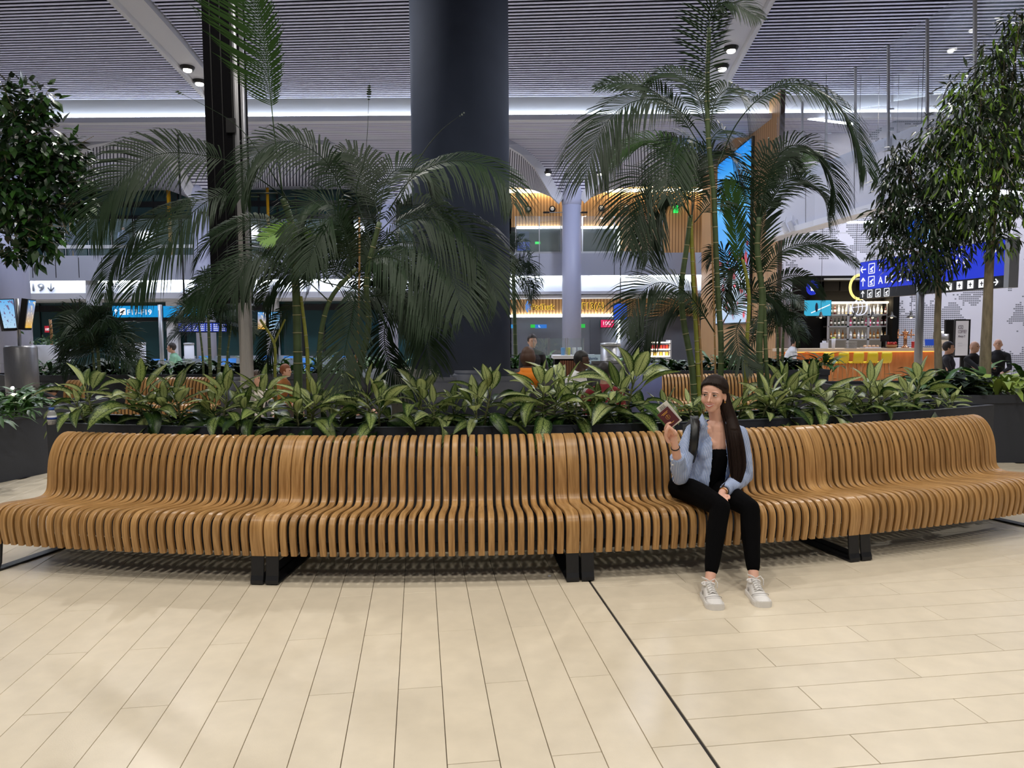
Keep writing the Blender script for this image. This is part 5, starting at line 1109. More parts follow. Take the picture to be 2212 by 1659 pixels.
# ------------------------------------------------------------------ palms
m_fr = [pm('palm_leaf_dark', (26, 46, 24), rough=.5, rnd=.25, spec=.25), pm('palm_leaf_mid', (44, 76, 28), rough=.5, rnd=.2, spec=.25), pm('palm_leaf_bright', (96, 140, 40), rough=.45, rnd=.15)]
def catmull(pts_, n):
    out = []; k = len(pts_)
    for i in range(k-1):
        p0, p1, p2, p3 = pts_[max(0, i-1)], pts_[i], pts_[i+1], pts_[min(k-1, i+2)]
        for j in range(n):
            t = j/n; out.append(.5*((2*p1)+(p2-p0)*t+(2*p0-5*p1+4*p2-p3)*t*t+(3*p1-p0-3*p2+p3)*t**3))
    out.append(pts_[-1]); return out
def frond_mesh(path, Lmax, s0=.25, face=.5, ang0=62, ang1=28, droop=.5, mat=None, rr=None, wid=.0062, step=.018, rr0=.006, asym=(1, 1)):
    """rachis with two rows of strap leaflets; face = how far the blade turns to the viewer"""
    rr = rr or R60; c = catmull(path, 10); d = [0]
    for a, b2 in zip(c[:-1], c[1:]): d.append(d[-1]+(b2-a).length)
    Lt = d[-1]; m = MB(); N_ = len(c)
    m.tube(c, [rr0*(1-.85*i/(N_-1)) for i in range(N_)], 5)
    s = s0*Lt; i = 0; k = 0
    while s < Lt*.995:
        while i < N_-2 and d[i+1] < s: i += 1
        f = (s-d[i])/max(1e-6, d[i+1]-d[i]); q = c[i].lerp(c[i+1], f); t = (c[i+1]-c[i]).normalized(); u = (s/Lt-s0)/(1-s0)
        up = Vector((0, 0, 1))-t*t.z; up = up.normalized() if up.length > .15 else Vector((0, -1, 0))
        vw = Vector((0, -1, 0)); vw = vw-t*vw.dot(t); vw = vw.normalized() if vw.length > .1 else up
        nrm = (up*(1-face)+vw*face).normalized(); side = t.cross(nrm).normalized()
        prof = (sin(pi*min(1, .10+.86*u)))**.75; L_ = Lmax*prof; an = radians(ang0+(ang1-ang0)*u)
        for sg_, am in ((1, asym[0]), (-1, asym[1])):
            if am <= 0: continue
            l = L_*am*rr.uniform(.9, 1.08); a = an+radians(rr.uniform(-5, 5))
            dr = (t*cos(a)+side*sg_*sin(a)+nrm*.18).normalized(); wv = dr.cross(nrm).normalized()*wid*(.75+.5*prof)
            g_ = Vector((0, 0, -1))*droop*l; p0 = q; p1 = q+dr*l*.35+g_*.06; p2 = q+dr*l*.7+g_*.30; p3 = q+dr*l*.96+g_*.72
            m.add([p0-wv*.4, p0+wv*.4, p1-wv, p1+wv, p2-wv*.75, p2+wv*.75, p3], [(0, 1, 3, 2), (2, 3, 5, 4), (4, 5, 6)])
        s += step*rr.uniform(.9, 1.1)
    return m.mesh('frond', mat or m_fr[0], False)
m_bam = pm('palm_cane', (74, 92, 58), rough=.5, noise=(6, .2, (1, 1, 3))); m_bam2 = pm('palm_cane_yellow', (138, 142, 58), rough=.5, noise=(6, .2, (1, 1, 3))); m_stick = pm('bamboo_stick', (150, 118, 76), rough=.7)
def palm(name, label, Y, stems, fronds, base=None, seed=1):
    rr = random.Random(seed); b0 = base or P(stems[0][0][0][0], stems[0][0][0][1], Y); t = thing(name, label, 'palm', b0)
    for pl_, rad, mat in stems:
        q = catmull([P(x, y, Y+(e[0] if e else 0)) for x, y, *e in pl_], 6); n = len(q)
        m = MB(); m.tube(q, [rad*(1.1-.35*i/(n-1)) for i in range(n)], 9); cane = m.build('cane', mat, t, True)
        L_ = 0; m = MB(); nx = .1
        for a, b2 in zip(q[:-1], q[1:]):
            L_ += (b2-a).length
            if L_ > nx: nx += .13; dd = (b2-a).normalized()*.004; r_ = rad*(1.1-.35*q.index(a)/(n-1))*1.08; m.tube([a-dd, a+dd], r_, 9)
        if m.v: stuff(m.build('node_rings', pm('cane_ring', (150, 146, 110), rough=.7), cane, True))
    for i, fr_ in enumerate(fronds):
        pl_, Lp, kw = fr_; kw = dict(kw); mi = kw.pop('m', 0); y0, y1 = kw.pop('Y', (0, rr.uniform(-.5, .5)))
        n = len(pl_); path = [P(x, y, Y+y0+(y1-y0)*k/(n-1)) for k, (x, y) in enumerate(pl_)]
        obj('frond', frond_mesh(path, PX(Lp, Y), mat=m_fr[mi], rr=rr, **kw), t)
    return t
YLp = 6.0
LF = [([(612, 430), (594, 300), (584, 205), (572, 100), (548, 0), (520, -70)], 150, dict(m=1, s0=.42, face=.85, ang0=66, ang1=48, droop=-.1, asym=(.35, 1), step=.013, wid=.0052, Y=(0, -.3))),  # tall frond: lighter green stands in for light from above
      ([(640, 445), (520, 360), (435, 335), (350, 332), (280, 368), (222, 440), (195, 520)], 130, dict(s0=.33, face=.75, Y=(0, -.3))),
      ([(742, 420), (720, 374), (698, 342), (657, 315), (610, 306), (565, 325), (535, 365), (520, 430)], 110, dict(s0=.05, face=.6, m=0, droop=.7, Y=(0, -.3))),
      ([(600, 418), (520, 418), (455, 430), (395, 480), (330, 560), (285, 640)], 120, dict(s0=.25, face=.55, droop=.6, Y=(0, -.5))),
      ([(560, 425), (440, 430), (330, 470), (250, 560), (225, 640)], 90, dict(s0=.3, face=.5, droop=.8, Y=(.2, -.2))),
      ([(820, 480), (800, 400), (780, 350), (745, 330), (715, 350)], 100, dict(s0=.15, face=.6, Y=(.1, .4))),
      ([(820, 470), (830, 400), (860, 365), (905, 370), (950, 420)], 105, dict(s0=.15, face=.6, Y=(.1, .5))),
      ([(800, 470), (770, 380), (735, 345), (700, 370), (680, 430)], 95, dict(s0=.15, face=.5, Y=(.2, .7))),
      ([(840, 455), (890, 385), (960, 350), (1030, 352), (1085, 385), (1108, 440)], 115, dict(s0=.12, face=.45, droop=.85, m=0, Y=(0, -.5))),
      ([(800, 570), (850, 500), (920, 470), (1000, 500), (1050, 570), (1075, 650)], 130, dict(s0=.15, face=.5, droop=.75, Y=(0, -.5))),
      ([(790, 600), (850, 530), (920, 530), (975, 590), (1000, 680)], 125, dict(s0=.15, face=.5, droop=.75, Y=(0, -.7))),
      ([(770, 600), (800, 560), (860, 560), (920, 620), (945, 700)], 105, dict(s0=.12, face=.5, droop=.8, Y=(-.1, -.7))),
      ([(720, 620), (660, 545), (600, 530), (540, 560), (500, 640)], 110, dict(s0=.15, face=.55, droop=.7, Y=(0, -.5))),
      ([(710, 650), (640, 590), (560, 570), (470, 600), (415, 670)], 105, dict(s0=.15, face=.5, droop=.7, Y=(.1, -.4))),
      ([(770, 590), (765, 660), (745, 760), (738, 850)], 90, dict(s0=.12, face=.95, ang0=50, droop=.2, Y=(-.2, -.5))),
      ([(760, 560), (740, 480), (715, 440), (670, 440), (640, 480), (640, 560)], 100, dict(s0=.15, face=.5, droop=.6, m=0, Y=(0, -.4))),
      ([(760, 600), (750, 520), (720, 470), (690, 500), (660, 590)], 95, dict(s0=.15, face=.6, Y=(-.1, -.6))),
      ([(800, 640), (860, 640), (905, 690), (925, 760), (930, 800)], 85, dict(s0=.15, face=.6, droop=.6, Y=(0, -.4))),
      ([(640, 505), (580, 480), (520, 480), (450, 520), (420, 580)], 80, dict(s0=.15, face=.5, droop=.6, m=0, Y=(.2, .4))),
      ([(690, 510), (640, 500), (600, 505), (565, 520)], 45, dict(s0=.1, face=.9, m=2, ang0=40, droop=.2, Y=(-.2, -.4))),
      ([(860, 640), (830, 720), (850, 800), (905, 850)], 70, dict(s0=.1, face=.7, Y=(.2, .3))),
      ([(640, 640), (600, 700), (580, 760), (570, 800)], 60, dict(s0=.1, face=.7, Y=(.2, .4))),
      ([(800, 520), (770, 420), (790, 330), (798, 180)], 8, dict(s0=.9, face=.5, Y=(0, 0))),
      ([(860, 440), (905, 345), (950, 285), (1003, 243)], 8, dict(s0=.95, face=.5, Y=(0, -.2))),
      ([(620, 430), (560, 330), (500, 262), (380, 196)], 8, dict(s0=.95, face=.5, Y=(0, -.2)))]
rx = random.Random(3)
for k in range(16):      # inner fronds of the crown
    bx, by = rx.choice([(790, 560), (760, 620), (700, 610), (820, 500), (735, 560)]); a = rx.uniform(-pi*.98, .1*pi); L_ = rx.uniform(120, 190)
    LF.append(([(bx, by), (bx+cos(a)*L_*.4, by+sin(a)*L_*.45), (bx+cos(a)*L_*.8, by+sin(a)*L_*.6+15), (bx+cos(a)*L_*1.1, by+sin(a)*L_*.55+70)], rx.uniform(80, 110), dict(s0=.12, face=rx.uniform(.3, .8), droop=.7, Y=(rx.uniform(.1, .5), rx.uniform(.2, 1.0)))))
palm('areca_palm', 'dense dark areca palm clump before the dark column, one tall bright frond', YLp,
     [([(645, 905), (643, 760), (640, 640), (632, 500), (612, 430)], .036, m_bam), ([(760, 905), (778, 790), (796, 700), (792, 600), (820, 480)], .028, m_bam), ([(700, 905), (690, 760), (712, 650), (770, 580)], .022, m_bam),
      ([(596, 905), (594, 800), (592, 742), (562, 690)], .013, m_bam2), ([(592, 742), (604, 715), (616, 690)], .009, m_bam2), ([(668, 905), (665, 800), (662, 740), (650, 640)], .017, m_bam2), ([(738, 905), (770, 760), (776, 600), (776, 470)], .010, m_stick)],
     LF, base=polar(10.6, onarc(690, 10.6), PH-.1), seed=7)
YRp = 6.25
RFr = [([(1532, 260), (1527, 170), (1530, 80), (1540, 10), (1560, -40)], 100, dict(s0=.2, face=.8, ang0=72, ang1=50, droop=.25, step=.026, wid=.0052, asym=(.6, 1), Y=(0, -.2))),
       ([(1528, 60), (1545, 20), (1580, 5), (1640, 40)], 60, dict(s0=.1, face=.6, droop=.5, Y=(0, -.3))),
       ([(1525, 310), (1480, 250), (1420, 215), (1350, 228), (1295, 290), (1262, 390)], 130, dict(s0=.18, face=.45, droop=.8, Y=(0, -.5))),
       ([(1520, 330), (1470, 250), (1400, 190), (1330, 180), (1285, 190)], 70, dict(s0=.2, face=.6, droop=.3, Y=(.2, .4))),
       ([(1530, 300), (1510, 210), (1480, 170), (1430, 160), (1390, 200)], 95, dict(s0=.15, face=.5, droop=.6, Y=(.1, .5))),
       ([(1535, 280), (1545, 220), (1580, 190), (1610, 230), (1620, 310)], 85, dict(s0=.15, face=.5, droop=.6, Y=(0, .4))),
       ([(1550, 360), (1590, 270), (1650, 205), (1720, 180), (1800, 215), (1850, 300), (1872, 370)], 115, dict(s0=.3, face=.4, droop=.85, Y=(0, -.4))),
       ([(1640, 470), (1665, 370), (1700, 320), (1750, 320), (1795, 380), (1805, 450)], 95, dict(s0=.15, face=.5, droop=.6, Y=(0, -.2))),
       ([(1640, 470), (1640, 390), (1660, 340), (1690, 330), (1720, 360)], 90, dict(s0=.15, face=.6, Y=(.2, .3))),
       ([(1640, 480), (1690, 400), (1740, 390), (1780, 430), (1790, 490)], 90, dict(s0=.12, face=.55, Y=(0, .4))),
       ([(1640, 480), (1620, 420), (1590, 390), (1560, 420)], 85, dict(s0=.12, face=.6, Y=(.1, .5))),
       ([(1640, 470), (1720, 350), (1770, 330)], 70, dict(s0=.12, face=.5, Y=(.2, .6), m=1)),
       ([(1490, 470), (1470, 370), (1430, 310), (1370, 310), (1310, 350)], 90, dict(s0=.15, face=.5, m=1, droop=.6, Y=(0, .2))),
       ([(1492, 470), (1440, 390), (1395, 385), (1365, 440), (1355, 530)], 110, dict(s0=.12, face=.5, droop=.7, Y=(0, -.4))),
       ([(1492, 470), (1460, 420), (1420, 420), (1395, 480), (1400, 560)], 90, dict(s0=.12, face=.6, droop=.7, Y=(-.1, -.4))),
       ([(1495, 470), (1500, 380), (1530, 330), (1580, 340), (1605, 420)], 90, dict(s0=.12, face=.5, Y=(.1, .4))),
       ([(1495, 465), (1500, 400), (1480, 330), (1430, 290)], 85, dict(s0=.15, face=.6, Y=(.2, .5))),
       ([(1500, 480), (1550, 430), (1590, 470), (1605, 560)], 85, dict(s0=.12, face=.5, Y=(0, .3))),
       ([(1520, 320), (1560, 280), (1580, 330), (1590, 420)], 95, dict(s0=.12, face=.5, Y=(0, .4))),
       ([(1525, 320), (1480, 300), (1450, 350), (1440, 430)], 95, dict(s0=.12, face=.5, Y=(0, -.4))),
       ([(1545, 720), (1490, 640), (1430, 610), (1380, 640), (1352, 720)], 100, dict(s0=.15, face=.5, droop=.5, Y=(0, -.3))),
       ([(1545, 720), (1500, 660), (1450, 660), (1400, 710), (1385, 770)], 85, dict(s0=.15, face=.55, droop=.6, Y=(.1, .2))),
       ([(1630, 620), (1680, 550), (1740, 525), (1800, 535), (1852, 572)], 60, dict(s0=.15, face=.5, droop=.4, Y=(0, -.2))),
       ([(1630, 640), (1690, 600), (1740, 600), (1780, 640)], 50, dict(s0=.15, face=.6, droop=.5, Y=(.2, .4))),
       ([(1600, 600), (1590, 520), (1582, 440), (1575, 390)], 60, dict(s0=.15, face=.9, ang0=35, droop=.05, m=1, Y=(0, .1))),
       ([(1640, 620), (1640, 540), (1650, 470), (1670, 430)], 70, dict(s0=.15, face=.8, ang0=45, droop=.15, Y=(0, .2))),
       ([(1620, 640), (1580, 580), (1560, 540), (1530, 560)], 70, dict(s0=.12, face=.6, Y=(0, .3))),
       ([(1560, 700), (1600, 640), (1650, 630), (1690, 680)], 75, dict(s0=.12, face=.6, Y=(0, .3))),
       ([(1600, 690), (1590, 720), (1600, 770), (1625, 800)], 65, dict(s0=.1, face=.85, ang0=50, droop=.1, Y=(0, -.2))),
       ([(1650, 600), (1600, 570), (1570, 600), (1560, 660)], 75, dict(s0=.12, face=.6, Y=(.1, .5)))]
palm('areca_palm', 'tall open areca palm with bare ringed canes behind the seated woman', YRp,
     [([(1502, 900), (1494, 790), (1476, 690), (1472, 620), (1484, 530), (1492, 465)], .027, m_bam), ([(1512, 900), (1506, 760), (1498, 620), (1492, 470)], .020, m_bam2), ([(1552, 900), (1558, 760), (1550, 620), (1542, 430), (1530, 300), (1528, 180), (1532, 60)], .024, m_bam),
      ([(1608, 900), (1612, 760), (1618, 640), (1604, 560)], .018, m_bam2), ([(1648, 900), (1640, 760), (1646, 640), (1636, 540), (1640, 470)], .028, m_bam), ([(1665, 900), (1655, 780), (1650, 620)], .02, m_bam),
      ([(1520, 900), (1515, 780), (1504, 620), (1495, 480)], .010, m_stick), ([(1545, 900), (1545, 780), (1540, 600), (1535, 400)], .008, m_stick)],
     RFr, base=polar(10.6, onarc(1570, 10.6), PH-.1), seed=9)
# ------------------------------------------------------------------ leafy trees
m_bark = pm('bark', (146, 134, 112), rough=.85, noise=(9, .3, (3, 3, .6)), bump=(40, .5))
def tleaf_mesh(L, W, droop, mat):
    m = MB(); m.add([(0, 0, 0), (-W/2, L*.45, -.1*L*droop), (0, L*.45, -.14*L*droop), (W/2, L*.45, -.1*L*droop), (0, L, -.5*L*droop), (-W*.3, L*.15, 0), (W*.3, L*.15, 0)],
                    [(0, 2, 1, 5), (0, 6, 3, 2), (1, 2, 4), (2, 3, 4)]); return m.mesh('leaf', mat, True)
def leaf_tree(name, label, trunk, rad, blobs, n, L, W, droop, mats, seed, down=.4, cap=300):
    rr = random.Random(seed); q = catmull([P(*a) for a in trunk], 6); t = thing(name, label, 'tree', q[0]); k = len(q)
    m = MB(); m.tube(q, [rad*(1-.55*i/(k-1)) for i in range(k)], 10); m.build('trunk', m_bark, t, True)
    leaves = []; tot = sum(b_[3]**2 for b_ in blobs)
    for (x, y, Y, r) in blobs:
        c_ = P(x, y, Y); R_ = PX(r, Y); tp = min(q[k//2:], key=lambda a: (a-c_).length); mid = tp.lerp(c_, .5)+Vector((0, 0, -.08))
        br = catmull([tp, mid, c_], 4); m = MB(); m.tube(br, [rad*.32*(1-.8*i/(len(br)-1)) for i in range(len(br))], 6); bo = m.build('branch', m_bark, t, True)
        tw = MB()
        for _ in range(max(3, int(r/9))):
            e = c_+Vector((rr.gauss(0, .5), rr.gauss(0, .5), rr.gauss(0, .45)))*R_; a_ = br[rr.randrange(len(br)//2, len(br))]; tw.tube([a_, a_.lerp(e, .5)+Vector((0, 0, .03)), e], [.007, .005, .003], 4)
        stuff(tw.build('twigs', m_bark, bo))
        for _ in range(int(n*r*r/tot)):
            while True:
                v = Vector((rr.uniform(-1, 1), rr.uniform(-1, 1), rr.uniform(-1, 1)))
                if .12 < v.length < 1: break
            v = v*(.45+.55*v.length); o_ = c_+Vector((v.x*R_, v.y*R_*.85, v.z*R_*.9)); d = (v+Vector((rr.gauss(0, .5), rr.gauss(0, .5)-.2, rr.gauss(0, .4)-down))).normalized()
            up = Vector((rr.gauss(0, .4), -.35+rr.gauss(0, .4), 1)); M = frame(o_, d.cross(up).normalized(), d); s = rr.uniform(.75, 1.25)
            leaves.append((o_.length, M@Matrix.Scale(s, 4), rr.randrange(len(mats))))
    leaves.sort(key=lambda a: a[0]); ms = [tleaf_mesh(L, W, droop, mm) for mm in mats]
    for d, M, i in leaves[:cap]: obj('leaf', ms[i], t, M)
    for i in range(len(mats)):
        far = MB(); src = ms[i]; vs = [v.co.copy() for v in src.vertices]; fs = [tuple(p.vertices) for p in src.polygons]
        for d, M, ii in leaves[cap:]:
            if ii == i: far.add([M@v for v in vs], fs)
        stuff(far.build('foliage', mats[i], t, True))
    return t
fic = [pm('ficus_leaf_a', (30, 60, 26), rough=.3, rnd=.2), pm('ficus_leaf_b', (48, 84, 32), rough=.32, rnd=.2), pm('ficus_leaf_c', (22, 44, 22), rough=.3, rnd=.2)]
YT = 8.6
leaf_tree('ficus_tree', 'round-leaved ficus tree with a dense dark crown at the left edge', [(-75, 905, YT), (-78, 760, YT), (-70, 600, YT), (-40, 480, YT), (-5, 400, YT)], .07,
          [(25, 225, YT, 62), (78, 215, YT-.1, 50), (60, 300, YT-.2, 85), (120, 350, YT-.1, 70), (30, 390, YT-.3, 95), (120, 430, YT, 70), (60, 480, YT-.2, 70), (95, 520, YT-.3, 45), (35, 545, YT-.3, 30), (168, 385, YT, 38), (150, 320, YT, 40), (175, 440, YT, 30), (-60, 330, YT, 120), (-50, 480, YT, 90), (75, 560, YT-.3, 18)], 3300, .128, .066, .5, fic, 21)
nar = [pm('narrow_leaf_a', (34, 52, 32), rough=.38, rnd=.2), pm('narrow_leaf_b', (46, 68, 38), rough=.38, rnd=.2), pm('narrow_leaf_c', (26, 44, 28), rough=.34, rnd=.2)]
narb = nar+[pm('narrow_leaf_new', (120, 160, 54), rough=.4, rnd=.2)]
YT2 = 10.2
leaf_tree('weeping_ficus', 'taller narrow-leaved tree at the right edge with pale green tips', [(2128, 870, YT2), (2128, 790, YT2), (2133, 680, YT2), (2138, 560, YT2), (2150, 430, YT2), (2175, 280, YT2)], .085,
          [(2100, 195, YT2, 62), (2160, 120, YT2-.1, 55), (2200, 60, YT2, 45), (2180, 220, YT2-.2, 80), (2080, 270, YT2-.2, 75), (2020, 300, YT2, 50), (2140, 330, YT2-.3, 85), (2210, 330, YT2, 80), (2060, 370, YT2-.2, 65), (2190, 420, YT2-.2, 70), (2120, 450, YT2-.3, 65), (2160, 520, YT2-.2, 40), (2060, 470, YT2, 50), (2250, 200, YT2, 90)], 4300, .155, .034, .8, narb, 22, .7)
YT3 = 10.6
leaf_tree('weeping_ficus', 'shorter narrow-leaved tree in front of the blue direction sign', [(2028, 870, YT3), (2027, 790, YT3), (2025, 700, YT3), (2027, 600, YT3), (2015, 500, YT3), (1995, 420, YT3)], .06,
          [(1965, 390, YT3, 70), (2005, 470, YT3-.2, 75), (1940, 470, YT3, 55), (1925, 400, YT3, 45), (1905, 470, YT3, 40), (1950, 340, YT3, 45), (2040, 420, YT3-.1, 60), (1985, 545, YT3-.3, 62), (1920, 535, YT3-.2, 38), (2045, 550, YT3-.2, 55), (2010, 600, YT3-.3, 32), (1945, 590, YT3-.2, 26), (2080, 490, YT3, 50)], 2700, .155, .034, .8, nar, 23, .7)
for a, k in LATE:
    a = list(a); a[3] = [(s[0], s[1], m_bam) for s in a[3]]; palm(*a, **k)
# ================================================================== the seated woman
def unproj(co):
    v = Vector(co)-Vector((0, 0, CAM_H)); d = v.dot(_fw); return 1106+F_PX*v.dot(_rt)/d, 829.5-F_PX*v.dot(_up)/d
m_skin = pm('skin', (234, 184, 162), rough=.5, noise=(30, .04)); MATS['skin'].node_tree.nodes['Principled BSDF'].inputs['Subsurface Weight'].default_value = .08
m_skin.node_tree.nodes['Principled BSDF'].inputs['Subsurface Radius'].default_value = (.02, .008, .004)
m_hair = pm('dark_brown_hair', (36, 22, 16), rough=.6, spec=.25, noise=(60, .35, (3, 3, .3)))
m_blackcloth = pm('black_cloth', (7, 7, 9), rough=.95, spec=.1)
m_strap = pm('black_nylon', (18, 18, 20), rough=.6)
m_whiteshoe = pm('white_leather', (236, 234, 232), rough=.45); m_greyshoe = pm('grey_trim', (176, 174, 176), rough=.6); m_gold = pm('gold', (214, 168, 84), rough=.25, metal=1.0)
def shirt_mat():
    m = bpy.data.materials.new('striped_cotton'); m.use_nodes = True; N = m.node_tree.nodes; L = m.node_tree.links; b = N['Principled BSDF']
    tc = N.new('ShaderNodeTexCoord'); nz = N.new('ShaderNodeTexNoise'); nz.inputs['Scale'].default_value = 5; L.new(tc.outputs['Object'], nz.inputs[0])
    sp = N.new('ShaderNodeSeparateXYZ'); L.new(tc.outputs['Object'], sp.inputs[0])
    def mth(op, a, c): 
        q = N.new('ShaderNodeMath'); q.operation = op
        for i, v in enumerate((a, c)):
            if hasattr(v, 'links'): L.new(v, q.inputs[i])
            else: q.inputs[i].default_value = v
        return q.outputs[0]
    u = mth('ADD', mth('ADD', sp.outputs[0], mth('MULTIPLY', sp.outputs[2], .10)), mth('MULTIPLY', nz.outputs[0], .008))
    s = mth('GREATER_THAN', mth('FRACT', mth('DIVIDE', u, .0066), 0.0), .62)
    mx = N.new('ShaderNodeMix'); mx.data_type = 'RGBA'; L.new(s, mx.inputs['Factor']); mx.inputs[6].default_value = (*srgb(112, 146, 204), 1); mx.inputs[7].default_value = (*srgb(226, 230, 240), 1)
    L.new(mx.outputs[2], b.inputs['Base Color']); b.inputs['Roughness'].default_value = .85
    n2 = N.new('ShaderNodeTexNoise'); n2.inputs['Scale'].default_value = 14; n2.inputs['Detail'].default_value = 2; L.new(tc.outputs['Object'], n2.inputs[0])
    bp = N.new('ShaderNodeBump'); bp.inputs['Strength'].default_value = .5; bp.inputs['Distance'].default_value = .02; L.new(n2.outputs[0], bp.inputs['Height']); L.new(bp.outputs[0], b.inputs['Normal'])
    return m
m_shirt = shirt_mat()
def limb(mb, pts_, radii, n=14, sph=True):
    q = [Vector(a) for a in pts_]
    c = catmull(q, 6); k = len(c); rs = []
    for i in range(k):
        f = i/(k-1)*(len(q)-1); a = min(len(q)-2, int(f)); rs.append(radii[a]+(radii[a+1]-radii[a])*(f-a))
    mb.tube(c, rs, n)
    if sph: mb.sphere(c[0], rs[0], 12, 8); mb.sphere(c[-1], rs[-1], 12, 8)
    return mb
def ell(mb, c, r, M3):
    n0 = len(mb.v); mb.sphere((0, 0, 0), r, 18, 12)
    for i in range(n0, len(mb.v)): mb.v[i] = tuple(Vector(c)+M3@Vector(mb.v[i]))
    return mb
W = thing('person', 'smiling woman in open blue striped shirt and black leggings holding up a passport', 'person', G(1585, 1300)*Vector((1, 1, 0)))
hipR, hipL = P(1474, 1054, 5.00), P(1534, 1054, 5.06); kneeR, kneeL = P(1556, 1096, 4.56), P(1620, 1098, 4.62)
ankR, ankL = P(1533, 1256, 4.34), P(1628, 1250, 4.40); pel = (hipR+hipL)/2+Vector((0, .02, .02))
shR, shL = P(1497, 936, 4.97), P(1597, 938, 5.03); chest = P(1543, 975, 5.02); belly = P(1522, 1030, 5.02); neckb = P(1548, 922, 5.01)
elR, wrR = P(1470, 1030, 4.84), P(1458, 962, 4.68); elL, wrL = P(1608, 1030, 4.98), P(1560, 1064, 4.70)
HC = P(1541, 853, 4.95)
fwd = Vector((-.52, -.85, -.06)).normalized(); hup = (Vector((.05, 0, 1))-fwd*Vector((.05, 0, 1)).dot(fwd)).normalized(); hrt = fwd.cross(hup).normalized()  # hrt: towards image right? checked below
if hrt.x < 0: hrt = -hrt
H3 = Matrix((hrt, -fwd, hup)).transposed()       # local x right, y back, z up
S = 1.06
def hp(x, y, z): return HC+H3@(Vector((x, y, z))*S)      # y<0 is the face side
# ---- body: one continuous skin
b = MB()
ell(b, hp(0, .012, .028), Vector((.076, .090, .088))*S, H3); ell(b, hp(0, -.018, -.020), Vector((.065, .066, .078))*S, H3)
ell(b, hp(0, -.040, -.072), Vector((.040, .038, .036))*S, H3); ell(b, hp(0, -.058, -.088), Vector((.022, .020, .018))*S, H3)
for s in (-1, 1):
    ell(b, hp(s*.038, -.052, -.028), Vector((.026, .026, .028))*S, H3); ell(b, hp(s*.030, -.068, .020), Vector((.026, .016, .010))*S, H3)
    ell(b, hp(s*.074, .012, -.012), Vector((.008, .018, .030))*S, H3)
limb(b, [hp(0, -.078, .012), hp(0, -.092, -.012), hp(0, -.1045, -.028)], [.007, .0075, .0085], 10); 
for s in (-1, 1): b.sphere(hp(s*.010, -.084, -.030), .0068, 8, 6)
ell(b, hp(0, -.072, -.058), Vector((.030, .016, .016))*S, H3)
limb(b, [hp(0, .03, -.05), neckb+Vector((0, .0, .05)), neckb-Vector((0, -.01, .03))], [.053, .050, .060])
limb(b, [neckb-Vector((0, 0, .02)), chest+Vector((0, .0, .02)), belly, pel], [.085, .112, .10, .11])
limb(b, [shR, neckb-Vector((0, -.01, .025)), shL], [.052, .066, .052])
ell(b, chest+Vector((-.01, -.03, .06)), (.13, .075, .07), Matrix.Identity(3))
limb(b, [shR, elR+Vector((0, 0, 0)), elR], [.042, .036, .034]); limb(b, [elR, elR.lerp(wrR, .45), wrR], [.036, .034, .024])
limb(b, [shL, elL], [.042, .035]); limb(b, [elL, elL.lerp(wrL, .5), wrL], [.036, .032, .024])
limb(b, [hipR, kneeR], [.07, .045]); limb(b, [kneeR, kneeR.lerp(ankR, .35), ankR], [.045, .042, .030]); limb(b, [hipL, kneeL], [.07, .045]); limb(b, [kneeL, kneeL.lerp(ankL, .35), ankL], [.045, .042, .030])
# right hand (raised), pinching the passport
pm_ = P(1453, 944, 4.665)
ell(b, pm_, (.032, .020, .042), Matrix.Rotation(-.15, 3, 'Y')); limb(b, [wrR, pm_], [.024, .026])
def pxp(l): return [P(*q) for q in l]
limb(b, pxp([(1442, 940, 4.65), (1437, 928, 4.63), (1441, 917, 4.612), (1448, 913, 4.608)]), [.0105, .0098, .009, .008], 8)     # index
limb(b, pxp([(1447, 934, 4.645), (1444, 922, 4.60), (1451, 927, 4.59), (1454, 933, 4.60)]), [.0105, .0100, .0095, .008], 8)      # middle, curled
limb(b, pxp([(1452, 935, 4.64), (1449, 925, 4.60), (1455, 930, 4.588), (1457, 938, 4.60)]), [.0105, .0098, .009, .008], 8)       # ring
limb(b, pxp([(1459, 938, 4.645), (1457, 930, 4.615), (1461, 935, 4.60), (1461, 941, 4.612)]), [.0095, .009, .0085, .0075], 8)     # little
limb(b, pxp([(1444, 954, 4.65), (1438, 943, 4.62), (1440, 930, 4.595), (1446, 921, 4.592)]), [.013, .0115, .0105, .009], 8)        # thumb
# left hand resting between the thighs
pl_ = P(1557, 1073, 4.64); ell(b, pl_, (.035, .040, .020), Matrix.Rotation(.2, 3, 'Z')); limb(b, [wrL, pl_], [.024, .024])
for k, (dx, dy) in enumerate(((-.030, -.05), (-.012, -.062), (.006, -.064), (.022, -.055))):
    limb(b, [pl_+Vector((dx*.8, -.02, .004)), pl_+Vector((dx, dy, -.008)), pl_+Vector((dx*.9, dy-.025, -.032))], [.0098, .009, .0078], 8)
limb(b, [pl_+Vector((.028, .01, .006)), pl_+Vector((.045, -.018, .008)), pl_+Vector((.040, -.045, .0))], [.0115, .0105, .009], 8)
# bare ankles into the shoes
body = obj('body', remesh(b, .0042, 5, m_skin, 'body'), W)
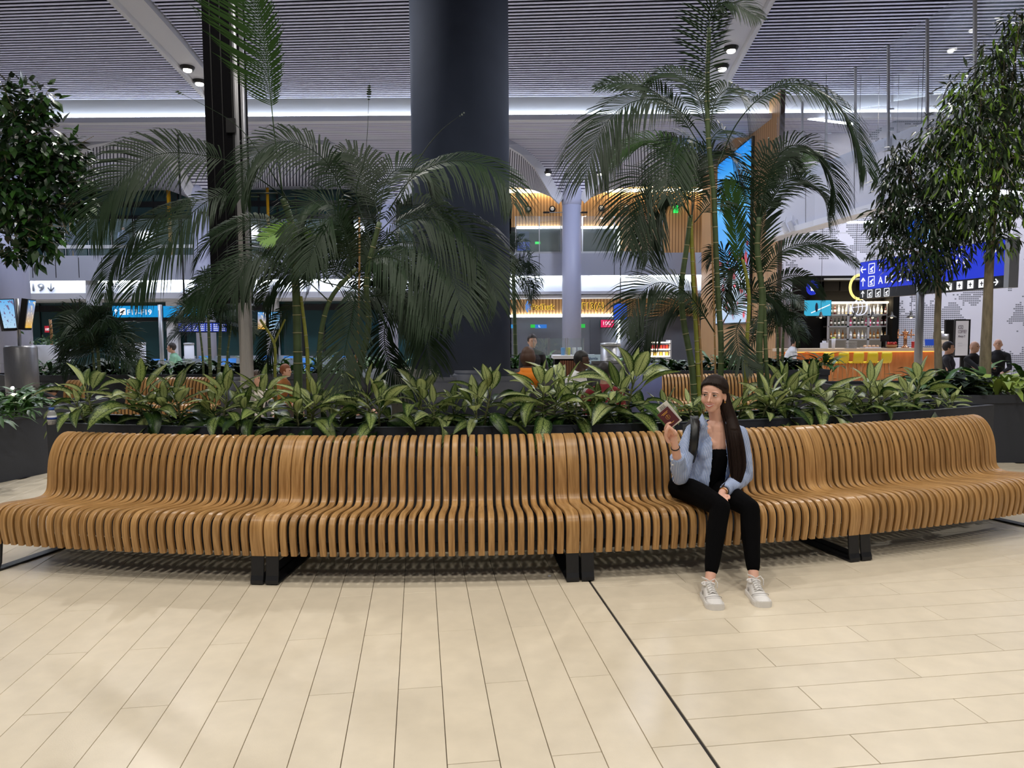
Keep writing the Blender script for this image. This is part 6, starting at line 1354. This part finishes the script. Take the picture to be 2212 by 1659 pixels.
# ---- face
m_eye = pm('eye_white', (232, 226, 222), rough=.2); m_iris = pm('iris', (46, 34, 26), rough=.15); m_lip = pm('lip', (196, 104, 96), rough=.4); m_teeth = pm('teeth', (245, 240, 232), rough=.3); m_brow = pm('brow', (44, 30, 22), rough=.8)
for s in (-1, 1):
    m = MB(); ell(m, hp(s*.031, -.0765, .008), Vector((.0135, .010, .0058))*S, H3); e_ = m.build('eye', m_eye, W, True)
    m = MB(); ell(m, hp(s*.031-.003, -.0862, .008), Vector((.0056, .003, .0054))*S, H3); m.build('iris', m_iris, e_, True)
    m = MB(); m.tube([hp(s*.031+d, -.0835-.0035*cos(d*70), .0135-abs(d)*.12) for d in (-.016, -.008, 0, .008, .016)], [.0010, .0019, .0022, .0019, .0010], 6); m.build('eyelashes', m_brow, e_, True)
    m = MB(); m.tube([hp(s*(.012+d), -.0865+d*.28, .025+.16*d-4.6*d*d) for d in (0, .01, .02, .03, .040)], [.0022, .0030, .0030, .0024, .0012], 6); m.build('eyebrow', m_brow, W, True)
mz = lambda x: -.053+x*x*8.0; my = lambda x: -.0915+x*x*13
m = MB(); xs_ = [-.030+.060*i/10 for i in range(11)]
m.grid([[hp(x, my(x)-.0015, mz(x)+.0005) for x in xs_], [hp(x, my(x)-.0025, mz(x)-.0135+abs(x)*.38) for x in xs_]]); m.build('teeth', m_teeth, W, True)
m = MB(); m.tube([hp(x, my(x)-.002, mz(x)+.0018) for x in xs_], [.0012+.0022*cos(x*50) for x in xs_], 6); m.build('upper_lip', m_lip, W, True)
m = MB(); m.tube([hp(x, my(x)-.001, mz(x)-.0155+abs(x)*.42) for x in xs_], [.0012+.0032*cos(x*50) for x in xs_], 6); m.build('lower_lip', m_lip, W, True)
for s in (-1, 1):
    m = MB(); m.sphere(hp(s*.075, .008, -.045), .006, 8, 6); m.build('earring', m_gold, W, True)
# ---- hair: cap with the face left free, and the long tail over her left shoulder
h = MB(); ell(h, hp(.002, .022, .036), Vector((.090, .100, .098))*S, H3); ell(h, hp(0, .058, -.01), Vector((.074, .058, .092))*S, H3)
hm = remesh(h, .006, 4, m_hair, 'hair'); bm = bmesh.new(); bm.from_mesh(hm); inv = H3.transposed()
def in_face(v):
    l = inv@(v-HC)/S
    return l.y < -.008 and l.z < .072-5.5*(l.x+.012)**2 and abs(l.x) < .0705 or (l.y < .03 and l.z < -.01 and abs(l.x) < .07) or (l.y < .034 and l.x > .05 and -.05 < l.z < .012)
bmesh.ops.delete(bm, geom=[f for f in bm.faces if in_face(f.calc_center_median())], context='FACES')
for _ in range(8): bmesh.ops.smooth_vert(bm, verts=[v for v in bm.verts if v.is_boundary], factor=.5, use_axis_x=True, use_axis_y=True, use_axis_z=True)
bm.to_mesh(hm); bm.free()
ho = obj('hair', hm, W); sd = ho.modifiers.new('s', 'SOLIDIFY'); sd.thickness = .010; sd.offset = -1
tail = [hp(.045, .05, .01), hp(.070, .042, -.07), P(1577, 905, 4.94), P(1587, 950, 4.88), P(1593, 1000, 4.86), P(1592, 1030, 4.84), P(1590, 1050, 4.82)]
m = MB(); limb(m, tail, [.040, .040, .042, .050, .050, .034, .012]); hv = remesh(m, .007, 4, m_hair, 'hair_fall')
for v in hv.vertices: v.co.y = 4.88+(v.co.y-4.88)*.75 if v.co.z < neckb.z else v.co.y
obj('hair_fall', hv, W)
rr = random.Random(4); m = MB()
for k in range(300):
    a_ = rr.uniform(0, 2*pi); r_ = sqrt(rr.random()); L_ = rr.uniform(.88, 1.04); pts_ = []
    for i, (q, rd) in enumerate(zip(tail, (.044, .045, .048, .056, .057, .042, .018))): pts_.append(q+Vector((cos(a_)*rd*(.55+.48*r_), sin(a_)*rd*.8*(.55+.48*r_), (0 if i < 5 else (1-L_)*.2))))
    c = catmull(pts_, 3); n_ = len(c); m.tube(c, [.0021*(1-.5*(i/(n_-1))**3) for i in range(n_)], 4)
for k in range(320):                        # combed strands over the crown
    x = rr.uniform(-.96, .96); ph0 = radians(rr.uniform(22, 30)-8*x*x); pts_ = []
    for i in range(6):
        ph = ph0+(radians(205)-ph0)*i/5; e_ = sqrt(max(.02, 1-x*x)); pts_.append(hp(.002+x*.0895*(1-.25*(i/5)**2), .022-.0985*cos(ph)*e_, .036+.0970*sin(ph)*e_))
    c = catmull(pts_, 3); m.tube(c, [.0015]*len(c), 4)
stuff(m.build('long_hair', m_hair, W, True))
# ---- clothes
lg = MB()
ell(lg, pel+Vector((.0, .02, -.005)), (.165, .125, .085), Matrix.Rotation(-.2, 3, 'Z')); limb(lg, [hipR+Vector((-.005, .03, 0)), hipR.lerp(kneeR, .5)+Vector((0, 0, .012)), kneeR], [.092, .082, .064]); limb(lg, [hipL+Vector((0, .03, 0)), hipL.lerp(kneeL, .5)+Vector((0, 0, .012)), kneeL], [.092, .080, .063])
limb(lg, [kneeR, kneeR.lerp(ankR, .35)+Vector((0, .012, 0)), kneeR.lerp(ankR, .84)], [.064, .062, .042]); limb(lg, [kneeL, kneeL.lerp(ankL, .35)+Vector((0, .012, 0)), kneeL.lerp(ankL, .84)], [.063, .062, .042])
limb(lg, [pel, belly], [.12, .11])
seat_z = .455
lo = remesh(lg, .006, 5, m_blackcloth, 'leggings')
for v in lo.vertices:                       # flatten where she sits on the slats
    if v.co.z < seat_z+.004 and v.co.y > 4.76: v.co.z = seat_z+.004
obj('leggings', lo, W)
tp = MB(); ell(tp, chest+Vector((-.005, -.025, -.03)), (.135, .10, .11), Matrix.Identity(3)); limb(tp, [chest+Vector((0, -.02, -.01)), belly+Vector((0, -.01, 0)), pel+Vector((0, -.02, 0))], [.115, .110, .115])
for s in (-1, 1): ell(tp, chest+Vector((s*.055, -.085, .01)), (.058, .05, .055), Matrix.Identity(3))
tm = remesh(tp, .006, 5, m_blackcloth, 'tank_top'); bm = bmesh.new(); bm.from_mesh(tm)
ztop = P(1555, 968, 4.92).z
bmesh.ops.delete(bm, geom=[f for f in bm.faces if f.calc_center_median().z > ztop], context='FACES')
for _ in range(10): bmesh.ops.smooth_vert(bm, verts=[v for v in bm.verts if v.is_boundary], factor=.5, use_axis_x=True, use_axis_y=True, use_axis_z=True)
bm.to_mesh(tm); bm.free(); obj('tank_top', tm, W)
sh = MB()
limb(sh, [shR+Vector((.0, 0, .0)), neckb-Vector((0, -.015, .022)), shL], [.062, .070, .062]); ell(sh, chest+Vector((0, 0, 0)), (.172, .135, .145), Matrix.Identity(3)); limb(sh, [chest, belly, pel+Vector((0, 0, .01))], [.150, .152, .165])
for s in (-1, 1): ell(sh, chest+Vector((s*.075, -.075, .0)), (.07, .065, .08), Matrix.Identity(3))
limb(sh, [neckb+Vector((0, .025, .05)), neckb-Vector((0, 0, .03))], [.070, .078], sph=False)
limb(sh, [shR, shR.lerp(elR, .5)+Vector((-.008, 0, 0)), elR], [.066, .060, .058]); limb(sh, [elR, elR.lerp(wrR, .40), elR.lerp(wrR, .60)], [.058, .052, .047], sph=False)
limb(sh, [shL, shL.lerp(elL, .5)+Vector((.008, 0, 0)), elL], [.066, .060, .056]); limb(sh, [elL, elL.lerp(wrL, .5), elL.lerp(wrL, .88)], [.056, .050, .042], sph=False)
sm = remesh(sh, .006, 4, m_shirt, 'shirt')
LE = [(880, 1512), (905, 1519), (930, 1534), (960, 1540), (1000, 1539), (1040, 1534), (1080, 1528)]; RE = [(880, 1572), (905, 1570), (940, 1566), (960, 1567), (1000, 1572), (1040, 1566), (1080, 1556)]
nrm_ = [v.normal.copy() for v in sm.vertices]
for v, nn in zip(sm.vertices, nrm_):        # folds of loose cotton
    q = Vector(v.co); v.co = q+nn*(mnoise.noise(Vector((q.x*16, q.y*16, q.z*9)))*.010+mnoise.noise(q*30)*.003)
bm = bmesh.new(); bm.from_mesh(sm); dele = []
for f in bm.faces:
    c = f.calc_center_median(); x, y = unproj(c)
    if c.y < chest.y and y < 1085 and lin(LE, y) < x < lin(RE, y) and f.normal.y < .35: dele.append(f)
    elif c.z > neckb.z+.055 and abs(c.x-neckb.x) < .09: dele.append(f)
    elif y > 1072+.12*(1500-x) and c.z < P(1500, 1066, 4.9).z: dele.append(f)
bmesh.ops.delete(bm, geom=dele, context='FACES'); bmesh.ops.smooth_vert(bm, verts=[v for v in bm.verts if v.is_boundary], factor=.5, use_axis_x=True, use_axis_y=True, use_axis_z=True); bmesh.ops.smooth_vert(bm, verts=[v for v in bm.verts if v.is_boundary], factor=.5, use_axis_x=True, use_axis_y=True, use_axis_z=True)
for _ in range(8): bmesh.ops.smooth_vert(bm, verts=[v for v in bm.verts if v.is_boundary], factor=.5, use_axis_x=True, use_axis_y=True, use_axis_z=True)
bm.to_mesh(sm); bm.free()
so = obj('shirt', sm, W); sd = so.modifiers.new('s', 'SOLIDIFY'); sd.thickness = .005; sd.offset = -1
# collar wings
for pxs in ([(1517, 893, 4.93), (1510, 906, 4.90), (1519, 926, 4.875), (1530, 918, 4.885)], [(1570, 893, 4.96), (1580, 906, 4.93), (1576, 924, 4.90), (1567, 914, 4.91)]):
    m = MB(); a, b_, c, d = pxp(pxs); m.grid([[a, a.lerp(b_, .5)+Vector((0, -.004, .004)), b_], [a.lerp(d, .5), (a+b_+c+d)/4+Vector((0, -.008, 0)), b_.lerp(c, .5)], [d, d.lerp(c, .5), c]]); o_ = m.build('collar', m_shirt, so, True); sd = o_.modifiers.new('s', 'SOLIDIFY'); sd.thickness = .004
m = MB(); limb(m, [elR.lerp(wrR, .56), elR.lerp(wrR, .64)], [.050, .049], sph=False); m.build('cuff', m_shirt, so, True)
for k in (0, 1): m = MB(); m.sphere(P(1452+k, 993+k*11, 4.72), .006, 8, 6); m.build('button', m_teeth, so, True)
# ---- wrist bands
def ring(c, ax, r, t_, mat, name, par):
    ax = Vector(ax).normalized(); u = ax.orthogonal().normalized(); v = ax.cross(u); m = MB(); m.tube([c+(u*cos(a*pi/10)+v*sin(a*pi/10))*r for a in range(21)], t_, 6); return m.build(name, mat, par, True)
ring(wrR+(elR-wrR)*.07, wrR-elR, .0275, .0035, m_strap, 'wristband', W)
for k in range(4): ring(wrL+(elL-wrL)*(.03+.07*k), (wrL-elL)+Vector((0, 0, .02*(k % 2))), .029, .0028, m_gold if k % 2 == 0 else m_strap, 'bracelet', W)
# ---- sneakers
def sneaker(heel, toe, tag_):
    a = (toe-heel); a.z = 0; L_ = a.length; a.normalize(); sd_ = Vector((a.y, -a.x, 0)); up = Vector((0, 0, 1)); f = lambda x, y, z: heel*Vector((1, 1, 0))+sd_*x+a*y*L_+up*z
    sn = MB().add([], []); secs = [(0.0, .028, .085), (.06, .036, .098), (.18, .038, .096), (.32, .038, .098), (.45, .042, .088), (.60, .047, .066), (.78, .050, .052), (.92, .040, .044), (1.0, .018, .034)]
    rows = []
    for y, w_, hh in secs:
        rows.append([f(w_*cos(t_), y, .026+(hh-.026)*max(0, sin(t_))**.75) for t_ in (pi*i/10 for i in range(11))])
    m = MB(); m.grid(rows); n_ = len(m.v); m.add([q for q in rows[0]], [tuple(range(11))]); up_ = m.build('sneaker', m_whiteshoe, W, True); up_['label'] = tag_
    outl = [(.02, 0, ), ]
    pr = [(0.0, .026), (.05, .037), (.2, .040), (.42, .041), (.6, .048), (.78, .052), (.88, .048), (.95, .038), (.985, .026), (1.0, .010)]
    ring_ = [(w_+.004, y*1.03-.015) for y, w_ in pr]+[(-w_-.004, y*1.03-.015) for y, w_ in reversed(pr)]
    m = MB(); k = len(ring_); vs = [f(x, y, .0) for x, y in ring_]+[f(x*1.02, y, .022+.012*(y > .9)) for x, y in ring_]+[f(x*.96, y*.99+.004, .030+.010*(y > .9)) for x, y in ring_]
    fs = [tuple(range(k-1, -1, -1)), tuple(2*k+i for i in range(k))]
    for l in (0, 1):
        for i in range(k): fs.append((l*k+i, l*k+(i+1) % k, (l+1)*k+(i+1) % k, (l+1)*k+i))
    m.add(vs, fs); m.build('sole', m_whiteshoe, up_)
    m = MB(); m.grid([[f(x, y, z) for x in (-.020, 0, .020)] for y, z in ((.22, .112), (.30, .106), (.42, .096), (.58, .077))]); o_ = m.build('tongue', m_whiteshoe, up_, True); q = o_.modifiers.new('s', 'SOLIDIFY'); q.thickness = .008
    for i in range(5):
        y = .34+i*.06; z = .113-i*.0095
        m = MB(); m.tube([f(-.027, y, z-.010), f(0, y+.012, z+.005), f(.027, y+.02, z-.012)], .0034, 6); m.build('lace', m_whiteshoe, up_, True)
    m = MB(); m.tube([f(0, .34, .122), f(.02, .30, .135), f(.045, .26, .142), f(.04, .24, .134), f(.012, .29, .124), f(0, .34, .12)], .0032, 6); m.tube([f(0, .34, .122), f(-.03, .32, .135), f(-.045, .36, .115), f(-.04, .42, .085)], .0032, 6); m.build('bow', m_whiteshoe, up_, True)
    for s_ in (-1, 1):
        m = MB(); m.grid([[f(s_*(w_+.0015), y, z) for z in (.036, .060)] for y, w_ in ((.22, .0385), (.27, .0388), (.32, .039))]); m.build('side_patch', m_greyshoe, up_)
    m = MB(); m.tube([f(.050*cos(t_), .70+.12*sin(t_) if False else .66+.10*abs(sin(t_)), .045+.022*sin(t_)) for t_ in (pi*i/10 for i in range(11))], .0022, 6); m.build('toe_seam', m_greyshoe, up_, True)
    m = MB(); m.tube([f(.037*cos(t_), .19+.17*sin(t_), .094+.002*sin(t_)) for t_ in (2*pi*i/16 for i in range(17))], .006, 6); m.build('ankle_lining', m_whiteshoe, up_, True)
sneaker(G(1525, 1288), G(1549, 1319), 'white lace-up sneaker on her right foot'); sneaker(G(1622, 1281), G(1652, 1313), 'white lace-up sneaker on her left foot')
# ---- backpack with strap
bp_ = thing('backpack', 'black backpack worn by the woman, one strap over her shoulder', 'backpack', P(1500, 1000, 5.16))
q = P(1508, 960, 5.185); mm = rounded_box(q, (.22, .10, .36), .035, 3); mm.build('bag', m_strap, bp_, True)
spx = [(1500, 902, 5.10), (1499, 898, 5.02), (1501, 905, 4.935), (1502, 925, 4.868), (1500, 950, 4.838), (1497, 975, 4.85), (1490, 1000, 4.90)]
c = catmull(pxp(spx), 5); m = MB(); rows = []
for i, a in enumerate(c): rows.append([a+Vector((-.031, .004, 0)), a+Vector((-.012, -.006, 0)), a+Vector((.012, -.006, 0)), a+Vector((.031, .004, 0))])
m.grid(rows); o_ = m.build('strap', pm('strap_leatherette', (22, 24, 26), rough=.4), bp_, True); sd = o_.modifiers.new('s', 'SOLIDIFY'); sd.thickness = .010; sd.offset = 1
# ---- passport and boarding pass in her hand
Mp = frame(P(1444, 902, 4.612), Vector((.74, -.10, .67)), Vector((-.67, -.12, .74)))
t = thing('passport', 'burgundy passport with gold emblem held up by the woman', 'passport', P(1444, 902, 4.612), world=False); t.matrix_basis = Mp
mm = MB(); mm.box((0, 0, 0), (.088, .125, .005)); me = mm.mesh('cover', pm('burgundy_cover', (84, 22, 38), rough=.55)); bevel(me, .0015, 1); obj('cover', me, t)
mm = MB(); mm.tube([(.014*cos(a*pi/12), .006+.014*sin(a*pi/12), .0028) for a in range(25)], .0011, 5); mm.tube([(0, -.006, .0028), (0, .018, .0028)], .0012, 5); mm.tube([(-.008, .01, .0028), (.008, .002, .0028)], .0012, 5); obj('emblem', mm.mesh('emblem', m_gold, True), t)
for z, w_ in ((.042, .05), (.034, .036), (-.04, .024)): mm = MB(); mm.box((0, z, .0027), (w_, .003, .0006)); obj('gold_line', mm.mesh('gold_line', m_gold), t)
t = thing('boarding_pass', 'white boarding pass tucked behind the burgundy passport', 'boarding pass', P(1444, 899, 4.620), world=False); t.matrix_basis = frame(P(1446, 897, 4.621), Vector((.78, -.10, .62)), Vector((-.62, -.12, .78)))
mm = MB(); mm.box((.004, .006, 0), (.082, .170, .0012)); obj('card', mm.mesh('card', pm('card_white', (232, 232, 226), rough=.6)), t)
for k in range(7): mm = MB(); mm.box((-.022+k*.006, .072, .0009), (.003 if k % 2 else .0018, .026, .0004)); obj('print_bar', mm.mesh('print_bar', pm('print_ink', (40, 40, 44))), t)
# ================================================================== people in the background
def seated(px, yhead, Y, rz, skin, hair, top, bottom, label, lean=.0, bald=False, arms='lap', seat=True, hood=False):
    q = P(px, yhead, Y); t = thing('person', label, 'person', (q.x, Y, 0)); hz = q.z; k = hz/1.24
    R_ = Rz(rz); C_ = Vector((q.x, Y, 0)); hd = Vector((0, -lean*.55, 1.24)); off = R_@Vector((hd.x, hd.y, 0))*k
    f = lambda x, y, z: C_-Vector((off.x, off.y, 0))+R_@Vector((x*k, y*k, z*k))
    b = MB(); I = R_.to_3x3()
    ell(b, f(hd.x, hd.y, 1.25), (.078*k, .094*k, .112*k), I); ell(b, f(hd.x, hd.y-.03, 1.19), (.058*k, .062*k, .065*k), I); b.sphere(f(hd.x, hd.y-.105, 1.225), .014*k, 8, 6)
    for s in (-1, 1): b.sphere(f(s*.08, hd.y, 1.23), (.012*k, .02*k, .03*k), 8, 6)
    limb(b, [f(hd.x, hd.y+.02, 1.17), f(0, -lean*.4+.02, 1.05)], [.05*k, .055*k])
    sh = MB(); ch = f(0, -lean*.3, .92); limb(sh, [f(0, 0, .56), f(0, -lean*.12, .74), ch, f(0, -lean*.38, 1.02)], [.15*k, .14*k, .155*k, .11*k]); limb(sh, [f(-.17, -lean*.36, 1.0), f(0, -lean*.38, 1.03), f(.17, -lean*.36, 1.0)], [.062*k, .075*k, .062*k])
    limb(b, [f(0, 0, .56), ch, f(0, -lean*.38, 1.05)], [.08*k, .08*k, .06*k])
    for s in (-1, 1):
        S_ = f(s*.19, -lean*.36, .99)
        if arms == 'lap': E_, H_ = f(s*.24, -.10-lean*.3, .72), f(s*.12, -.34-lean*.15, .62)
        elif arms == 'chin': E_, H_ = f(s*.20, -.32-lean*.3, .78), f(s*.05, -.22-lean*.4, 1.06)
        else: E_, H_ = f(s*.26, -.16-lean*.3, .74), f(s*.10, -.42-lean*.2, .80)
        limb(sh, [S_, E_], [.056*k, .048*k]); limb(sh, [E_, E_.lerp(H_, .8)], [.048*k, .038*k]); limb(b, [S_, E_, H_], [.04*k, .035*k, .026*k]); ell(b, H_, (.035*k, .05*k, .022*k), I)
        for n_ in range(4): limb(b, [H_+I@Vector(((-.02+n_*.013)*k, -.03*k, 0)), H_+I@Vector(((-.02+n_*.013)*k, -.085*k, -.015*k))], [.009*k, .008*k], 6)
    lgm = MB(); ell(lgm, f(0, .0, .53), (.17*k, .15*k, .09*k), I)
    for s in (-1, 1): limb(lgm, [f(s*.09, 0, .53), f(s*.13, -.44, .52)], [.09*k, .068*k]); limb(lgm, [f(s*.13, -.44, .52), f(s*.13, -.40, .10)], [.066*k, .045*k]); limb(b, [f(s*.09, 0, .53), f(s*.13, -.44, .52), f(s*.13, -.40, .06)], [.05*k, .04*k, .03*k])
    obj('body', remesh(b, .011, 3, pm('skin_%d_%d_%d' % skin, skin, rough=.5), 'body'), t)
    obj('top', remesh(sh, .014, 4, pm('cloth_%d_%d_%d' % top, top, rough=.85), 'top'), t); obj('trousers', remesh(lgm, .015, 3, pm('cloth_%d_%d_%d' % bottom, bottom, rough=.85), 'trousers'), t)
    for s in (-1, 1): m = rounded_box(f(s*.13, -.46, .045), (.09*k, .25*k, .08*k), .03, 2, rz=rz); m.build('shoe', m_black, t, True)
    if not bald:
        h = MB(); ell(h, f(hd.x, hd.y+.018, 1.275), (.094*k, .106*k, .112*k), I)
        if hood: ell(h, f(hd.x, hd.y+.02, 1.22), (.11*k, .12*k, .13*k), I)
        hm = remesh(h, .010, 3, pm('hair_%d_%d_%d' % hair, hair, rough=.6), 'hair'); bm = bmesh.new(); bm.from_mesh(hm); Ri = I.transposed(); c0 = f(hd.x, hd.y, 1.25)
        def face_(v): l = Ri@(v-c0)/k; return l.y < -.035 and l.z < .055
        bmesh.ops.delete(bm, geom=[g_ for g_ in bm.faces if face_(g_.calc_center_median())], context='FACES'); bm.to_mesh(hm); bm.free(); obj('hood' if hood else 'hair', hm, t)
    for s in (-1, 1): m = MB(); m.sphere(f(hd.x+s*.03, hd.y-.088, 1.255), .0075*k, 8, 6); m.build('eye', m_iris, t)
    return t
seated(1258, 780, 9.6, 1.0, (70, 48, 38), (18, 16, 16), (224, 224, 226), (40, 44, 56), 'dark-haired man in white shirt bending forward behind the dumb canes', lean=.5)
seated(1142, 770, 10.6, 2.6, (150, 110, 88), (72, 46, 30), (74, 48, 32), (36, 34, 34), 'person in a brown hooded top seen from behind right of the column', lean=.1, hood=True)
seated(1306, 806, 8.4, 2.9, (180, 140, 120), (26, 20, 20), (120, 30, 36), (30, 30, 36), 'dark-haired person in a red top low in the black chair', lean=.1)
seated(2105, 750, 15.2, .35, (206, 160, 136), (90, 80, 76), (24, 24, 28), (30, 30, 34), 'bald man with glasses in a black jacket just right of the menu board', lean=.1, bald=True, arms='chin')
seated(2156, 744, 16.8, -.7, (208, 162, 138), (90, 80, 76), (28, 28, 34), (30, 30, 34), 'bald man in a dark jacket right of the thick tree trunk', lean=.1, bald=True)
seated(2050, 752, 15.0, .9, (196, 150, 126), (30, 24, 22), (40, 40, 46), (30, 30, 34), 'dark-haired man seated between the two tree trunks', lean=.1)
seated(1718, 738, 20.4, 1.2, (190, 146, 120), (24, 20, 20), (222, 224, 228), (40, 40, 50), 'dark-haired man in white leaning at the left end of the bar', lean=.35)
seated(370, 752, 19.5, -1.1, (196, 150, 126), (40, 30, 26), (140, 190, 160), (40, 44, 56), 'man in a pale green shirt on the gate seats below the blue sign', lean=.35)
seated(1150, 738, 15.4, .2, (214, 172, 150), (34, 24, 20), (40, 36, 38), (30, 30, 34), 'dark-haired woman behind the glass of the kiosk')
seated(764, 790, 9.8, .6, (206, 160, 136), (40, 28, 22), (26, 26, 30), (30, 30, 34), 'person in black leaning back, face showing between palm canes', lean=-.1)
seated(618, 802, 11.5, 1.4, (206, 160, 136), (120, 66, 30), (150, 96, 46), (60, 50, 44), 'person with auburn hair curled up right of the pylon mast', lean=.4)
seated(556, 818, 9.7, .9, (206, 160, 136), (60, 44, 34), (222, 214, 206), (40, 40, 46), 'person in a cream sweater reclining beside the mast', lean=.2)
def lying(label):
    Y = 11.75; t = thing('person', label, 'person', P(80, 880, Y)*Vector((1, 1, 0))+Vector((0, 0, .47))); b = MB(); s = MB()
    hd = P(109, 846, Y); ell(b, hd, (.10, .085, .085), Matrix.Identity(3)); ch = P(86, 858, Y); pv = P(40, 862, Y)
    limb(b, [hd, ch, pv], [.05, .08, .08]); limb(s, [P(98, 856, Y), ch, pv], [.12, .15, .15]); kn = P(10, 850, Y-.1); limb(s, [pv, kn, P(-20, 872, Y-.1)], [.11, .085, .06])
    el = P(122, 864, Y-.25); limb(s, [P(98, 856, Y-.1), el], [.065, .055]); hn = P(112, 862, Y-.35); limb(b, [P(98, 856, Y-.1), el, hn], [.04, .035, .03])
    for n_ in range(4): limb(b, [hn+Vector((0, 0, -.02+.015*n_)), hn+Vector((-.07, -.02, -.02+.015*n_))], [.011, .009], 6)
    limb(b, [pv, kn, P(-20, 872, Y-.1)], [.06, .05, .03])
    obj('body', remesh(b, .012, 3, pm('skin_206_160_136', (206, 160, 136)), 'body'), t); obj('clothes', remesh(s, .014, 4, pm('cloth_24_24_28', (24, 24, 28)), 'clothes'), t)
    h = MB(); ell(h, hd+Vector((.01, .01, .03)), (.105, .10, .09), Matrix.Identity(3)); hm = remesh(h, .012, 2, m_black, 'cap'); obj('cap', hm, t)
lying('person in black lying on the short bench at far left')
for px_, y, c_, lb in ((158, 522, (90, 96, 130), 'tiny person in blue walking behind the upper left balustrade'), (268, 535, (150, 170, 210), 'tiny person in pale blue behind the upper left balustrade'), (128, 530, (60, 50, 60), 'tiny dark-clothed person behind the upper left balustrade')):
    z0 = P(300, 556, YS).z; Y = YS+1.6; q = P(px_, 550, Y); t = thing('person', lb, 'person', (q.x, Y, z0)); f = lambda x, z: Vector((q.x+x, Y, z0+z)); b = MB(); s = MB()
    ell(b, f(0, 1.6), (.09, .1, .12), Matrix.Identity(3)); limb(b, [f(0, 1.5), f(0, .9)], [.06, .08]); limb(s, [f(0, 1.38), f(0, 1.1), f(0, .9)], [.14, .15, .15])
    for sg_ in (-1, 1): limb(s, [f(sg_*.19, 1.36), f(sg_*.25, 1.1), f(sg_*.22, .86)], [.06, .05, .04]); limb(s, [f(sg_*.09, .9), f(sg_*.1, .48), f(sg_*.12, .06)], [.1, .075, .05]); limb(b, [f(sg_*.22, .9), f(sg_*.22, .75)], [.035, .03]); limb(b, [f(sg_*.09, .9), f(sg_*.11, .1)], [.06, .03])
    obj('body', remesh(b, .02, 3, pm('skin_206_160_136', (206, 160, 136)), 'body'), t); obj('clothes', remesh(s, .02, 3, pm('cloth_%d_%d_%d' % c_, c_), 'clothes'), t); m = MB(); ell(m, f(0, 1.65), (.095, .105, .10), Matrix.Identity(3)); m.build('hair', m_black, t, True)
